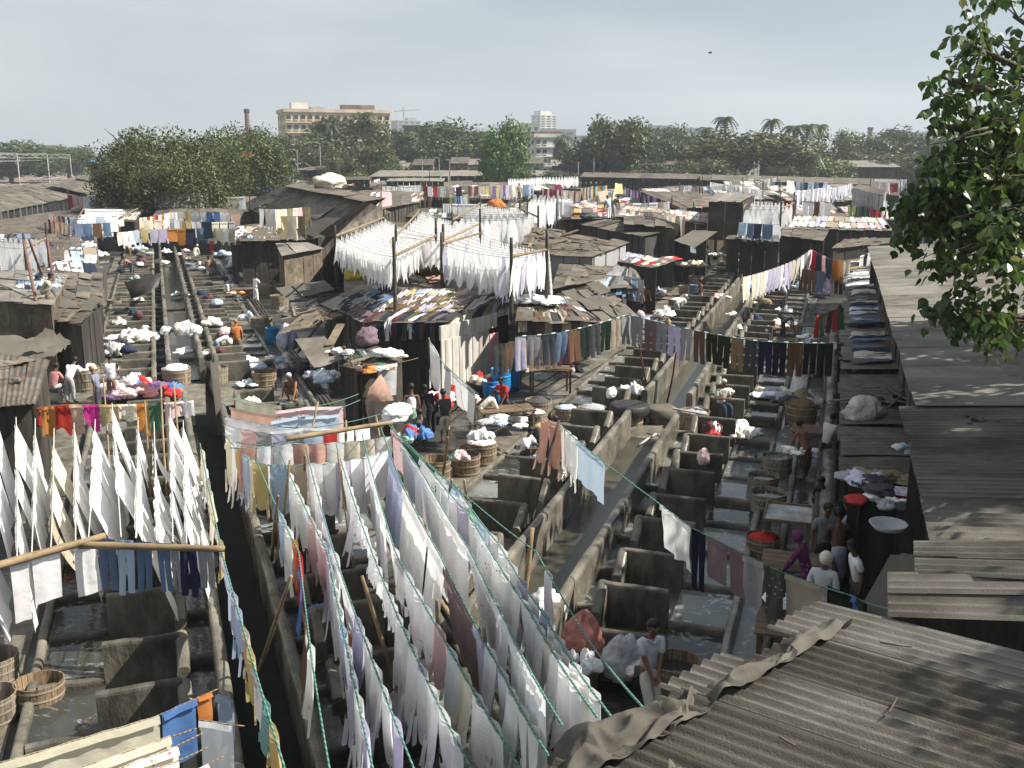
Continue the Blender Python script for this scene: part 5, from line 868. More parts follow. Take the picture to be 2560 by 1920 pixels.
lay('left cloth shack', [(-60, 668, 3.0), (250, 690, 2.6), (240, 590, 2.8), (-60, 585, 3.2)], 5, 9, ['sheet', 'shirt', 'trousers', 'trousers'], [['white', 'white', 'navy', 'grey'], ['sky', 'white', 'cream', 'denim'], ['pink', 'charcoal', 'sky', 'beige'], ['navy', 'denim', 'white', 'grey'], ['charcoal', 'navy', 'white', 'denim']], patt=[None, None, None, 'floral'])
lay('the work bay roof', [(600, 605, 2.8), (800, 600, 2.8), (860, 560, 3.1), (600, 566, 3.0)], 2, 14, ['shirt', 'trousers'], [['white', 'denim', 'sky', 'red', 'charcoal', 'white'], ['white', 'sky', 'navy', 'denim', 'charcoal']], over=.3)
lay('right corrugated roof', [(1965, 570, 3.4), (2230, 576, 3.4), (2210, 548, 4.0), (1990, 542, 4.0)], 2, 16, ['sheet', 'shirt'], ['white', 'white', 'white', 'cream', 'lilac', 'pink', 'beige'], lift=.09)
for t0, t1, z, n, pal in ((30, 35.6, 2.46, 12, ['white', 'navy', 'denim', 'sky', 'charcoal', 'brown', 'cream', 'mauve']), (37, 43.5, 2.44, 12, ['charcoal', 'navy', 'white', 'grey', 'denim']), (45, 60, 2.5, 18, ['white', 'charcoal', 'navy', 'grey', 'yellow'])):
    lay(f'the low right roof {("with the brown board", "of dark trousers", "at the far end")[(30, 37, 45).index(t0)]}', [RF(.75, t0, z), RF(.75, t1, z), RF(1.9, t1, z + .08), RF(1.9, t0, z + .08)], 1, n, ['trousers', 'shirt'], pal, over=.12)
lay('the mid white clothes roof', [(1540, 540, 4.2), (1770, 556, 4.0), (1770, 536, 4.4), (1560, 515, 4.6)], 2, 14, ['sheet', 'shirt'], ['white', 'white', 'cream', 'beige', 'white', 'peach'], over=.2)
lay('the red clothes roof strip', [(1536, 652, 2.6), (1640, 672, 2.5), (1690, 655, 2.7), (1550, 630, 2.9)], 2, 8, ['sheet', 'shirt'], ['white', 'white', 'pink', 'red', 'cream', 'lilac'])
lay('the orange clothes roof', [(1430, 545, 4.0), (1560, 545, 4.0), (1560, 515, 4.4), (1430, 512, 4.4)], 3, 8, ['sheet', 'saree'], ['red', 'orange', 'pink', 'peach', 'yellow', 'purple', 'cream'])
lay('grey trouser roof', [(1480, 726, 2.4), (1610, 720, 2.2), (1590, 680, 2.7), (1540, 664, 2.8)], 2, 9, ['trousers', 'shirt'], [['sky', 'denim', 'white', 'grey', 'charcoal'], ['charcoal', 'white', 'grey']], over=.5)
lay('white bundle roof', [(735, 462, 4.4), (935, 482, 4.2), (930, 470, 4.8), (740, 450, 5.0)], 2, 12, ['sheet', 'shirt'], ['white', 'white', 'white', 'pink', 'sky'])
lay('the grey roof with the pink cloth', [(890, 530, 4.0), (1050, 505, 4.0), (1060, 482, 4.6), (900, 478, 4.6)], 1, 6, ['sheet'], ['pink', 'white', 'cream'], fill=.7)
lay('the front rag roof', [(895, 938, 2.0), (1010, 905, 2.2), (930, 870, 2.4), (850, 892, 2.1)], 2, 6, ['shirt', 'towel'], [['grey', 'sky', 'white', 'cream'], ['charcoal', 'grey', 'green', 'white']], over=.0)
lay('the far white lean-to', [(1775, 472, 4.2), (1915, 482, 4.2), (1900, 470, 4.8), (1780, 460, 4.8)], 2, 9, ['sheet'], ['white'])
lay('the boy\'s roof', [(-80, 748, 3.2), (133, 763, 3.2), (172, 690, 3.25), (-80, 668, 3.3)], 4, 6, ['trousers', 'shirt'], ['sky', 'navy', 'white', 'denim', 'beige'], b0=.35, b1=.95, a0=.55, a1=.98, fill=.8)
line('the two white cloths on the rag roof edge', [(945, 915, 2.3), (1045, 895, 2.4)], [('sheet', 'white', None, .62, 1.0), .3, ('sheet', 'cream', None, .65, 1.0)], 'rope_brown', .012)
for nm, q, n in (('the splintered brown awning', [(700, 838, 1.9), (830, 808, 2.3), (872, 790, 2.5), (780, 772, 2.4)], 16), ('the broad brown iron roof', [(1290, 632, 3.3), (1486, 642, 3.2), (1570, 610, 3.5), (1335, 568, 4.4)], 26), ('the low board roof at the right', [RF(.7, 24.7, 2.35), RF(.7, 29, 2.35), RF(2.3, 29, 2.45), RF(2.3, 24.7, 2.45)], 12), ('the pitched iron roof', [(600, 512, 3.3), (790, 590, 3.2), (912, 503, 5.4), (716, 466, 5.6)], 22), ('the rag roof by the dark wall', [(895, 938, 2.0), (1010, 905, 2.2), (930, 870, 2.4), (850, 892, 2.1)], 14), ('the sagging left roof', [(118, 804, 2.5), (206, 812, 2.5), (256, 762, 2.5), (160, 742, 2.7)], 10), ('the board roof of the boy', [(-80, 748, 3.2), (133, 763, 3.2), (172, 690, 3.25), (-80, 668, 3.3)], 6), ('the left edge roof', [(-60, 1022, 2.6), (92, 1009, 2.6), (124, 905, 2.7), (-60, 880, 2.8)], 6), ('the pale curled awning', [(705, 800, 1.8), (800, 778, 2.1), (790, 752, 2.2), (700, 772, 2.0)], 6), ('the right tarpaulin roof', [(1500, 806, 2.3), (1588, 792, 2.0), (1500, 715, 3.0), (1412, 735, 3.0)], 4), ('the brown roof over the right pens', [(1380, 720, 2.5), (1500, 702, 2.4), (1545, 672, 2.6), (1400, 660, 2.8)], 8)):
    clutter(nm, q, n, lift=.08)
bq = [e0, e1, e1 + rd * 6 + V((0, 0, .35)), e0 + rd * 5 + V((0, 0, .3))]
clutter('the big corrugated roof', bq, 22, ('pole', 'pole', 'stone', 'pole', 'rag'), .03, 3); clutter('the nearer stretch of the long roof', rq(1.42, 7.6, 10.9, 17.6, 4.22, 4.75), 14, ('stone', 'rag', 'stone'), .04, 9); clutter('the long pale roof', rq(1.7, 8.0, 18, 45, 4.3, 4.85), 10, ('stone', 'rag'), .03, 4)

rgx = random.Random(77)
for c, nm, p_, w in SCAT:
    pal = rgx.choice([['white', 'white', 'cream'], ['white'], ['white', 'sky', 'white', 'navy'], ['white', 'pink', 'red', 'cream'], ['grey', 'white', 'white', 'beige']])
    if p_ < .7: lay(nm, c, 2, max(4, int(w / .75)), ['sheet', 'shirt', 'trousers'], pal, over=.2)
    else:
        z = V((0, 0, 1.5)); line('line over ' + nm, [c[0] + z, c[1] + z], lambda r, i: (r.choice(['shirt', 'trousers', 'towel']), r.choice(pal), None, None, 1.2), 'rope_dark', .012, .02, (-.02, .1), res=(3, 3), group='garments on the lines over the jumbled shacks')
        for j in (0, 1): pole(c[j], c[j] + z * 1.3, .05, f'dark pole at {("left", "right")[j]} end of {nm}', 'pole_dark')
for k, (u, v, r, h, cl) in enumerate([(500, 700, .7, .5, 'w'), (400, 660, .8, .5, 'w'), (345, 700, .8, .5, 'm'), (450, 740, .6, .4, 'g'), (300, 810, .6, .4, 'w'), (620, 800, .6, .5, 'g'), (700, 905, .7, .5, 'g'), (760, 930, .7, .5, 'd'), (690, 690, .9, .6, 'm'), (740, 745, .7, .5, 'w'), (1700, 690, 1.0, .6, 'g'), (1640, 740, .9, .6, 'd'), (1290, 930, .6, .5, 'g'), (1420, 930, .6, .5, 'd'), (440, 628, 1.0, .6, 'w'), (470, 640, .9, .6, 'm'), (560, 640, 1.1, .6, 'g'), (585, 668, 1.1, .6, 'g'), (615, 690, 1.0, .5, 'm'), (300, 610, 1.1, .6, 'w'), (360, 608, 1.0, .5, 'g'), (620, 630, 1.2, .7, 'g'), (672, 655, .9, .6, 'd'), (555, 612, 1.2, .6, 'd'), (410, 606, 1.0, .5, 'm'), (250, 640, .9, .6, 'w'), (1800, 700, .8, .5, 'w'), (1880, 720, .7, .5, 'm'), (1925, 735, .8, .5, 'w'), (1905, 765, .7, .5, 'w'), (1850, 830, .7, .4, 'w'), (2050, 735, .8, .5, 'd'), (2010, 720, .9, .5, 'g')]):
    LATER.append((u, v, r, h, cl, k))
# -- beyond about 300 of a kind: the smallest in the picture become one dyed mass
def merge_small(cat, keep, name, label=None):
    obs = [o for o in COL.objects if o.get('category') == cat and o.type == 'MESH' and o.name != name]
    if len(obs) <= keep: return
    def size(o):
        d = o.dimensions; c = o.location; return (d.x + d.y) * d.z / max(1, c.x ** 2 + c.y ** 2) + d.z * .0001
    me_sz = []
    for o in obs:
        xs = [v.co for v in o.data.vertices]; ex = max(v.z for v in xs) - min(v.z for v in xs) + .5 * (max(v.x for v in xs) - min(v.x for v in xs) + max(v.y for v in xs) - min(v.y for v in xs)); me_sz.append((ex / max(1, o.location.length), o))
    me_sz.sort(key=lambda t: -t[0]); mb = MB(); cols = []
    for _, o in me_sz[keep:]:
        n = len(mb.v); l = o.location; mb.v += [(v.co.x + l.x, v.co.y + l.y, v.co.z + l.z) for v in o.data.vertices]
        for p in o.data.polygons: mb.f.append(tuple(n + i for i in p.vertices)); cols += [tuple(o.color)] * len(p.vertices)
        bpy.data.objects.remove(o)
    ob = mb.obj(name, M['cloth_dyed'], None, True, (0, 0, 0)); ca = ob.data.color_attributes.new('dye', 'FLOAT_COLOR', 'CORNER'); ca.data.foreach_set('color', [x for c in cols for x in c]); ob['kind'] = 'stuff'
merge_small('shirt', 290, 'shirts'); merge_small('trousers', 290, 'trousers_mass'); merge_small('sheet', 290, 'sheets'); merge_small('towel', 290, 'towels')
# ============================================================ vats, tables, heaps
vat('brown', (104, 1768, 0), .56, 'small empty brown tub with pale hoops at the lower left', None, tilt=.06)
vat('grey', (-8, 1700, 0), .56, 'cracked tub cut off by the left edge above the brown tub', None); vat('grey', (-16, 1800, 0), .56, 'lowest tub at the left edge', None)
vat('brown', (1688, 1745, 0), .60, 'rusty brown vat of grey water behind the man in white', 'water_dark', .72, sz=1.35)
vat('brown', (1090, 1200, 0), .62, 'dry brown vat in front of the other two by the walkway', None, sz=1.2); vat('brown', (1165, 1185, 0), .60, 'brown vat half full of grey water by the walkway', 'water_soapy', .8, sz=1.2); vat('brown', (1205, 1158, 0), .66, 'brown vat with a white heap and a board on top', 'white', .9, sz=1.2)
vat('grey', (1346, 1045, 0), .66, 'tall pale vat behind the table of the man in red', 'charcoal', .8, sz=1.2); vat('grey', (1338, 1072, 0), .6, 'vat with a pink rim beside the tall pale vat', 'pink', .8, sz=1.2)
vat('grey', (1415, 1050, 0), .55, 'narrow pale vat first in the row across the right pens', 'sky', .85); vat('grey', (1480, 1052, 0), .72, 'low pale vat with a red cloth on its rim', 'grey', .9, sz=.8)
vat('grey', (1572, 1058, 0), .80, 'wide vat covered with a dark sheet in the middle of the row', None); vat('grey', (1652, 1055, 0), .62, 'vat with a striped cover right of the wide covered vat', None)
for (u, v, r, lab) in ((1572, 1058, .60, 'dark wrinkled cover tied over the wide vat'), (1652, 1055, .47, 'grey striped cover over the vat right of the wide one')):
    p = P(u, v, 0); mb = MB(); z = .80 * (.8 if r > .5 else .62); mb.lathe([(0.001, z + .03), (r * .5, z + .02), (r * .97, z + .01), (r * 1.06, z - .02), (r * 1.1, z - .22), (r * 1.06, z - .30)], 22, p); 
    mb.v = [(x + .02 * noise.noise(V((x * 6, y * 6, 1))), y, zz + .03 * noise.noise(V((x * 5, y * 5, 3)))) for x, y, zz in mb.v]; tag(mb.obj('vat_cover', M['black_tarp' if r > .5 else 'tarp'], None, True), lab, 'cover')
vat('grey', (1735, 1070, 0), .72, 'pale vat with a white board across it at the right of the row', 'grey', .8); 
mb = MB(); a, b = P(1682, 1024, .8), P(1768, 1040, .8); w = V((0, .14, 0)); mb.hexa((a, b, b + w, a + w), [x + V((0, 0, .04)) for x in (a, b, b + w, a + w)]); tag(mb.obj('plank', M['roof_light']), 'white board laid across the right vat of the row', 'plank')
vat('grey', (443, 962, 0), .80, 'big tub brimming with white suds at the far left', 'white', .95); vat('grey', (543, 955, 0), .66, 'pale tub beside the black drape', 'water_soapy', .85, sz=1.1); vat('grey', (215, 975, 0), .8, 'pale tub beside the washers at the left', 'white', .9, sz=1.3); vat('grey', (180, 935, 0), .8, 'tub piled with white washing behind the bent washer', 'white', 1.0, sz=1.2)
vat('brown', (662, 965, 0), .7, 'dark drum at the end of the left pens', 'water_dark', .8); vat('grey', (287, 770, 0), .6, 'small tub under the black slung tarpaulin', 'water_dark', .8)
for k, (u, v, s, f, lab) in enumerate([(1650, 806, .62, 'grey', 'pale vat above the first crossing of the trouser line'), (1690, 775, .66, 'white', 'pale vat with a board on it at the far right pens'), (1772, 770, .9, 'water_dark', 'first of the three brown vats behind the far washers'), (1715, 740, .7, 'water_dark', 'dark vat under the brown roof edge'), (1790, 722, .9, None, 'second of the three brown vats behind the far washers'), (1812, 700, .9, None, 'third of the three brown vats behind the far washers'), (1740, 718, .8, None, 'vat below the yellow cloth heap'),
        (1940, 1190, .62, 'water_soapy', 'white crusted vat beside the man in the white shirt'), (1905, 1240, .6, 'water_dark', 'dark vat left of the white crusted vat'), (1918, 1290, .66, 'water_dark', 'dark wet vat above the big tin tray'), (1905, 1395, .55, 'red', 'low tub with a red cloth left of the tin tray'), (2000, 1060, .78, 'brown', 'wide vat wrapped in a brown net'), (2065, 940, .8, None, 'dark vat behind the dark trousers at the right'), (1985, 835, .55, 'grey', 'tub behind the far right table'), (700, 770, .8, None, 'vat under the grey cloth awning'), (660, 745, .8, 'water_dark', 'round vat left of the grey cloth awning'), (690, 740, .8, 'water_dark', 'vat rim behind the grey cloth awning'), (655, 830, .8, None, 'dark vat by the left drain pipes')]):
    vat('grey' if k not in (10, 11) else 'brown', (u, v, 0), s, lab, f, .85, sz=1.15)
def drum(p, r, h, col, label, mat='paint', name='plastic_drum', cat='drum'):
    p = p if isinstance(p, Vector) else P(*p); root = empty(name, p, label, cat); mb = MB(); mb.lathe([(r * .82, 0), (r * .95, h * .08), (r, h * .5), (r * .97, h * .92), (r * 1.03, h), (r * .95, h), (r * .9, h * .6), (r * .8, h * .12), (.001, h * .1)], 16); link('body', mb.mesh('body', True), M[mat], root, color=col)
    mb = MB(); mb.lathe([(r * 1.0, h * .7), (r * 1.05, h * .72), (r * 1.0, h * .75)], 16); link('band', mb.mesh('band'), M[mat], root, color=col)
BL = (.02, .20, .45)
drum((682, 862, 0), .3, .8, BL, 'blue plastic drum beside the left drain'); drum((1252, 985, 0), .36, .95, BL, 'tall blue drum by the pink door'); drum((1228, 992, 0), .3, .6, BL, 'lower blue drum by the pink door'); drum((1240, 1005, 0), .24, .5, BL, 'small blue can in front of the blue drums'); drum((478, 690, 0), .35, .9, (.16, .22, .28), 'grey blue drum on the far left pens'); drum((1735, 745, 0), .3, .8, (.1, .15, .2), 'dark drum with a lid beside the far vats')
def crate(p, w, d, h, col, label, mat='paint', rz=0):
    p = p if isinstance(p, Vector) else P(*p); root = empty('pump_housing', p, label, 'pump', None, rz); mb = MB(); mb.box((0, 0, h / 2), (w, d, h), bev=.01); link('body', mb.mesh('body'), M[mat], root, color=col); mb = MB(); mb.box((0, 0, h + .02), (w + .03, d + .03, .04)); link('lid', mb.mesh('lid'), M[mat], root, color=tuple(min(1, x * 1.2) for x in col))
crate((1272, 965, 0), .8, .5, 1.0, BL, 'blue pump housing behind the man in red')
# tables
table((1265, 1085, 0), 1.7, .9, .82, .25, 'wooden table heaped with wet cloths in front of the man in red'); table((1150, 1055, 0), 1.0, .7, .8, .3, 'small wooden table before the boy in the dark shirt'); table((1375, 985, 0), 1.5, .9, .95, .1, 'dark wooden bench table under the hanging trousers'); table((2030, 1135, 0), 1.2, .9, .75, -.3, 'table with a white sheet before the man in the white shirt')
table((1985, 1500, 0), 1.3, 1.0, .8, -.3, 'table with pale cloth before the woman in the flowered saree'); table((1975, 1655, 0), 1.2, 1.0, .7, -.3, 'low table of dark wet clothes at the right'); table((615, 752, 0), 1.4, .8, .75, .3, 'trestle table before the washer in white'); table((665, 735, 0), 1.3, .8, .8, .3, 'trestle table with pale washing behind the washer in white'); table((757, 720, 0), 1.1, .8, .8, .3, 'pale trestle table by the board shack'); table((2035, 855, 0), 1.6, .9, .8, -.3, 'table of washing before the man in the pale yellow shirt'); table((1930, 660, 0), 3.0, .9, .9, -.3, 'blue covered ironing table in the dark bay')
mb = MB(); c = P(1972, 1285, .85); ang = -.31; Rm = Matrix.Rotation(ang, 3, 'Z'); root = empty('metal_tray', (c.x, c.y, .85), 'big sloping tin tray on a stand beside the right pens', 'tray', None, ang)
mb.box((0, 0, 0), (.95, 1.35, .02), tilt=-.06); link('sheet', mb.mesh('sheet'), M['pole_steel'], root)
for x, y, w, d in ((-.49, 0, .04, 1.4), (.49, 0, .04, 1.4), (0, -.69, 1.0, .04), (0, .69, 1.0, .04)):
    mb = MB(); mb.box((x, y, .02 - y * .06), (w, d, .07)); link('rim', mb.mesh('rim'), M['timber'], root)
for x in (-.42, .42):
    for y in (-.6, .6): mb = MB(); mb.box((x, y, -.45), (.06, .06, .85)); link('leg', mb.mesh('leg'), M['timber'], root)
# heaps and bundles
WHT = [COLS['white'], COLS['white'], COLS['cream']]; MX = [COLS[c] for c in ('red', 'pink', 'purple', 'pink', 'blue', 'white', 'mint', 'maroon', 'cream')]; GR = [COLS[c] for c in ('grey', 'white', 'charcoal', 'cream', 'sky')]; DK = [COLS[c] for c in ('charcoal', 'black', 'navy', 'brown', 'grey')]
heap((340, 850, .5), 1.1, .7, WHT, 'large heap of white wrung washing on the far left pens', 16); heap((452, 838, .7), 1.0, .8, WHT, 'white washing spilling over the far left canal wall', 14); heap((530, 812, .6), .55, .5, WHT, 'small white heap above the orange man'); heap((288, 885, .3), .7, .7, WHT + [COLS['grey']], 'white and grey heap left of the large white heap', 10); heap((335, 980, .2), 1.3, .8, MX, 'bright heap of pink and purple sarees by the suds tub', 22); heap((438, 985, .2), .7, .5, [COLS[c] for c in ('red', 'navy', 'orange', 'blue')], 'red and navy heap behind the saree rope', 9)
heap((510, 625, .4), .7, .6, MX, 'mixed bright heap beside the grey blue drum', 12); heap((352, 625, .6), .8, .6, [COLS['sky'], COLS['white'], COLS['sky']], 'light blue and white heap in the far left pens', 9); heap((414, 632, .6), .6, .45, WHT + [COLS['pink']], 'pale heap right of the slung black tarpaulin', 8); heap((600, 650, .5), 1.2, .6, GR, 'grey heap of washing in the dark work bay', 14); heap((590, 735, .7), .6, .3, [COLS['orange'], COLS['cream']], 'orange and cream cloths on the trestle', 6)
heap((635, 960, .1), .7, .25, [COLS['sky'], COLS['white']], 'light blue washing soaking at the end of the left pens', 7); heap((608, 905, .2), .8, .3, WHT, 'white cloth soaking beside the orange man', 6); heap((655, 915, .2), .9, .3, [COLS['sky'], COLS['white']], 'pale blue cloth soaking beside the left drain', 7); heap((530, 885, .2), .7, .4, WHT, 'white washing in the basin of the bent washer', 7); heap((450, 880, .25), .8, .3, WHT, 'white washing in the left canal behind the suds tub', 7)
heap((1255, 1060, .84), .8, .3, GR, 'wet white and grey cloths on the table of the man in red', 12); heap((1206, 1100, .95), .4, .45, WHT, 'white heap on top of the brown vat', 7); heap((1152, 1150, .85), .3, .35, [COLS['pink'], COLS['cream'], COLS['mint']], 'pink and cream washing over the brown vat rim', 8); heap((1035, 1100, .5), .55, .6, MX, 'coloured heap below the man in the white vest', 12); heap((1125, 1010, .6), .9, .7, [COLS['red'], COLS['orange'], COLS['pink'], COLS['white']], 'red and orange heap behind the boy in the dark shirt', 14); heap((1200, 955, .4), .7, .5, [COLS['cream'], COLS['red'], COLS['orange']], 'cream bundle with red cloths by the white wall', 8)
bundle((1462, 1650, .35), .33, .78, (.45, .19, .16), 'big faded red bundle leaning on the canal wall', k=40, m=26, sq=.45);  bundle((1552, 1690, .3), .30, .66, (.46, .46, .48), 'shiny grey white sack behind the man in white'); bundle((1362, 1560, .4), .38, .6, 'white', 'white patterned bundle in the small basin'); heap((1458, 1668, .5), .32, .45, WHT, 'white rags on the tub rim below the red bundle', 8)
vat('brown', (1440, 1715, 0), .56, 'brown tub under the faded red bundle', None)
bundle((2158, 1048, 2.45), .42, .5, (.52, .50, .49), 'round white sack on the low board roof'); heap((2290, 1130, 2.5), .5, .25, GR, 'grey white heap on the low ribbed roof', 7); heap((2205, 1210, 2.5), .8, .3, [COLS[c] for c in ('charcoal', 'grey', 'khaki', 'lilac')], 'dark and khaki heap on the low ribbed roof', 11); heap((2215, 1260, 2.4), .7, .2, [COLS[c] for c in ('red', 'grey', 'charcoal', 'white')], 'heap with an orange red cloth on the low ribbed roof', 8)
heap((1985, 1660, .72), .6, .4, DK, 'black wet clothes on the low right table', 10); heap((1960, 1700, .3), .5, .5, DK, 'black heap beside the low right table', 8); heap((1975, 1500, .84), .5, .12, WHT + [COLS['sky']], 'pale cloth spread on the table of the saree woman', 7); heap((2000, 1130, .78), .55, .2, WHT, 'white sheet on the table of the man in the white shirt', 6); heap((1845, 1090, .3), .6, .6, [COLS['white'], COLS['cream'], COLS['grey']], 'white and cream washing hung over a slab end', 9); heap((1770, 1085, .6), .45, .5, [COLS['maroon'], COLS['brown'], COLS['red'], COLS['white']], 'maroon and white washing on a slab', 8); heap((1930, 985, .25), .9, .35, WHT + [COLS['sky'], COLS['grey']], 'white soaking clothes in the right basin', 12); heap((1995, 1010, .5), .9, .6, [COLS['charcoal'], COLS['grey'], COLS['khaki']], 'grey clothes over vats below the dark trousers', 12); heap((1580, 985, .7), .5, .5, WHT, 'cream cloth over the slab below the trouser line', 8); heap((1600, 990, .2), .5, .3, [COLS['lilac'], COLS['white']], 'lilac washing on a slab beside the leaning prop', 5)
heap((1658, 790, .9), .6, .6, WHT, 'white heap over the pale far vat', 9); heap((1605, 800, .7), .7, .5, [COLS['grey'], COLS['charcoal']], 'grey cloth hood below the tarpaulin roof', 6); heap((1800, 745, .7), .6, .4, [COLS['pink'], COLS['white']], 'pink and white bundles on the far right slabs', 7); heap((1835, 790, .5), .5, .3, WHT, 'white washing on the third far right slab', 5); heap((1795, 640, .9), .8, .5, WHT, 'white bundle on the vats by the far washers', 7); heap((1730, 665, 1.2), 1.1, .6, [COLS['cream'], COLS['yellow'], COLS['white']], 'cream and yellow heap over the far vats', 10); heap((1680, 650, 2.6), 1.0, .3, [COLS['red'], COLS['white'], COLS['blue']], 'red and white heap on the brown roof strip', 8); heap((1940, 820, .5), .7, .5, [COLS['white'], COLS['peach'], COLS['cream']], 'white and peach heap behind the dark trousers', 9); heap((2025, 845, .82), .6, .25, [COLS['white'], COLS['red'], COLS['sky'], COLS['yellow']], 'mixed washing on the far right table', 9); heap((1960, 780, .6), .5, .4, [COLS['sky'], COLS['charcoal'], COLS['white']], 'light blue cloth over a far right slab', 6); heap((1925, 800, .4), .5, .3, WHT, 'white cloth on a slab left of the far table', 5)
heap((1460, 520, 4.6), 1.2, .6, [COLS['pink'], COLS['red'], COLS['cream'], COLS['peach'], COLS['white']], 'big orange and pink heap on the roof behind the white racks', 12); heap((1475, 545, 4.2), .7, .35, [COLS['purple'], COLS['navy'], COLS['green'], COLS['khaki']], 'purple and green bundles at the roof edge', 8); heap((1520, 530, 4.2), 1.0, .3, [COLS['red'], COLS['peach'], COLS['cream']], 'red heap beside the person on the roof', 9)
bundle((1845, 545, 3.6), 1.2, .7, (.5, .42, .12), 'yellow cloth slumped over a roof edge'); bundle((885, 700, 2.9), .42, .6, (.45, .36, .03), 'yellow sack on the dark roof by the left rack'); heap((850, 885, 2.4), .5, .3, GR, 'grey and white clothes beside the purple cloth', 8); bundle((920, 860, 2.5), .42, .5, (.17, .12, .15), 'purple hooded cloth heap on the rag roof'); heap((960, 890, 2.4), .8, .3, WHT, 'white pillow and cloths on the rag roof', 7); heap((930, 925, 2.2), .7, .25, [COLS['green'], COLS['grey'], COLS['maroon'], COLS['orange']], 'green and grey cloths on the rag roof edge', 9); bundle((720, 870, .9), .5, .9, (.36, .36, .48), 'lilac cloth hanging beside the pale stall roof'); heap((800, 950, .5), .9, .6, [COLS['sky'], COLS['lilac'], COLS['white']], 'light blue bundle under the pale stall roof', 9); heap((1340, 755, 2.95), 1.1, .4, WHT, 'long white heap on the roof right of the house', 9)
bundle((825, 470, 5.0), 1.7, 1.5, (.62, .60, .48), 'cream tent shaped heap behind the pitched roof'); bundle((1242, 526, 4.4), .6, .8, (.40, .16, .05), 'rust brown mound behind the white racks'); drape('magenta cloth thrown over the pink line', [(1388, 475, 4.4), (1406, 477, 4.4), (1404, 463, 5.0), (1386, 460, 5.0)], 4, 4, 'cloth', 0, 'saree', 'saree', 1, .1, COLS['magenta']); drape('yellow cloth hung over a far post', [(1535, 485, 4.2), (1558, 485, 4.2), (1555, 458, 5.2), (1538, 458, 5.2)], 5, 6, 'cloth_floral', 0, 'saree', 'saree', 2, .15, COLS['yellow'])
drape('beige sheet hung askew on a far line', [(1507, 525, 3.6), (1528, 520, 3.6), (1518, 474, 5.2), (1494, 480, 5.2)], 4, 6, 'cloth', 0, 'bed_sheet', 'sheet', 2, .05, COLS['beige']); drape('white garment on the bare tree beside the far lines', [(1965, 482, 4.6), (1990, 486, 4.6), (1985, 452, 6.4), (1968, 452, 6.4)], 4, 6, 'cloth', 0, 'shirt', 'shirt', 3, .1, COLS['white'])
drape('grey sheet on a rail right of the far white rack', [(2034, 546, 2.6), (2072, 548, 2.6), (2078, 508, 4.8), (2036, 508, 4.8)], 4, 6, 'cloth', 0, 'bed_sheet', 'sheet', 3, .05, COLS['grey'])
for u, v, r, h, cl, k in LATER: heap((u, v, .2), r, h, {'w': WHT, 'm': MX, 'g': GR, 'd': DK}[cl], f'{ {"w": "white", "m": "mixed bright", "g": "pale grey", "d": "dark"}[cl]} washing heap in the {"left" if u < 1000 else "right"} far pens, {nth(k)} of the scattered ones', 9)
rs = random.Random(8); cnt_ = {}
for fr, s_, t_, sd, k, lab in SLABS:
    far_ = 'far' in lab; q = rs.random()
    if q > (.42 if far_ else .2) or t_ < 20: continue
    cn = rs.choice(['white', 'white', 'white', 'cream', 'grey', 'sky', 'charcoal', 'pink', 'khaki', 'maroon', 'navy']); lw = lab.split(' block')[0].split(' wash pens')[0]
    bundle(fr(s_ + rs.uniform(-.4, .4), t_ + rs.uniform(-.3, .25), rs.choice([.12, .62, .8]) if not far_ else rs.choice([.12, .5, .62])), rs.uniform(.16, .34), rs.uniform(.2, .4), cn, f'{cname(cn)} wet cloth by the {nth(k)} {"left" if sd < 0 else "right"} slab of {lw} pens', 'wet_cloth', 'wet cloth', k=18, m=10, group='wet cloths lying about the wash pens')
# big basket shaped bundle and rugs on the roof deck
p = P(1040, 690, 3.2); mb = MB(); mb.lathe([(.01, 0), (.42, .02), (.5, .35), (.5, 1.3), (.42, 1.6), (.01, 1.62)], 16); Rm = Matrix.Rotation(1.45, 3, 'Y'); Rz = Matrix.Rotation(-.35, 3, 'Z'); mb.v = [tuple(p + Rz @ (Rm @ V(q)) + V((0, 0, .45))) for q in mb.v]; tag(mb.obj('wicker_basket', M['cloth_stripe'], None, True, None, (.16, .11, .08)), 'dark striped basket lying on its side on the roof deck', 'basket')
drape('orange brown mat spread on the roof deck', [(1075, 708, 3.05), (1140, 695, 3.05), (1105, 665, 3.1), (1045, 668, 3.1)], 6, 6, 'cloth', 0, 'mat', 'mat', 0, .05, COLS['peach'])
mb = MB(); a, b = P(965, 678, 3.3), P(1062, 705, 3.15); mb.tube([a, b], .09, 6); tag(mb.obj('plank', M['pole_steel']), 'grey beam at the back of the house roof', 'beam')
mb = MB(); q = P(2220, 1322, 2.6); mb.lathe([(.001, 0), (.2, .02), (.28, .10), (.30, .10), (.22, 0), (.001, -.02)], 18, q); tag(mb.obj('basin', M['paint'], None, True, None, (.42, .43, .43)), 'white enamel basin on the low roof near the tan awning', 'basin')
for k, (p0, p1, r) in enumerate([((745, 880, 1.0), (806, 800, 2.5), .05), ((785, 880, 2.0), (862, 868, 2.3), .05), ((795, 860, 2.0), (868, 890, 2.0), .05), ((590, 430, 1), (590, 430, 2), .01)][:3]): pole(p0, p1, r, 'loose timber on the pale stall roof, %s from the top' % nth(k), 'timber')
mb = MB(); a, b = P(812, 866, 2.25), P(842, 812, 2.6); w = V((.28, 0, 0)); mb.hexa((a, a + w, b + w, b), [x + V((0, 0, .04)) for x in (a, a + w, b + w, b)]); tag(mb.obj('plank', M['plank']), 'wide board slanting down onto the pale stall roof', 'plank')
pole((505, 1640, .0), (530, 1755, .1), .06, 'short log lying in the near left pens'); pole((1640, 1085, .2), (1598, 1112, .15), .03, 'pale pipe lying in the right canal', 'pole_steel')
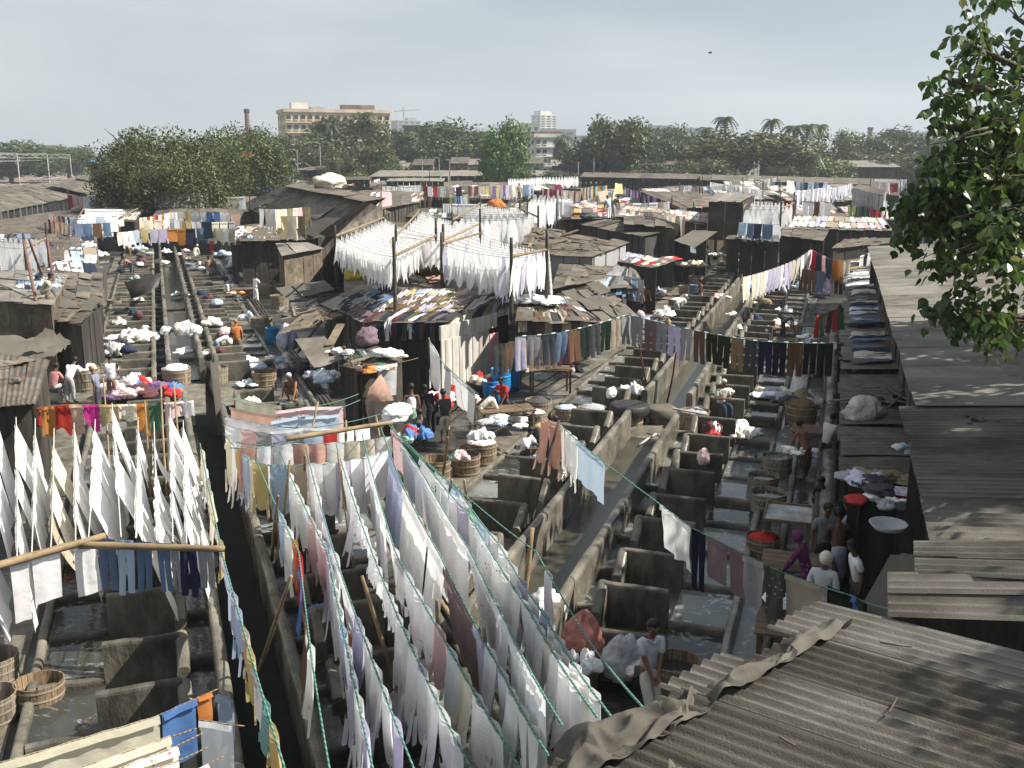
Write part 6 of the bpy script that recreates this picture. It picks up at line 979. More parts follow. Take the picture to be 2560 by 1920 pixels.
heap((300, 1775, .5), .35, .3, [(.2, .15, .16)], 'mauve wet cloth over the near left kerb', 5); heap((830, 1100, .3), .01, .01, [(.2, .15, .16)], 'x', 0) if False else None
bundle((880, 1650, .5), .28, .5, (.50, .16, .03), 'orange cloth hung on a slab under the fan'); bundle((800, 1560, .3), .3, .3, 'blue', 'blue checked cloth in a basin under the fan'); bundle((1010, 1810, .6), .4, .4, (.25, .24, .24), 'grey cloth draped on a slab under the white sheets')
# ============================================================ background
def big_block(label, p, w, d, h, rz, mat, rows, cols, name='apartment_building', extras=(), wmat='dark_glass', side=2, sill=True):
    root = empty(name, p, label, 'building', None, rz); mb = MB(); mb.box((0, 0, h / 2), (w, d, h)); link('wall', mb.mesh('wall'), M[mat], root)
    ws = MB(); ws.box((0, 0, 0), (w / cols * .55, .3, h / rows * .42)); sme = MB(); sme.box((0, -.12, -h / rows * .25), (w / cols * .7, .6, .25)); wme = ws.mesh('window'); sm = sme.mesh('window_sill')
    for r in range(rows):
        for c in range(cols):
            if R.random() < .08: continue
            o = link('window', wme, M[wmat], root, (-w / 2 + w * (c + .5) / cols, -d / 2 - .02, h * (r + .5) / rows))
            if sill: s = link('window_sill', sm, M[mat], o)
        for c in range(side): link('window', wme, M[wmat], root, (-w / 2 - .02, -d / 2 + d * (c + .5) / side, h * (r + .5) / rows), pi / 2)
        mb = MB(); mb.box((0, -d / 2 - .3, h * r / rows), (w + .3, .6, .35)); link('ledge', mb.mesh('ledge'), M[mat], root)
    mb = MB(); mb.box((0, 0, h + .5), (w + .8, d + .8, 1.0)); link('parapet', mb.mesh('parapet'), M[mat], root)
    for (x, y, ww, dd, hh, m) in extras: mb = MB(); mb.box((x, y, h + 1 + hh / 2), (ww, dd, hh)); link('rooftop_hut', mb.mesh('rooftop_hut'), M[m], root)
    return root
def at(u, D): q = PD(u, HOR, D); return V((q.x, q.y, 0))
def hz(v, D): return PD(1280, v, D).z
D = 330; big_block('long cream apartment building with dark windows behind the left trees', at(838, D), 33, 16, hz(284, D), .36, 'plaster', 7, 15, extras=[(-11, 0, 5, 4, 2.2, 'plaster_white'), (-5, 2, 4, 4, 1.0, 'plaster_grey'), (5, -2, 6, 3, 1.6, 'brick'), (10, -2, 5, 3, 1.6, 'brick')], side=4)
D = 300; big_block('cream three storey building with a flat brown roof right of the bright tree', at(1358, D), 7.6, 8, hz(344, D), .3, 'plaster_white', 5, 4, extras=[(0, 0, 8.4, 8.4, .6, 'brick')])
D = 1100; big_block('white high tower with a stepped top on the skyline', at(1360, D), 22, 16, hz(290, D), .6, 'plaster_white', 20, 3, extras=[(-2, 0, 14, 12, 4, 'plaster_white')], sill=False); big_block('grey tower under construction with a crane on the skyline', at(1016, D), 26, 20, hz(304, D), .5, 'plaster_grey', 14, 4, extras=[(6, 0, 10, 8, 3, 'plaster_grey')], sill=False)
for lab, u, D, w, v, m in (('low grey block left of the bright tree top', 1012, 420, 11, 336, 'soot'), ('pale beige block beside the white tower', 1322, 700, 14, 312, 'plaster_white'), ('hazy grey block right of the white tower', 1392, 1000, 36, 326, 'plaster_grey'), ('far pale tower between the palms', 1640, 1200, 28, 316, 'plaster_grey'), ('far grey block right of the pale tower', 1705, 1200, 40, 322, 'plaster_grey'), ('tiny far building on the left skyline', 125, 900, 20, 366, 'plaster_grey'), ('pale tank building behind the left tree', 540, 360, 3, 344, 'plaster_white'), ('far low block beside the round tree', 1440, 900, 26, 342, 'plaster_grey'), ('white shed roof in the right trees', 2268, 320, 7, 340, 'plaster_white'), ('dark flat building behind the wide tree', 1045, 380, 9, 322, 'soot')):
    big_block(lab, at(u, D), w, 12, hz(v, D), 0, m, 5, 3, sill=False)
mb = MB(); b = at(1016, 1100); zt = hz(300, 1100); mb.tube([b + V((-2, 0, zt)), b + V((-2, 0, zt + 14))], .8, 4); mb.tube([b + V((-12, 0, zt + 9)), b + V((16, 0, zt + 11))], .6, 4); tag(mb.obj('tower_crane', M['plaster_grey']), 'thin tower crane on top of the unfinished tower', 'crane')
for lab, u, D, v, r in (('tall dark brick chimney behind the left trees', 623, 360, 272, .85), ('thin chimney at the end of the railway', 214, 700, 368, 1.6), ('thin dark chimney on the skyline right of the big round tree', 1623, 800, 310, 1.5), ('short brick chimney above the right trees', 2171, 500, 318, 1.2)):
    b = at(u, D); zt = hz(v, D); root = empty('chimney', b, lab, 'chimney'); mb = MB(); mb.lathe([(r * 1.3, 0), (r, zt * .9), (r * .95, zt)], 10); link('shaft', mb.mesh('shaft'), M['brick'], root); mb = MB(); mb.lathe([(r, zt * .94), (r * 1.25, zt * .95), (r * 1.25, zt * .99), (r * .9, zt)], 10); link('rim', mb.mesh('rim'), M['soot'], root)
# street lamps and posts beyond the wall
for lab, u, v0, v1, D, arm in (('street lamp with a long arm before the long building', 744, 376, 412, 190, -14), ('short white street lamp left of the dark shed', 733, 412, 444, 160, 12), ('tall thin pole before the long building', 802, 358, 430, 190, -16), ('tall lamp behind the long pale roof', 1098, 396, 428, 200, -8), ('lamp with a white head left of the bright tree', 1124, 402, 440, 190, -5), ('lone white pole right of the bright tree', 1484, 397, 440, 190, 0), ('left of two white posts at the right', 1884, 404, 442, 180, 0), ('right of two white posts at the right', 1894, 402, 442, 180, 0), ('white post behind the white cone row', 1445, 405, 440, 190, 0), ('lamp behind the mud hut', 1056, 402, 428, 210, -6)):
    b = PD(u, v1, D); t = PD(u, v0, D); root = empty('street_lamp', (b.x, b.y, 0), lab, 'street lamp'); mb = MB(); mb.tube([(0, 0, 0), (0, 0, t.z)], .09, 5); link('post', mb.mesh('post'), M['pole_steel'], root)
    if arm: mb = MB(); e = PD(u + arm, v0 - 3, D); mb.tube([(0, 0, t.z - .1), (e.x - b.x, 0, t.z + .2)], .06, 5); link('arm', mb.mesh('arm'), M['pole_steel'], root); mb = MB(); mb.box((e.x - b.x, 0, t.z + .2), (.8, .3, .16)); link('lamp_head', mb.mesh('lamp_head'), M['plaster_white'], root)
# railway gantries and tracks at the left
TR0 = PD(225, 402, 400); tdir = (V((TR0.x, TR0.y, 0)) - V((-60, 75, 0))).normalized()
tn = V((tdir.y, -tdir.x, 0))
def trk(s, t, z): q = V((-60, 75, 0)) + tdir * t + tn * s; return V((q.x, q.y, z))
mb = MB(); mb.quad(trk(-26, -20, .4), trk(4, -20, .4), trk(4, 340, .4), trk(-26, 340, .4)); tag(mb.obj('railway_bed', M['brick'], org=(0, 0, 0)), kind='structure')
for k, s in enumerate((-3, -4.6, -8, -9.6, -13, -14.6)):
    mb = MB(); n = 20; a, b = trk(s, -10, .5), trk(s, 330, .5); mb.tube([a, b], .09, 4); tag(mb.obj('rail', M['pole_steel']), 'steel rail of the railway at the left, %s from the sheds' % nth(k), 'rail', 'railway rails')
for k, t in enumerate((28, 52, 84, 120, 165, 215)):
    base = trk(-8, t, 0); root = empty('catenary_gantry', base, 'grey lattice gantry over the railway, %s from the front' % nth(k), 'gantry', 'railway gantries'); zt = 8.4 - .002 * t + (.6 if k != 0 else 0)
    for s in (-17, 9):
        q = trk(s - 8 + 4, t, 0) - base; mb = MB(); mb.tube([q, q + V((0, 0, zt))], .15, 4); link('mast', mb.mesh('mast'), M['pole_steel'], root)
    a, b = trk(-21, t, zt) - base, trk(5, t, zt) - base; mb = MB(); n = 14
    for dz in (0, .9): mb.tube([a - V((0, 0, dz)), b - V((0, 0, dz))], .07, 4)
    for i in range(n): mb.tube([a.lerp(b, i / n) - V((0, 0, .9 * (i % 2))), a.lerp(b, (i + 1) / n) - V((0, 0, .9 * ((i + 1) % 2)))], .05, 4)
    link('lattice_beam', mb.mesh('lattice_beam'), M['pole_steel'], root)
for k, s in enumerate((-4, -9, -14)):
    mb = MB(); mb.tube([trk(s, t, 7.0) for t in range(0, 330, 30)], .05, 3); tag(mb.obj('overhead_wire', M['pole_steel']), 'overhead railway wire, %s from the sheds' % nth(k), 'wire', 'overhead railway wires')
# small flag and bird
q = PD(628, 395, 130); mb = MB(); mb.grid(lambda a, b: q + V((-1.2 + 1.3 * a, .15 * sin(6 * a), .8 - 1.4 * b * (1 - .5 * a))), 5, 3); root = empty('flag', (q.x, q.y, 0), 'tattered orange flag on a pole in front of the left tree', 'flag'); mb.obj('cloth', M['cloth'], root, True, None, (.55, .17, .04)); mb = MB(); mb.tube([(q.x - 1.2, q.y, 0), (q.x - 1.2, q.y, q.z + 1)], .07, 5); mb.obj('pole', M['pole_dark'], root)
q = PD(1776, 132, 60); mb = MB(); root = empty('bird', q, 'small dark bird flying in the grey sky', 'bird')
mb.ball((0, 0, 0), (.10, .05, .045), 8, 5); link('body', mb.mesh('body'), M['soot'], root)
for s in (-1, 1): mb = MB(); mb.grid(lambda a, b: (.06 - .12 * b - .04 * a, s * .26 * a, .06 * a * (1 - a) * 4), 3, 2); link('wing', mb.mesh('wing'), M['soot'], root)
# ------------------------------------------------------------ trees
def crown_mesh(seed, n, lobes, leaf, flat=.75, sparse=0.0):
    rng = random.Random(seed); mb = MB(); L = []
    for i in range(lobes):
        a, h = rng.uniform(0, 2 * pi), rng.uniform(-.5, .85); rr = sqrt(max(0, 1 - h * h)) * rng.uniform(.45, .8)
        L.append((V((rr * cos(a), rr * sin(a), h * flat)), rng.uniform(.2, .42)))
    for i in range(n):
        c, r = rng.choice(L); d = V((rng.gauss(0, 1), rng.gauss(0, 1), rng.gauss(0, 1))).normalized(); k = rng.random() ** (.33 + sparse)
        p = c + d * r * k; p.z *= .95; s = leaf * rng.uniform(.6, 1.4)
        e1 = V((rng.gauss(0, 1), rng.gauss(0, 1), rng.gauss(0, .7))).normalized(); e2 = e1.cross(d).normalized() if e1.cross(d).length > .1 else V((0, 0, 1))
        mb.quad(p - e1 * s - e2 * s * .3, p + e2 * s * .55 - e1 * s * .1, p + e1 * s + e2 * s * .1, p - e2 * s * .55)
    return mb.mesh('crown')
CM = [crown_mesh(k, 8000, 40, .044, .75) for k in range(4)] + [crown_mesh(9, 2600, 26, .05, .8, .5)]
CMF = [crown_mesh(40 + k, 17000, 60, .026, .75) for k in range(2)]
def trunk_mesh(seed, limbs=7):
    rng = random.Random(seed); mb = MB(); mb.tube([(0, 0, 0), (.03, .02, .25), (0, 0, .5)], lambda t: .055 - .02 * t, 7)
    for i in range(limbs):
        a = 2 * pi * i / limbs + rng.uniform(-.3, .3); z = rng.uniform(.3, .5); e = V((.38 * cos(a), .38 * sin(a), rng.uniform(.65, .98))); m = V((.16 * cos(a), .16 * sin(a), z + .18))
        mb.tube([(0, 0, z), m, e], lambda t: .028 * (1 - .8 * t), 5)
        for j in range(3): q = m.lerp(e, rng.uniform(.2, .8)); mb.tube([q, q + V((rng.uniform(-.25, .25), rng.uniform(-.25, .25), rng.uniform(.05, .25)))], lambda t: .010 * (1 - .8 * t), 4)
    return mb.mesh('trunk', True)
TM = [trunk_mesh(k) for k in range(3)]
def tree(label, u, vt, w, D, tint=(1, 1, 1), k=None, zb=.12, cat='tree', yw=None, dense=None):
    b = at(u, D); ht = hz(vt, D); r = w / F * D / 2 * 1.28; k = R.randint(0, 3) if k is None else k
    root = empty('tree', b, label, cat, None, R.uniform(0, 6)); ch = ht * (1 - zb)
    link('crown', CMF[k % 2] if D < 160 else CM[k], M['leaf'], root, (0, 0, ht * zb + ch * .5), 0, tint, (r * 1.05, r * 1.05, ch * .62)); link('trunk', TM[k % 3], M['bark'], root, (0, 0, 0), 0, None, (ht * .9 * min(1.2, r / ht * 1.4 + .3), ht * .9 * min(1.2, r / ht * 1.4 + .3), ht * .9))
G1, G2, G3, BR_ = (1, 1, 1), (.8, .95, .8), (1.25, 1.3, .9), (1.25, 1.0, .85)
for a in [('big dense tree at the left whose crown reaches the washing lines', 400, 312, 250, 108, (.95, .95, .8), 0, .03), ('left shoulder of the big left tree mass', 330, 375, 160, 100, (1.05, 1.02, .7), 1, .0), ('low front tree over the rows of shirts', 440, 385, 200, 96, (1.0, 1.0, .7), 2, .02), ('tree behind the orange flag', 610, 318, 190, 140, (1.15, 1.2, .85), 3, .05), ('bushy tree between the flag tree and the big left tree', 530, 345, 150, 125, (1, 1.05, .8), 1, .02), ('far hedge tree at the end of the railway', 290, 385, 90, 260, G2, 0, .0), ('round hazy tree behind the gantries', 168, 362, 110, 330, (.95, .95, .9), 1, .0), ('wide dark tree at the left edge behind the gantries', 20, 352, 200, 300, G2, 2, .0), ('dark tree left of the round hazy tree', -60, 358, 160, 300, G2, 3, .0),
          ('tree before the left end of the long building', 745, 335, 130, 230, G2, 0, .1), ('tall tree covering the middle of the long building', 880, 282, 180, 240, (1.0, 1.0, .85), 1, .1), ('bare brownish tree before the long building', 800, 345, 150, 215, BR_, 4, .1), ('tree at the right end of the long building', 930, 360, 120, 220, (1, .95, .8), 2, .1), ('broad domed tree with a pale bare top', 1140, 308, 190, 260, G2, 3, .1), ('dark tree left of the domed tree', 1050, 330, 130, 250, (.75, .9, .75), 0, .1), ('tree at the right shoulder of the domed tree', 1210, 335, 110, 280, G2, 1, .1), ('bright green tree in the middle of the skyline', 1270, 305, 110, 190, (1.1, 1.75, .75), 2, .05), ('bright green lower half of the middle tree', 1245, 350, 80, 188, (1.0, 1.55, .7), 1, .02),
          ('small dark palm like tree beside the cream building', 1408, 338, 40, 290, (.6, .8, .65), 0, .1), ('tall round tree right of the cream building', 1530, 288, 160, 200, (1, 1.02, .8), 1, .05), ('lower left skirt of the tall round tree', 1480, 355, 120, 205, G1, 0, .02), ('tree at the right shoulder of the round tree', 1620, 335, 130, 230, G2, 2, .05), ('hazy tree behind the far towers', 1690, 320, 150, 300, (.95, 1, .9), 3, .05), ('wide reddish brown tree at the right', 1860, 326, 270, 210, (1.25, .98, .75), 1, .04), ('brown tree under the tall coconut palm', 1770, 345, 150, 230, BR_, 4, .05), ('low brown scrub tree before the long right shed', 1740, 400, 160, 190, (1.1, .98, .75), 0, .0), ('pale feathery tree right of the palms', 2080, 322, 110, 240, (1.15, 1.15, .95), 4, .05), ('dark round tree behind the right huts', 2150, 335, 140, 250, (.8, .9, .75), 2, .05), ('dark tree at the far right skyline', 2270, 325, 160, 270, (.85, .9, .8), 3, .05), ('brown tree in front of the dark right trees', 2210, 380, 160, 230, BR_, 1, .02), ('green scrub below the palms', 2060, 395, 130, 215, G3, 2, .0), ('last tree at the right behind the leaves', 2400, 330, 200, 260, G2, 0, .02), ('hazy tree line left of the round tree', 1010, 350, 110, 320, (.95, .95, .9), 1, .05), ('low bush in front of the wide slanting roof', 890, 432, 70, 165, G3, 2, .0), ('low tree in front of the huts left of the long roof', 850, 395, 90, 190, (.7, .75, .6), 0, .0)]: tree(*a)
for k, (u, vt, D) in enumerate([(700, 420, 170), (1560, 425, 185), (1660, 420, 190), (1830, 425, 185), (1400, 430, 190), (1290, 420, 195), (1960, 418, 200), (2120, 405, 230), (2300, 400, 230), (640, 415, 150), (1200, 415, 215), (980, 415, 215)]): tree('low dark shrub along the far wall, %s planted' % nth(k), u, vt, 90, D, (.8, .85, .7), k % 4, .0, 'shrub')
# coconut palms
def palm_mesh(seed):
    rng = random.Random(seed); mb = MB()
    for i in range(20):
        a = 2 * pi * i / 20 + rng.uniform(-.15, .15); up = rng.uniform(-.3, .9); L = rng.uniform(.85, 1.1)
        def mid(t): return V((cos(a) * L * t * (1 - .12 * t), sin(a) * L * t * (1 - .12 * t), up * t * .8 - .95 * t * t))
        for j in range(9):
            t0, t1 = .1 + j * .1, .1 + (j + .75) * .1; w = .16 * (1 - abs(t0 - .45))
            for s in (-1, 1): n = V((-sin(a), cos(a), -.5)); mb.quad(mid(t0), mid(t1), mid(t1) + n * V((s, s, 1)) * w, mid(t0) + n * V((s, s, 1)) * w)
    return mb.mesh('crown')
PM = [palm_mesh(k) for k in range(2)]
for k, (u, vt, D, lab, s) in enumerate([(1810, 300, 215, 'tall coconut palm standing clear above the right trees', 3.0), (1925, 305, 225, 'coconut palm above the reddish tree', 2.8), (1982, 322, 215, 'first of the close palms at the right', 3.2), (2016, 318, 215, 'second of the close palms at the right', 3.0), (2046, 318, 230, 'third of the close palms at the right', 2.6), (1765, 325, 240, 'dark palm left of the tall coconut palm', 2.6), (925, 288, 240, 'dark palm top over the right end of the long building', 2.8), (827, 318, 235, 'dark palm before the long building', 3.0), (1408, 350, 250, 'palm beside the cream three storey building', 3.0), (2035, 395, 200, 'low palm beside the right huts', 3.0)]):
    b = at(u, D); ht = hz(vt - 4, D); root = empty('palm_tree', b, lab, 'palm tree', None, k); mb = MB(); mb.tube([(0, 0, 0), (.3, 0, ht * .5), (0, 0, ht)], .22, 6); link('trunk', mb.mesh('trunk', True), M['bark'], root); link('crown', PM[k % 2], M['leaf'], root, (0, 0, ht), 0, (.55, .7, .5), (s * 1.1, s * 1.1, s * 1.1))
b = P(1990, 465, 2); pole(b, b + V((-.6, 0, 11)), .16, 'bare dead tree trunk beside the far washing lines', 'bark', None, 'bare_tree', 'tree', False)
# ============================================================ the peepal tree hanging in from the right
LEAF = MB()
hp = [(0, 0), (.30, .12), (.46, .38), (.40, .62), (.18, .86), (0, 1.18), (-.18, .86), (-.40, .62), (-.46, .38), (-.30, .12)]
LEAF.v = [(x, 0.06 * abs(x) * 3 - .12 * y * y, -y) for x, y in hp] + [(0, -.03, -.45)]; LEAF.f = [(10, i, (i + 1) % 10) for i in range(10)]
lme = LEAF.mesh('leaf'); root = empty('peepal_tree', (10.4, 14.2, 0), 'big leafy peepal tree leaning in from the right edge', 'tree')
RR = random.Random(5); bm_ = MB(); tw = MB(); lv = []
trunk = [V((10.4, 14.2, 0)), V((10.2, 13.9, 2.5)), V((9.8, 13.5, 5.0)), V((9.4, 13.2, 7.5)), V((9.3, 13.0, 11))]
bm_.tube(trunk, lambda t: .38 - .22 * t, 9)
def limb(a, pts, r): 
    q = [a] + pts; bm_.tube(q, lambda t: r * (1 - .85 * t) + .008, 6); return q
# blobs of foliage: where they show in the picture, distance, radius, leaves
BL_ = [(2535, 40, 11.5, .6, 380), (2560, 200, 11, .75, 520), (2460, 130, 11.2, .38, 90), (2575, 340, 11.5, .8, 600), (2490, 330, 11.0, .45, 200), (2450, 425, 10.5, .6, 420), (2380, 450, 10.8, .5, 260), (2320, 440, 11, .4, 150), (2540, 470, 10.5, .75, 560), (2470, 535, 10.2, .62, 420), (2400, 545, 10.4, .55, 270), (2330, 525, 10.8, .45, 190), (2275, 560, 11, .38, 120), (2245, 600, 11, .28, 50), (2340, 612, 10.6, .38, 100), (2430, 622, 10, .45, 170), (2540, 600, 10, .55, 300), (2510, 690, 9.6, .42, 140), (2420, 690, 9.7, .33, 65), (2370, 660, 10, .28, 44), (2530, 790, 9.4, .38, 85), (2480, 850, 9.3, .28, 55), (2440, 780, 9.5, .23, 24), (2350, 190, 10.5, .22, 18), (2400, 100, 10.8, .26, 26), (2420, 290, 10.6, .26, 28), (2345, 310, 10.6, .2, 14), (2325, 785, 9.6, .18, 12), (2345, 795, 9.6, .16, 9), (2850, 250, 12, 1.6, 900), (2850, 600, 11.5, 1.5, 900), (2900, -150, 12.5, 2.2, 900), (3000, 100, 13, 2.4, 900)]
for (u, v, D, r, n) in BL_:
    n = int(n * (.4 if n > 250 and u < 2600 else .8))
    c = PD(u, v, D); a = min(trunk, key=lambda t: abs(t.z - c.z + 1.0)); m = a.lerp(c, .5) + V((0, 0, .35)); q = limb(a, [m, c], .07 + r * .03)
    for j in range(max(3, n // 16)):
        d = V((RR.gauss(0, 1), RR.gauss(0, 1), RR.gauss(0, .8))).normalized() * r * RR.uniform(.5, 1.1); s = q[1].lerp(c, RR.uniform(.5, 1)); e = c + d; mid = s.lerp(e, .5) + V((0, 0, .06)); tw.tube([s, mid, e], lambda t: .011 * (1 - .7 * t), 4)
        for i in range(16):
            t = RR.uniform(.3, 1.0); p = mid.lerp(e, (t - .3) / .7) if t > .3 else mid; p = p + V((RR.gauss(0, .09), RR.gauss(0, .09), RR.gauss(0, .07))) * (r / .6 if r > .6 else 1); lv.append((p, j, (Vector((p.x, p.y, p.z - H)).normalized(), r)))
# separate drooping sprays and bare twigs
for pts in [[(2440, 280), (2400, 250), (2330, 225), (2320, 190)], [(2470, 320), (2420, 330), (2370, 365), (2320, 405)], [(2480, 330), (2390, 350), (2325, 362)], [(2440, 700), (2390, 740), (2340, 775), (2300, 770)], [(2460, 740), (2400, 790), (2360, 800)], [(2460, 110), (2430, 200), (2450, 300)], [(2320, 280), (2350, 240), (2400, 240)]]:
    q = [PD(u, v, 10.2) for u, v in pts]; tw.tube(q, lambda t: .016 * (1 - .75 * t), 5)
    for i in range(16):
        t = RR.random(); k = min(len(q) - 2, int(t * (len(q) - 1))); p = q[k].lerp(q[k + 1], RR.random()) + V((RR.gauss(0, .05), RR.gauss(0, .05), -.02)); lv.append((p, 0, (0, .1)))
bm_.obj('trunk', M['bark'], root, True); tw.obj('twigs', M['bark'], root, True)
order = sorted(range(len(lv)), key=lambda i: lv[i][2][1])   # sprays and small outer clumps first
fol = MB(); base = [V(p) for p in LEAF.v]
for c, i in enumerate(order):
    p = lv[i][0]; s = RR.uniform(.075, .12); Rm = Matrix.Rotation(RR.uniform(0, 2 * pi), 4, 'Z') @ Matrix.Rotation(RR.uniform(-.9, .9), 4, 'X') @ Matrix.Rotation(RR.uniform(-.7, .7), 4, 'Y')
    if c < 300:
        o = link('leaf', lme, M['peepal'], root); o.matrix_local = Matrix.Translation(p - root.location) @ Rm @ Matrix.Scale(s, 4)
    else:
        n = len(fol.v); fol.v += [tuple(p + (Rm @ (b * s))) for b in base]; fol.f += [(n + 10, n + k, n + (k + 1) % 10) for k in range(10)]
o = fol.obj('foliage', M['peepal'], root); o['kind'] = 'stuff'
# more of the same row of trees, standing to the right of the view; they throw the dappled shade
for k, (x, y, r, ht) in enumerate([(14.5, 13.5, 3.6, 15), (15.2, 20.5, 4.4, 15), (10.6, 6.6, 2.1, 12)]):
    root = empty('tree', (x, y, 0), 'roadside tree out of view at the right, %s in the row' % nth(k), 'tree', 'roadside trees at the right', k); link('crown', CM[k % 4], M['leaf'], root, (0, 0, ht * .68), 0, (.9, 1, .8), (r, r, ht * .36)); link('trunk', TM[k % 3], M['bark'], root, (0, 0, 0), 0, None, (ht * .8,) * 3)
# ============================================================ people
SK = (.20, .11, .065)
def skin_obj(name, verts, edges, radii, mat, parent, color, root_i=0, sub=1, loc=None):
    me = bpy.data.meshes.new(name); me.from_pydata([tuple(v) for v in verts], edges, []); o = link(name, me, M[mat], parent, loc or (0, 0, 0), 0, color)
    md = o.modifiers.new('skin', 'SKIN'); md.use_smooth_shade = True; md.branch_smoothing = .4
    sv = me.skin_vertices[0].data
    for i, r in enumerate(radii): sv[i].radius = r if isinstance(r, tuple) else (r, r); sv[i].use_root = (i == root_i)
    if sub: s = o.modifiers.new('smooth', 'SUBSURF'); s.levels = sub; s.render_levels = sub
    return o
PEOPLE = []
def person(label, p, face, pose='stand', lean=0.0, top=None, bottom=None, skin=SK, hair='black', reach=None, short=True, h=1.66, detail=False, scarf=None, bot='trousers', vest=False, pat=None, turn=0.0, side=0.0, seat=None):
    p = p if isinstance(p, Vector) else P(*p); k = h / 1.66
    face = radians(face)                     # 0 looks away from the camera, 180 towards it
    hip = {'stand': .86, 'sit': seat or .45, 'squat': .24, 'lean': .80, 'chair': .45}[pose]
    J = {}; J['pel'] = V((0, 0, hip + .03)); up = Matrix.Rotation(-lean, 3, 'X') @ Matrix.Rotation(side, 3, 'Y')
    def U(x, y, z): return J['pel'] + up @ V((x, y, z))
    J['waist'] = U(0, 0, .16); J['chest'] = U(0, .0, .34); J['neck'] = U(0, .0, .53); J['nk2'] = U(0, .015, .60)
    hr = Matrix.Rotation(-lean * .55, 3, 'X') @ Matrix.Rotation(turn, 3, 'Z'); J['head'] = J['nk2'] + hr @ V((0, .03, .10)); J['top'] = J['head'] + hr @ V((0, .0, .09))
    for s, n in ((-1, 'l'), (1, 'r')):
        J['hip' + n] = V((s * .09, 0, hip))
        if pose in ('stand',): J['kn' + n] = V((s * .10, .03, hip * .55)); J['an' + n] = V((s * .10, -.01 + (.06 * s), .08))
        elif pose == 'lean': J['kn' + n] = V((s * .09, .16 + .06 * s, .45)); J['an' + n] = V((s * .08, .30 + .1 * s, .08))
        elif pose in ('sit', 'chair'): J['kn' + n] = V((s * .11, .42, hip + .03)); J['an' + n] = V((s * .11, .44, max(.08, hip - .38)))
        else: J['kn' + n] = V((s * .17, .34, .46)); J['an' + n] = V((s * .13, .10, .07))
        J['to' + n] = J['an' + n] + V((s * .02, .15, -.045)); J['sh' + n] = U(s * .185, 0, .47)
        if reach:
            t = V(reach) if not isinstance(reach[0], tuple) else V(reach[0 if s < 0 else 1]); t = V((t.x if isinstance(reach[0], tuple) else s * abs(t.x), t.y, t.z))
            d = t - J['sh' + n]; L = min(.54, d.length); w = J['sh' + n] + d.normalized() * L; J['wr' + n] = w; mid = J['sh' + n].lerp(w, .52); bend = sqrt(max(0, .075 - (L / 2) ** 2)) if L < .54 else .02
            J['el' + n] = mid + V((s * .6, -.3, -.7)).normalized() * min(.2, bend)
        else: J['el' + n] = U(s * .23, -.03, .20); J['wr' + n] = U(s * .24, .05, -.04)
        dd = (J['wr' + n] - J['el' + n]).normalized(); J['ha' + n] = J['wr' + n] + dd * .06
        J['fi' + n] = J['wr' + n] + dd * .145 + V((0, .01, -.01))
    rad = dict(pel=(.15, .11), waist=(.135, .10), chest=(.155, .11), neck=(.065, .06), nk2=(.052, .052), head=(.085, .10), top=(.062, .075), hip=.085, kn=.058, an=.04, to=.035, sh=.062, el=.042, wr=.028, ha=(.038, .022), fi=(.03, .014))
    if top:
        rad.update(pel=(.12, .085), waist=(.105, .075), chest=(.12, .08), neck=(.055, .05), sh=.048)
    names = ['pel', 'waist', 'chest', 'neck', 'nk2', 'head', 'top']; edges = [(i, i + 1) for i in range(6)]; idx = {n: i for i, n in enumerate(names)}
    for n in 'lr':
        for ch in (('pel', ['hip', 'kn', 'an', 'to']), ('chest', ['sh', 'el', 'wr', 'ha'])):
            pr = ch[0]
            for q in ch[1]: names.append(q + n); idx[q + n] = len(names) - 1; edges.append((idx[pr], idx[q + n])); pr = q + n
    verts = [J[n] * k for n in names]; radii = []
    for n in names:
        r = rad[n[:-1]] if n not in rad else rad[n]; radii.append(tuple(x * k for x in r) if isinstance(r, tuple) else r * k)
    # five fingers on each hand, unequal and slightly curled
    for n, s in (('l', -1), ('r', 1)):
        d = (J['ha' + n] - J['wr' + n]).normalized(); sd = d.cross(V((0, 0, 1))); sd = sd.normalized() if sd.length > .05 else V((1, 0, 0)); dn = sd.cross(d)
        if detail:
            for f, (o, L) in enumerate(((-.03, .055), (-.010, .07), (.010, .068), (.028, .05))):
                a = J['ha' + n] + sd * o + d * .03; b = a + d * L * .55 + dn * .004; c = b + d * L * .4 + dn * .022
                i0 = len(verts); verts += [a * k, b * k, c * k]; radii += [.0105, .0095, .008]; edges += [(idx['ha' + n], i0), (i0, i0 + 1), (i0 + 1, i0 + 2)]
            a = J['ha' + n] - sd * .04 * s - d * .01; b = a - sd * .02 * s + d * .035; i0 = len(verts); verts += [a * k, b * k]; radii += [.012, .009]; edges += [(idx['ha' + n], i0), (i0, i0 + 1)]
        else:
            for o, L in ((-.022, .06), (.0, .075), (.022, .06)):
                i0 = len(verts); verts.append((J['ha' + n] + sd * o + d * L + dn * .015) * k); radii.append(.012); edges.append((idx['ha' + n], i0))
            i0 = len(verts); verts.append((J['ha' + n] - sd * .045 * s + d * .02) * k); radii.append(.012); edges.append((idx['ha' + n], i0))
    body = skin_obj('person', verts, edges, radii, 'skin', None, skin, 0, 1 if not detail else 2, p); body.rotation_euler = (0, 0, face); tag(body, label, 'person')
    def cloth(name, keys, ed, rr, col, mat='cloth_body'): return skin_obj(name, [J[q] * k if isinstance(q, str) else q * k for q in keys], ed, [tuple(x * k for x in r) if isinstance(r, tuple) else r * k for r in rr], pat or 'heap_flat', body, COLS[col] if isinstance(col, str) else col)
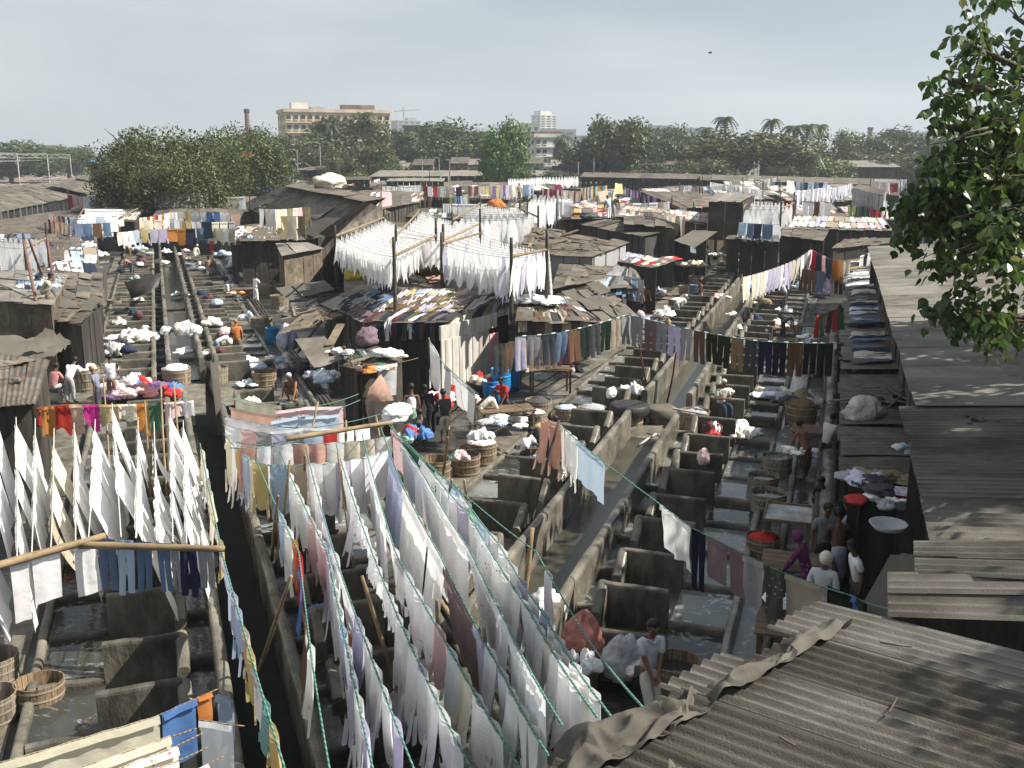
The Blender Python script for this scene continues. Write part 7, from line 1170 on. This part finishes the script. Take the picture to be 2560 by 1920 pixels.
    if top:
        if vest: cloth('vest', ['pel', 'waist', 'chest', U(0, .0, .46)], [(0, 1), (1, 2), (2, 3)], [(.165, .125), (.15, .115), (.17, .125), (.10, .09)], top)
        else:
            m = {n: J['sh' + n].lerp(J['el' + n], .85 if short else 1) for n in 'lr'}; keys = [U(0, 0, -.10), 'waist', 'chest', U(0, 0, .50), 'shl', m['l'], 'shr', m['r']]; ed = [(0, 1), (1, 2), (2, 3), (2, 4), (4, 5), (2, 6), (6, 7)]; rr = [(.175, .135), (.155, .12), (.175, .125), (.085, .08), .08, .066, .08, .066]
            if not short: keys += ['wrl', 'wrr']; ed += [(5, 8), (7, 9)]; rr += [.045, .045]
            cloth('shirt', keys, ed, rr, top)
    if bottom:
        if bot == 'lungi':
            kn = (J['knl'] + J['knr']) / 2; an = (J['anl'] + J['anr']) / 2; e = kn.lerp(an, .55); cloth('lungi', [U(0, 0, .10), 'pel', kn, e], [(0, 1), (1, 2), (2, 3)], [(.15, .115), (.175, .14), (.19, .13), (.185, .13)], bottom)
        else:
            f = .25 if bot == 'shorts' else .93; cloth('trousers' if bot != 'shorts' else 'shorts', [U(0, 0, .08), 'pel', 'hipl', 'knl', J['knl'].lerp(J['anl'], f), 'hipr', 'knr', J['knr'].lerp(J['anr'], f)], [(0, 1), (1, 2), (2, 3), (3, 4), (1, 5), (5, 6), (6, 7)], [(.15, .115), (.165, .13), .105, .082, .075, .105, .082, .075], bottom)
    HR = hr
    if hair:
        mb = MB(); c = J['head'] + HR @ V((0, -.012, .035)); 
        def fn(q): return 1.0 if not (q.y > .25 and q.z < .35) else .72
        mb.ball((0, 0, 0), (.098, .115, .105), 12, 8, fn); mb.v = [tuple((c + HR @ V(q)) * k) for q in mb.v if True]; hc = {'black': (.012, .01, .009), 'white': (.5, .5, .48), 'cap': (.35, .15, .05)}[hair]; link('hair', mb.mesh('hair', True), M['skin'], body, color=hc)
    if scarf:
        mb = MB(); c = J['head']; mb.ball((0, 0, 0), (.115, .13, .13), 12, 8, lambda q: 1.0 if not (q.y > .5 and abs(q.z) < .5) else .75); mb.v = [tuple((c + HR @ V(q)) * k) for q in mb.v]; link('headscarf', mb.mesh('headscarf', True), M['heap_flat'], body, color=COLS[scarf] if isinstance(scarf, str) else scarf)
    if detail:                                # face: nose, brows, eyes, mouth, ears on the head, collar and placket on the shirt
        hc = J['head']
        def bit(name, c, r, col, mat='skin'): mb = MB(); mb.ball((0, 0, 0), r, 8, 6); mb.v = [tuple((hc + HR @ (V(c) + V(q))) * k) for q in mb.v]; link(name, mb.mesh(name, True), M[mat], body, color=col)
        bit('nose', (0, .108, .0), (.016, .022, .026), skin)
        for s in (-1, 1): bit('eye', (s * .033, .094, .022), (.013, .010, .008), (.5, .48, .45)); bit('pupil', (s * .033, .103, .022), (.006, .004, .006), (.01, .01, .01)); bit('eyebrow', (s * .034, .098, .042), (.02, .009, .006), (.01, .01, .01)); bit('ear', (s * .088, .005, .0), (.012, .022, .032), skin)
        bit('mouth', (0, .098, -.045), (.024, .010, .008), (.16, .06, .05)); bit('moustache', (0, .103, -.03), (.028, .009, .008), (.012, .01, .009))
        for s in (-1, 1): mb = MB(); mb.hexa([tuple((U(s * .01, .09, .50) + V(q)) * k) for q in ((0, 0, -.06), (s * .075, -.03, 0), (s * .07, -.05, .0), (0, -.02, -.04))], [tuple((U(s * .01, .11, .52) + V(q)) * k) for q in ((0, 0, -.05), (s * .075, -.03, .01), (s * .07, -.05, .02), (0, -.02, -.02))]); link('collar', mb.mesh('collar'), M['heap_flat'], body, color=COLS[top] if isinstance(top, str) else top)
    return body
obj_colour('heap_flat', bump=.6, bscale=9.0, var=.1)
DKS = (.13, .07, .04)
person('young man in a white short sleeved shirt and pale trousers sitting on the rusty vat', V((P(1600, 1800, 0).x + .12, P(1600, 1800, 0).y + .1, 0)), 196, 'lean', .12, (.62, .62, .66), (.62, .58, .52), (.22, .115, .065), 'black', ((-.02, .28, .72), (.04, .26, .74)), True, 1.68, True)
person('man in a white sleeveless vest and green lungi seen from behind', (1031, 1100, 0), 10, 'stand', .03, 'white', (.20, .33, .24), DKS, 'black', None, True, 1.7, False, None, 'lungi', True)
person('boy in a dark shirt and pale shorts standing at the small table', (1113, 1108, 0), 20, 'stand', .2, (.05, .05, .05), 'beige', DKS, 'black', (.12, .4, .95), False, 1.6, False, None, 'shorts')
person('person in dark clothes bending over the red heap', (1080, 1090, 0), 40, 'stand', .5, 'black', 'black', DKS, 'black', (.15, .5, .6), False, 1.6); person('second dark clothed person crouching behind the boy', (1065, 1110, 0), 60, 'squat', .3, 'charcoal', 'navy', DKS, 'black', (.15, .5, .5), False)
person('man in a red shirt working at the table of wet cloths', (1262, 1065, 0), 150, 'stand', .35, 'red', 'black', DKS, 'black', (.14, .45, .85), True, 1.65)
person('person in a cream kurta bent over the table of wet cloths', (1203, 1085, 0), -70, 'stand', .9, 'cream', 'cream', DKS, 'black', (.15, .6, .7), False, 1.55)
person('man in white with black hair sitting in the near right pens', (1308, 1155, 0), -120, 'squat', .3, 'white', 'charcoal', DKS, 'black', (.15, .5, .5)); person('bent washer in a yellow striped shirt in the near right pens', (1340, 1140, 0), -60, 'stand', 1.35, (.42, .33, .16), 'charcoal', DKS, 'black', (.15, .55, .35), True, 1.55)
person('old bare chested washer with white hair crouching by the left drain', (735, 1000, 0), 170, 'squat', .5, None, 'khaki', (.26, .13, .07), 'white', (.2, .5, .2), True, 1.75, False, None, 'shorts')
person('man with an orange back standing in the far left pens', (594, 895, 0), 10, 'stand', .15, (.50, .17, .05), 'brown', (.4, .16, .06), 'cap', (.2, .4, .6), False, 1.6); person('washer in white and blue bent double in the far left pens', (545, 905, 0), -60, 'stand', 1.2, 'white', 'denim', DKS, 'black', (.15, .6, .3), True, 1.6)
person('man in a pink shirt sitting at the left edge', (135, 1000, .2), -20, 'chair', .35, (.50, .22, .22), 'grey', DKS, 'black', (.1, .5, .5), False); person('washer in a white shirt and grey trousers bending at the left', (178, 1010, 0), -10, 'stand', .7, 'white', 'grey', DKS, 'black', (.15, .55, .6), True, 1.7); person('man in a white shirt and brown trousers with his back turned', (283, 1010, 0), 5, 'stand', .05, 'white', (.22, .15, .10), DKS, 'black', (.15, .35, .95), True, 1.7); person('man in a cap and blue shirt behind the saree rope', (250, 1030, 0), 90, 'stand', .2, (.2, .22, .3), 'charcoal', DKS, 'cap', None, True, 1.55)
person('boy in a pale shirt squatting on the board roof', (107, 748, 3.25), -70, 'squat', .5, (.42, .40, .32), (.30, .29, .25), DKS, 'black', (.12, .45, .12), True, 1.6); person('washer in a dark shirt and white shorts by the left drain', (568, 745, 0), 170, 'stand', .1, 'navy', 'white', DKS, 'black', (.1, .3, 1.0), True, 1.62, False, None, 'shorts'); person('washer all in white standing at the trestle', (640, 757, 0), -40, 'stand', .15, 'white', 'white', DKS, 'black', (.2, .4, .8), True, 1.66)
person('bare backed man in the far left pens', (524, 700, 0), 20, 'stand', .2, None, 'grey', (.26, .13, .07), 'black', (.2, .4, .7), True, 1.6, False, None, 'shorts'); person('woman in a red saree and purple scarf at the end of the left pens', (530, 645, 0), 0, 'stand', .25, 'red', (.35, .04, .04), DKS, None, (.1, .4, .8), False, 1.6, False, 'purple', 'lungi'); person('washer in white bending near the end of the left pens', (487, 660, 0), -30, 'stand', .6, 'cream', 'cream', DKS, 'white', (.15, .5, .6), False, 1.6); person('bare washer beside the light blue heap', (327, 650, 0), 100, 'stand', .6, None, 'brown', (.30, .14, .06), 'black', (.2, .5, .5), True, 1.6, False, None, 'shorts'); person('squatting washer in grey near the slung tarpaulin', (310, 690, 0), 60, 'squat', .5, 'grey', 'charcoal', DKS, 'black', (.2, .5, .3)); person('washer in pink leaning over near the slung tarpaulin', (330, 690, 0), 90, 'stand', .9, (.4, .18, .18), 'denim', DKS, 'black', (.2, .5, .4), True, 1.6)
person('grey clothed washer bent in the dark work bay', (643, 655, 0), -90, 'stand', .9, 'grey', 'charcoal', DKS, 'black', (.15, .5, .5), True, 1.6); person('woman in red standing at the board shack', (710, 695, 0), 180, 'stand', .1, (.3, .04, .04), (.22, .03, .03), DKS, 'black', None, False, 1.6, False, None, 'lungi'); person('man with a white towel at the shack door', (756, 685, 0), 120, 'stand', .2, 'cream', 'charcoal', DKS, 'black', (.1, .4, .8), True, 1.6); person('man in a red shirt at the shack door', (772, 685, 0), 150, 'stand', .1, 'red', 'black', DKS, 'black', None, True, 1.65); person('person in grey bending on the roof beside the yellow sack', (915, 695, 2.9), -80, 'stand', 1.2, 'grey', 'denim', DKS, 'black', (.15, .5, .3), True, 1.6)
person('washer in white sitting in the right pens below the black trousers', (1800, 1045, .3), 200, 'chair', .15, (.55, .52, .48), 'navy', DKS, 'white', (.1, .3, .7), True, 1.65)
person('man in a white shirt wringing at the right table', (2060, 1185, 0), -60, 'stand', .25, (.5, .5, .5), 'black', DKS, 'black', (.2, .45, .85), True, 1.66); person('bare chested man facing the man in the white shirt', (2012, 1200, 0), 30, 'stand', .5, None, (.12, .06, .05), (.17, .08, .05), 'black', (.2, .5, .7), True, 1.62, False, None, 'lungi')
person('woman in a purple flowered saree leaning over the pale table', (2010, 1530, 0), 60, 'stand', .3, (.16, .04, .12), (.14, .035, .11), DKS, None, (.15, .45, .8), False, 1.58, False, (.16, .04, .12), 'lungi', pat='cloth_floral'); person('young man in a grey vest over a shirt at the right', (2052, 1460, 0), 185, 'stand', .08, (.19, .21, .22), 'black', DKS, 'black', None, True, 1.7); person('bare chested man in a pale blue lungi seen from behind', (2090, 1480, 0), 0, 'stand', .25, None, (.34, .38, .45), (.10, .05, .035), 'black', (.15, .4, .8), True, 1.66, False, None, 'lungi'); person('person in a yellow wrap by the low roof', (2118, 1450, 0), 60, 'stand', .1, 'grey', (.30, .26, .03), DKS, 'black', (.2, .4, 1.0), False, 1.66, False, None, 'lungi'); person('man in a long white kurta with his back half turned', (2046, 1610, 0), -30, 'stand', .08, (.55, .57, .60), (.55, .57, .60), DKS, None, None, False, 1.66, False, 'cream', 'lungi'); person('dark crouching figure beside the big tin tray', (2068, 1290, 0), 120, 'squat', .4, 'black', 'black', DKS, 'black', (.1, .4, .5)); person('person in white half hidden by the tan awning', (2136, 1560, 0), 90, 'stand', .2, 'white', 'charcoal', DKS, 'black', None, True, 1.6)
person('bare chested man in a patterned lungi on the far right walkway', (1750, 775, 0), 100, 'stand', .05, None, (.30, .18, .16), (.14, .07, .045), 'black', (.12, .3, .95), True, 1.7, False, None, 'lungi'); person('man in white bending over the far right pens', (1832, 690, 0), -50, 'stand', .9, (.62, .6, .54), 'charcoal', DKS, 'black', (.15, .5, .5), True, 1.6); person('taller man in a cream shirt at the far right pens', (1852, 680, 0), 20, 'stand', .2, (.6, .58, .5), (.6, .58, .5), DKS, 'black', (.15, .4, .8), False, 1.66); person('washer in white beyond the taller man', (1875, 672, 0), 60, 'stand', .4, 'white', 'grey', DKS, 'black', (.15, .45, .7), True, 1.6); person('person in white behind the white bundle on the vats', (1772, 668, 0), 90, 'stand', .2, 'white', 'charcoal', DKS, 'black', (.1, .4, .9), True, 1.62)
person('bent washer in white among the far right slabs', (1690, 800, .1), -60, 'stand', 1.1, 'white', 'grey', DKS, 'white', (.15, .5, .4), True, 1.6); person('washer in a pale blue shirt at the far right slabs', (1962, 770, 0), 60, 'stand', .5, (.42, .45, .5), 'charcoal', DKS, 'black', (.15, .5, .6), True, 1.62); person('washer in dark clothes bent over the far right slabs', (1955, 850, 0), -90, 'stand', 1.0, 'charcoal', 'black', DKS, 'black', (.15, .5, .4), True, 1.62); person('man in a pale yellow shirt at the far right table', (2080, 852, 0), -110, 'stand', .3, (.40, .42, .26), 'charcoal', DKS, 'black', (.15, .45, .8), True, 1.66)
person('man in white by the end of the tarpaulin roof', (1560, 775, .1), -80, 'stand', .2, 'white', 'white', DKS, 'black', (.4, .4, .95), True, 1.62); person('bare chested man by the end of the tarpaulin roof', (1610, 785, 0), -160, 'stand', .2, None, 'black', (.24, .11, .06), 'black', (.2, .4, .8), True, 1.62, False, None, 'shorts')
person('person in olive bending on the roof of red heaps', (1532, 548, 4.2), -60, 'stand', .6, (.14, .13, .06), 'grey', DKS, 'black', (.15, .5, .5), True, 1.7); person('man with a beige shirt seen from behind on a far roof', (1298, 502, 3.9), 0, 'stand', .05, (.45, .40, .30), 'brown', DKS, 'black', None, True, 1.7); person('person in blue and white on the roof of red heaps', (1522, 550, 4.2), 30, 'stand', .3, 'sky', 'white', DKS, 'black', (.15, .4, .8), True, 1.6)
# ============================================================ haze
mb = MB(); mb.box((0, 1150, 70), (2600, 2500, 146)); hz_o = mb.obj('haze', None) if False else link('haze', mb.mesh('haze'), None); hm = bpy.data.materials.new('haze_air'); hm.use_nodes = True; nt = hm.node_tree; nt.nodes.clear()
o_ = nt.nodes.new('ShaderNodeOutputMaterial'); v_ = nt.nodes.new('ShaderNodeVolumePrincipled'); v_.inputs['Color'].default_value = (.80, .88, .95, 1); v_.inputs['Density'].default_value = .0004; v_.inputs['Anisotropy'].default_value = .2; nt.links.new(v_.outputs[0], o_.inputs['Volume'])
hz_o.data.materials.append(hm); hz_o['kind'] = 'stuff'
for k in VAT:
    if k not in _used:
        for c in list(VAT[k].children): bpy.data.objects.remove(c)
        bpy.data.objects.remove(VAT[k])
print('COUNT', COUNT, 'objects', len(bpy.data.objects))

for o in COL.objects:
    if o.get('label') and not 4 <= len(o['label'].split()) <= 16: print('LONG', len(o['label'].split()), o['label'])
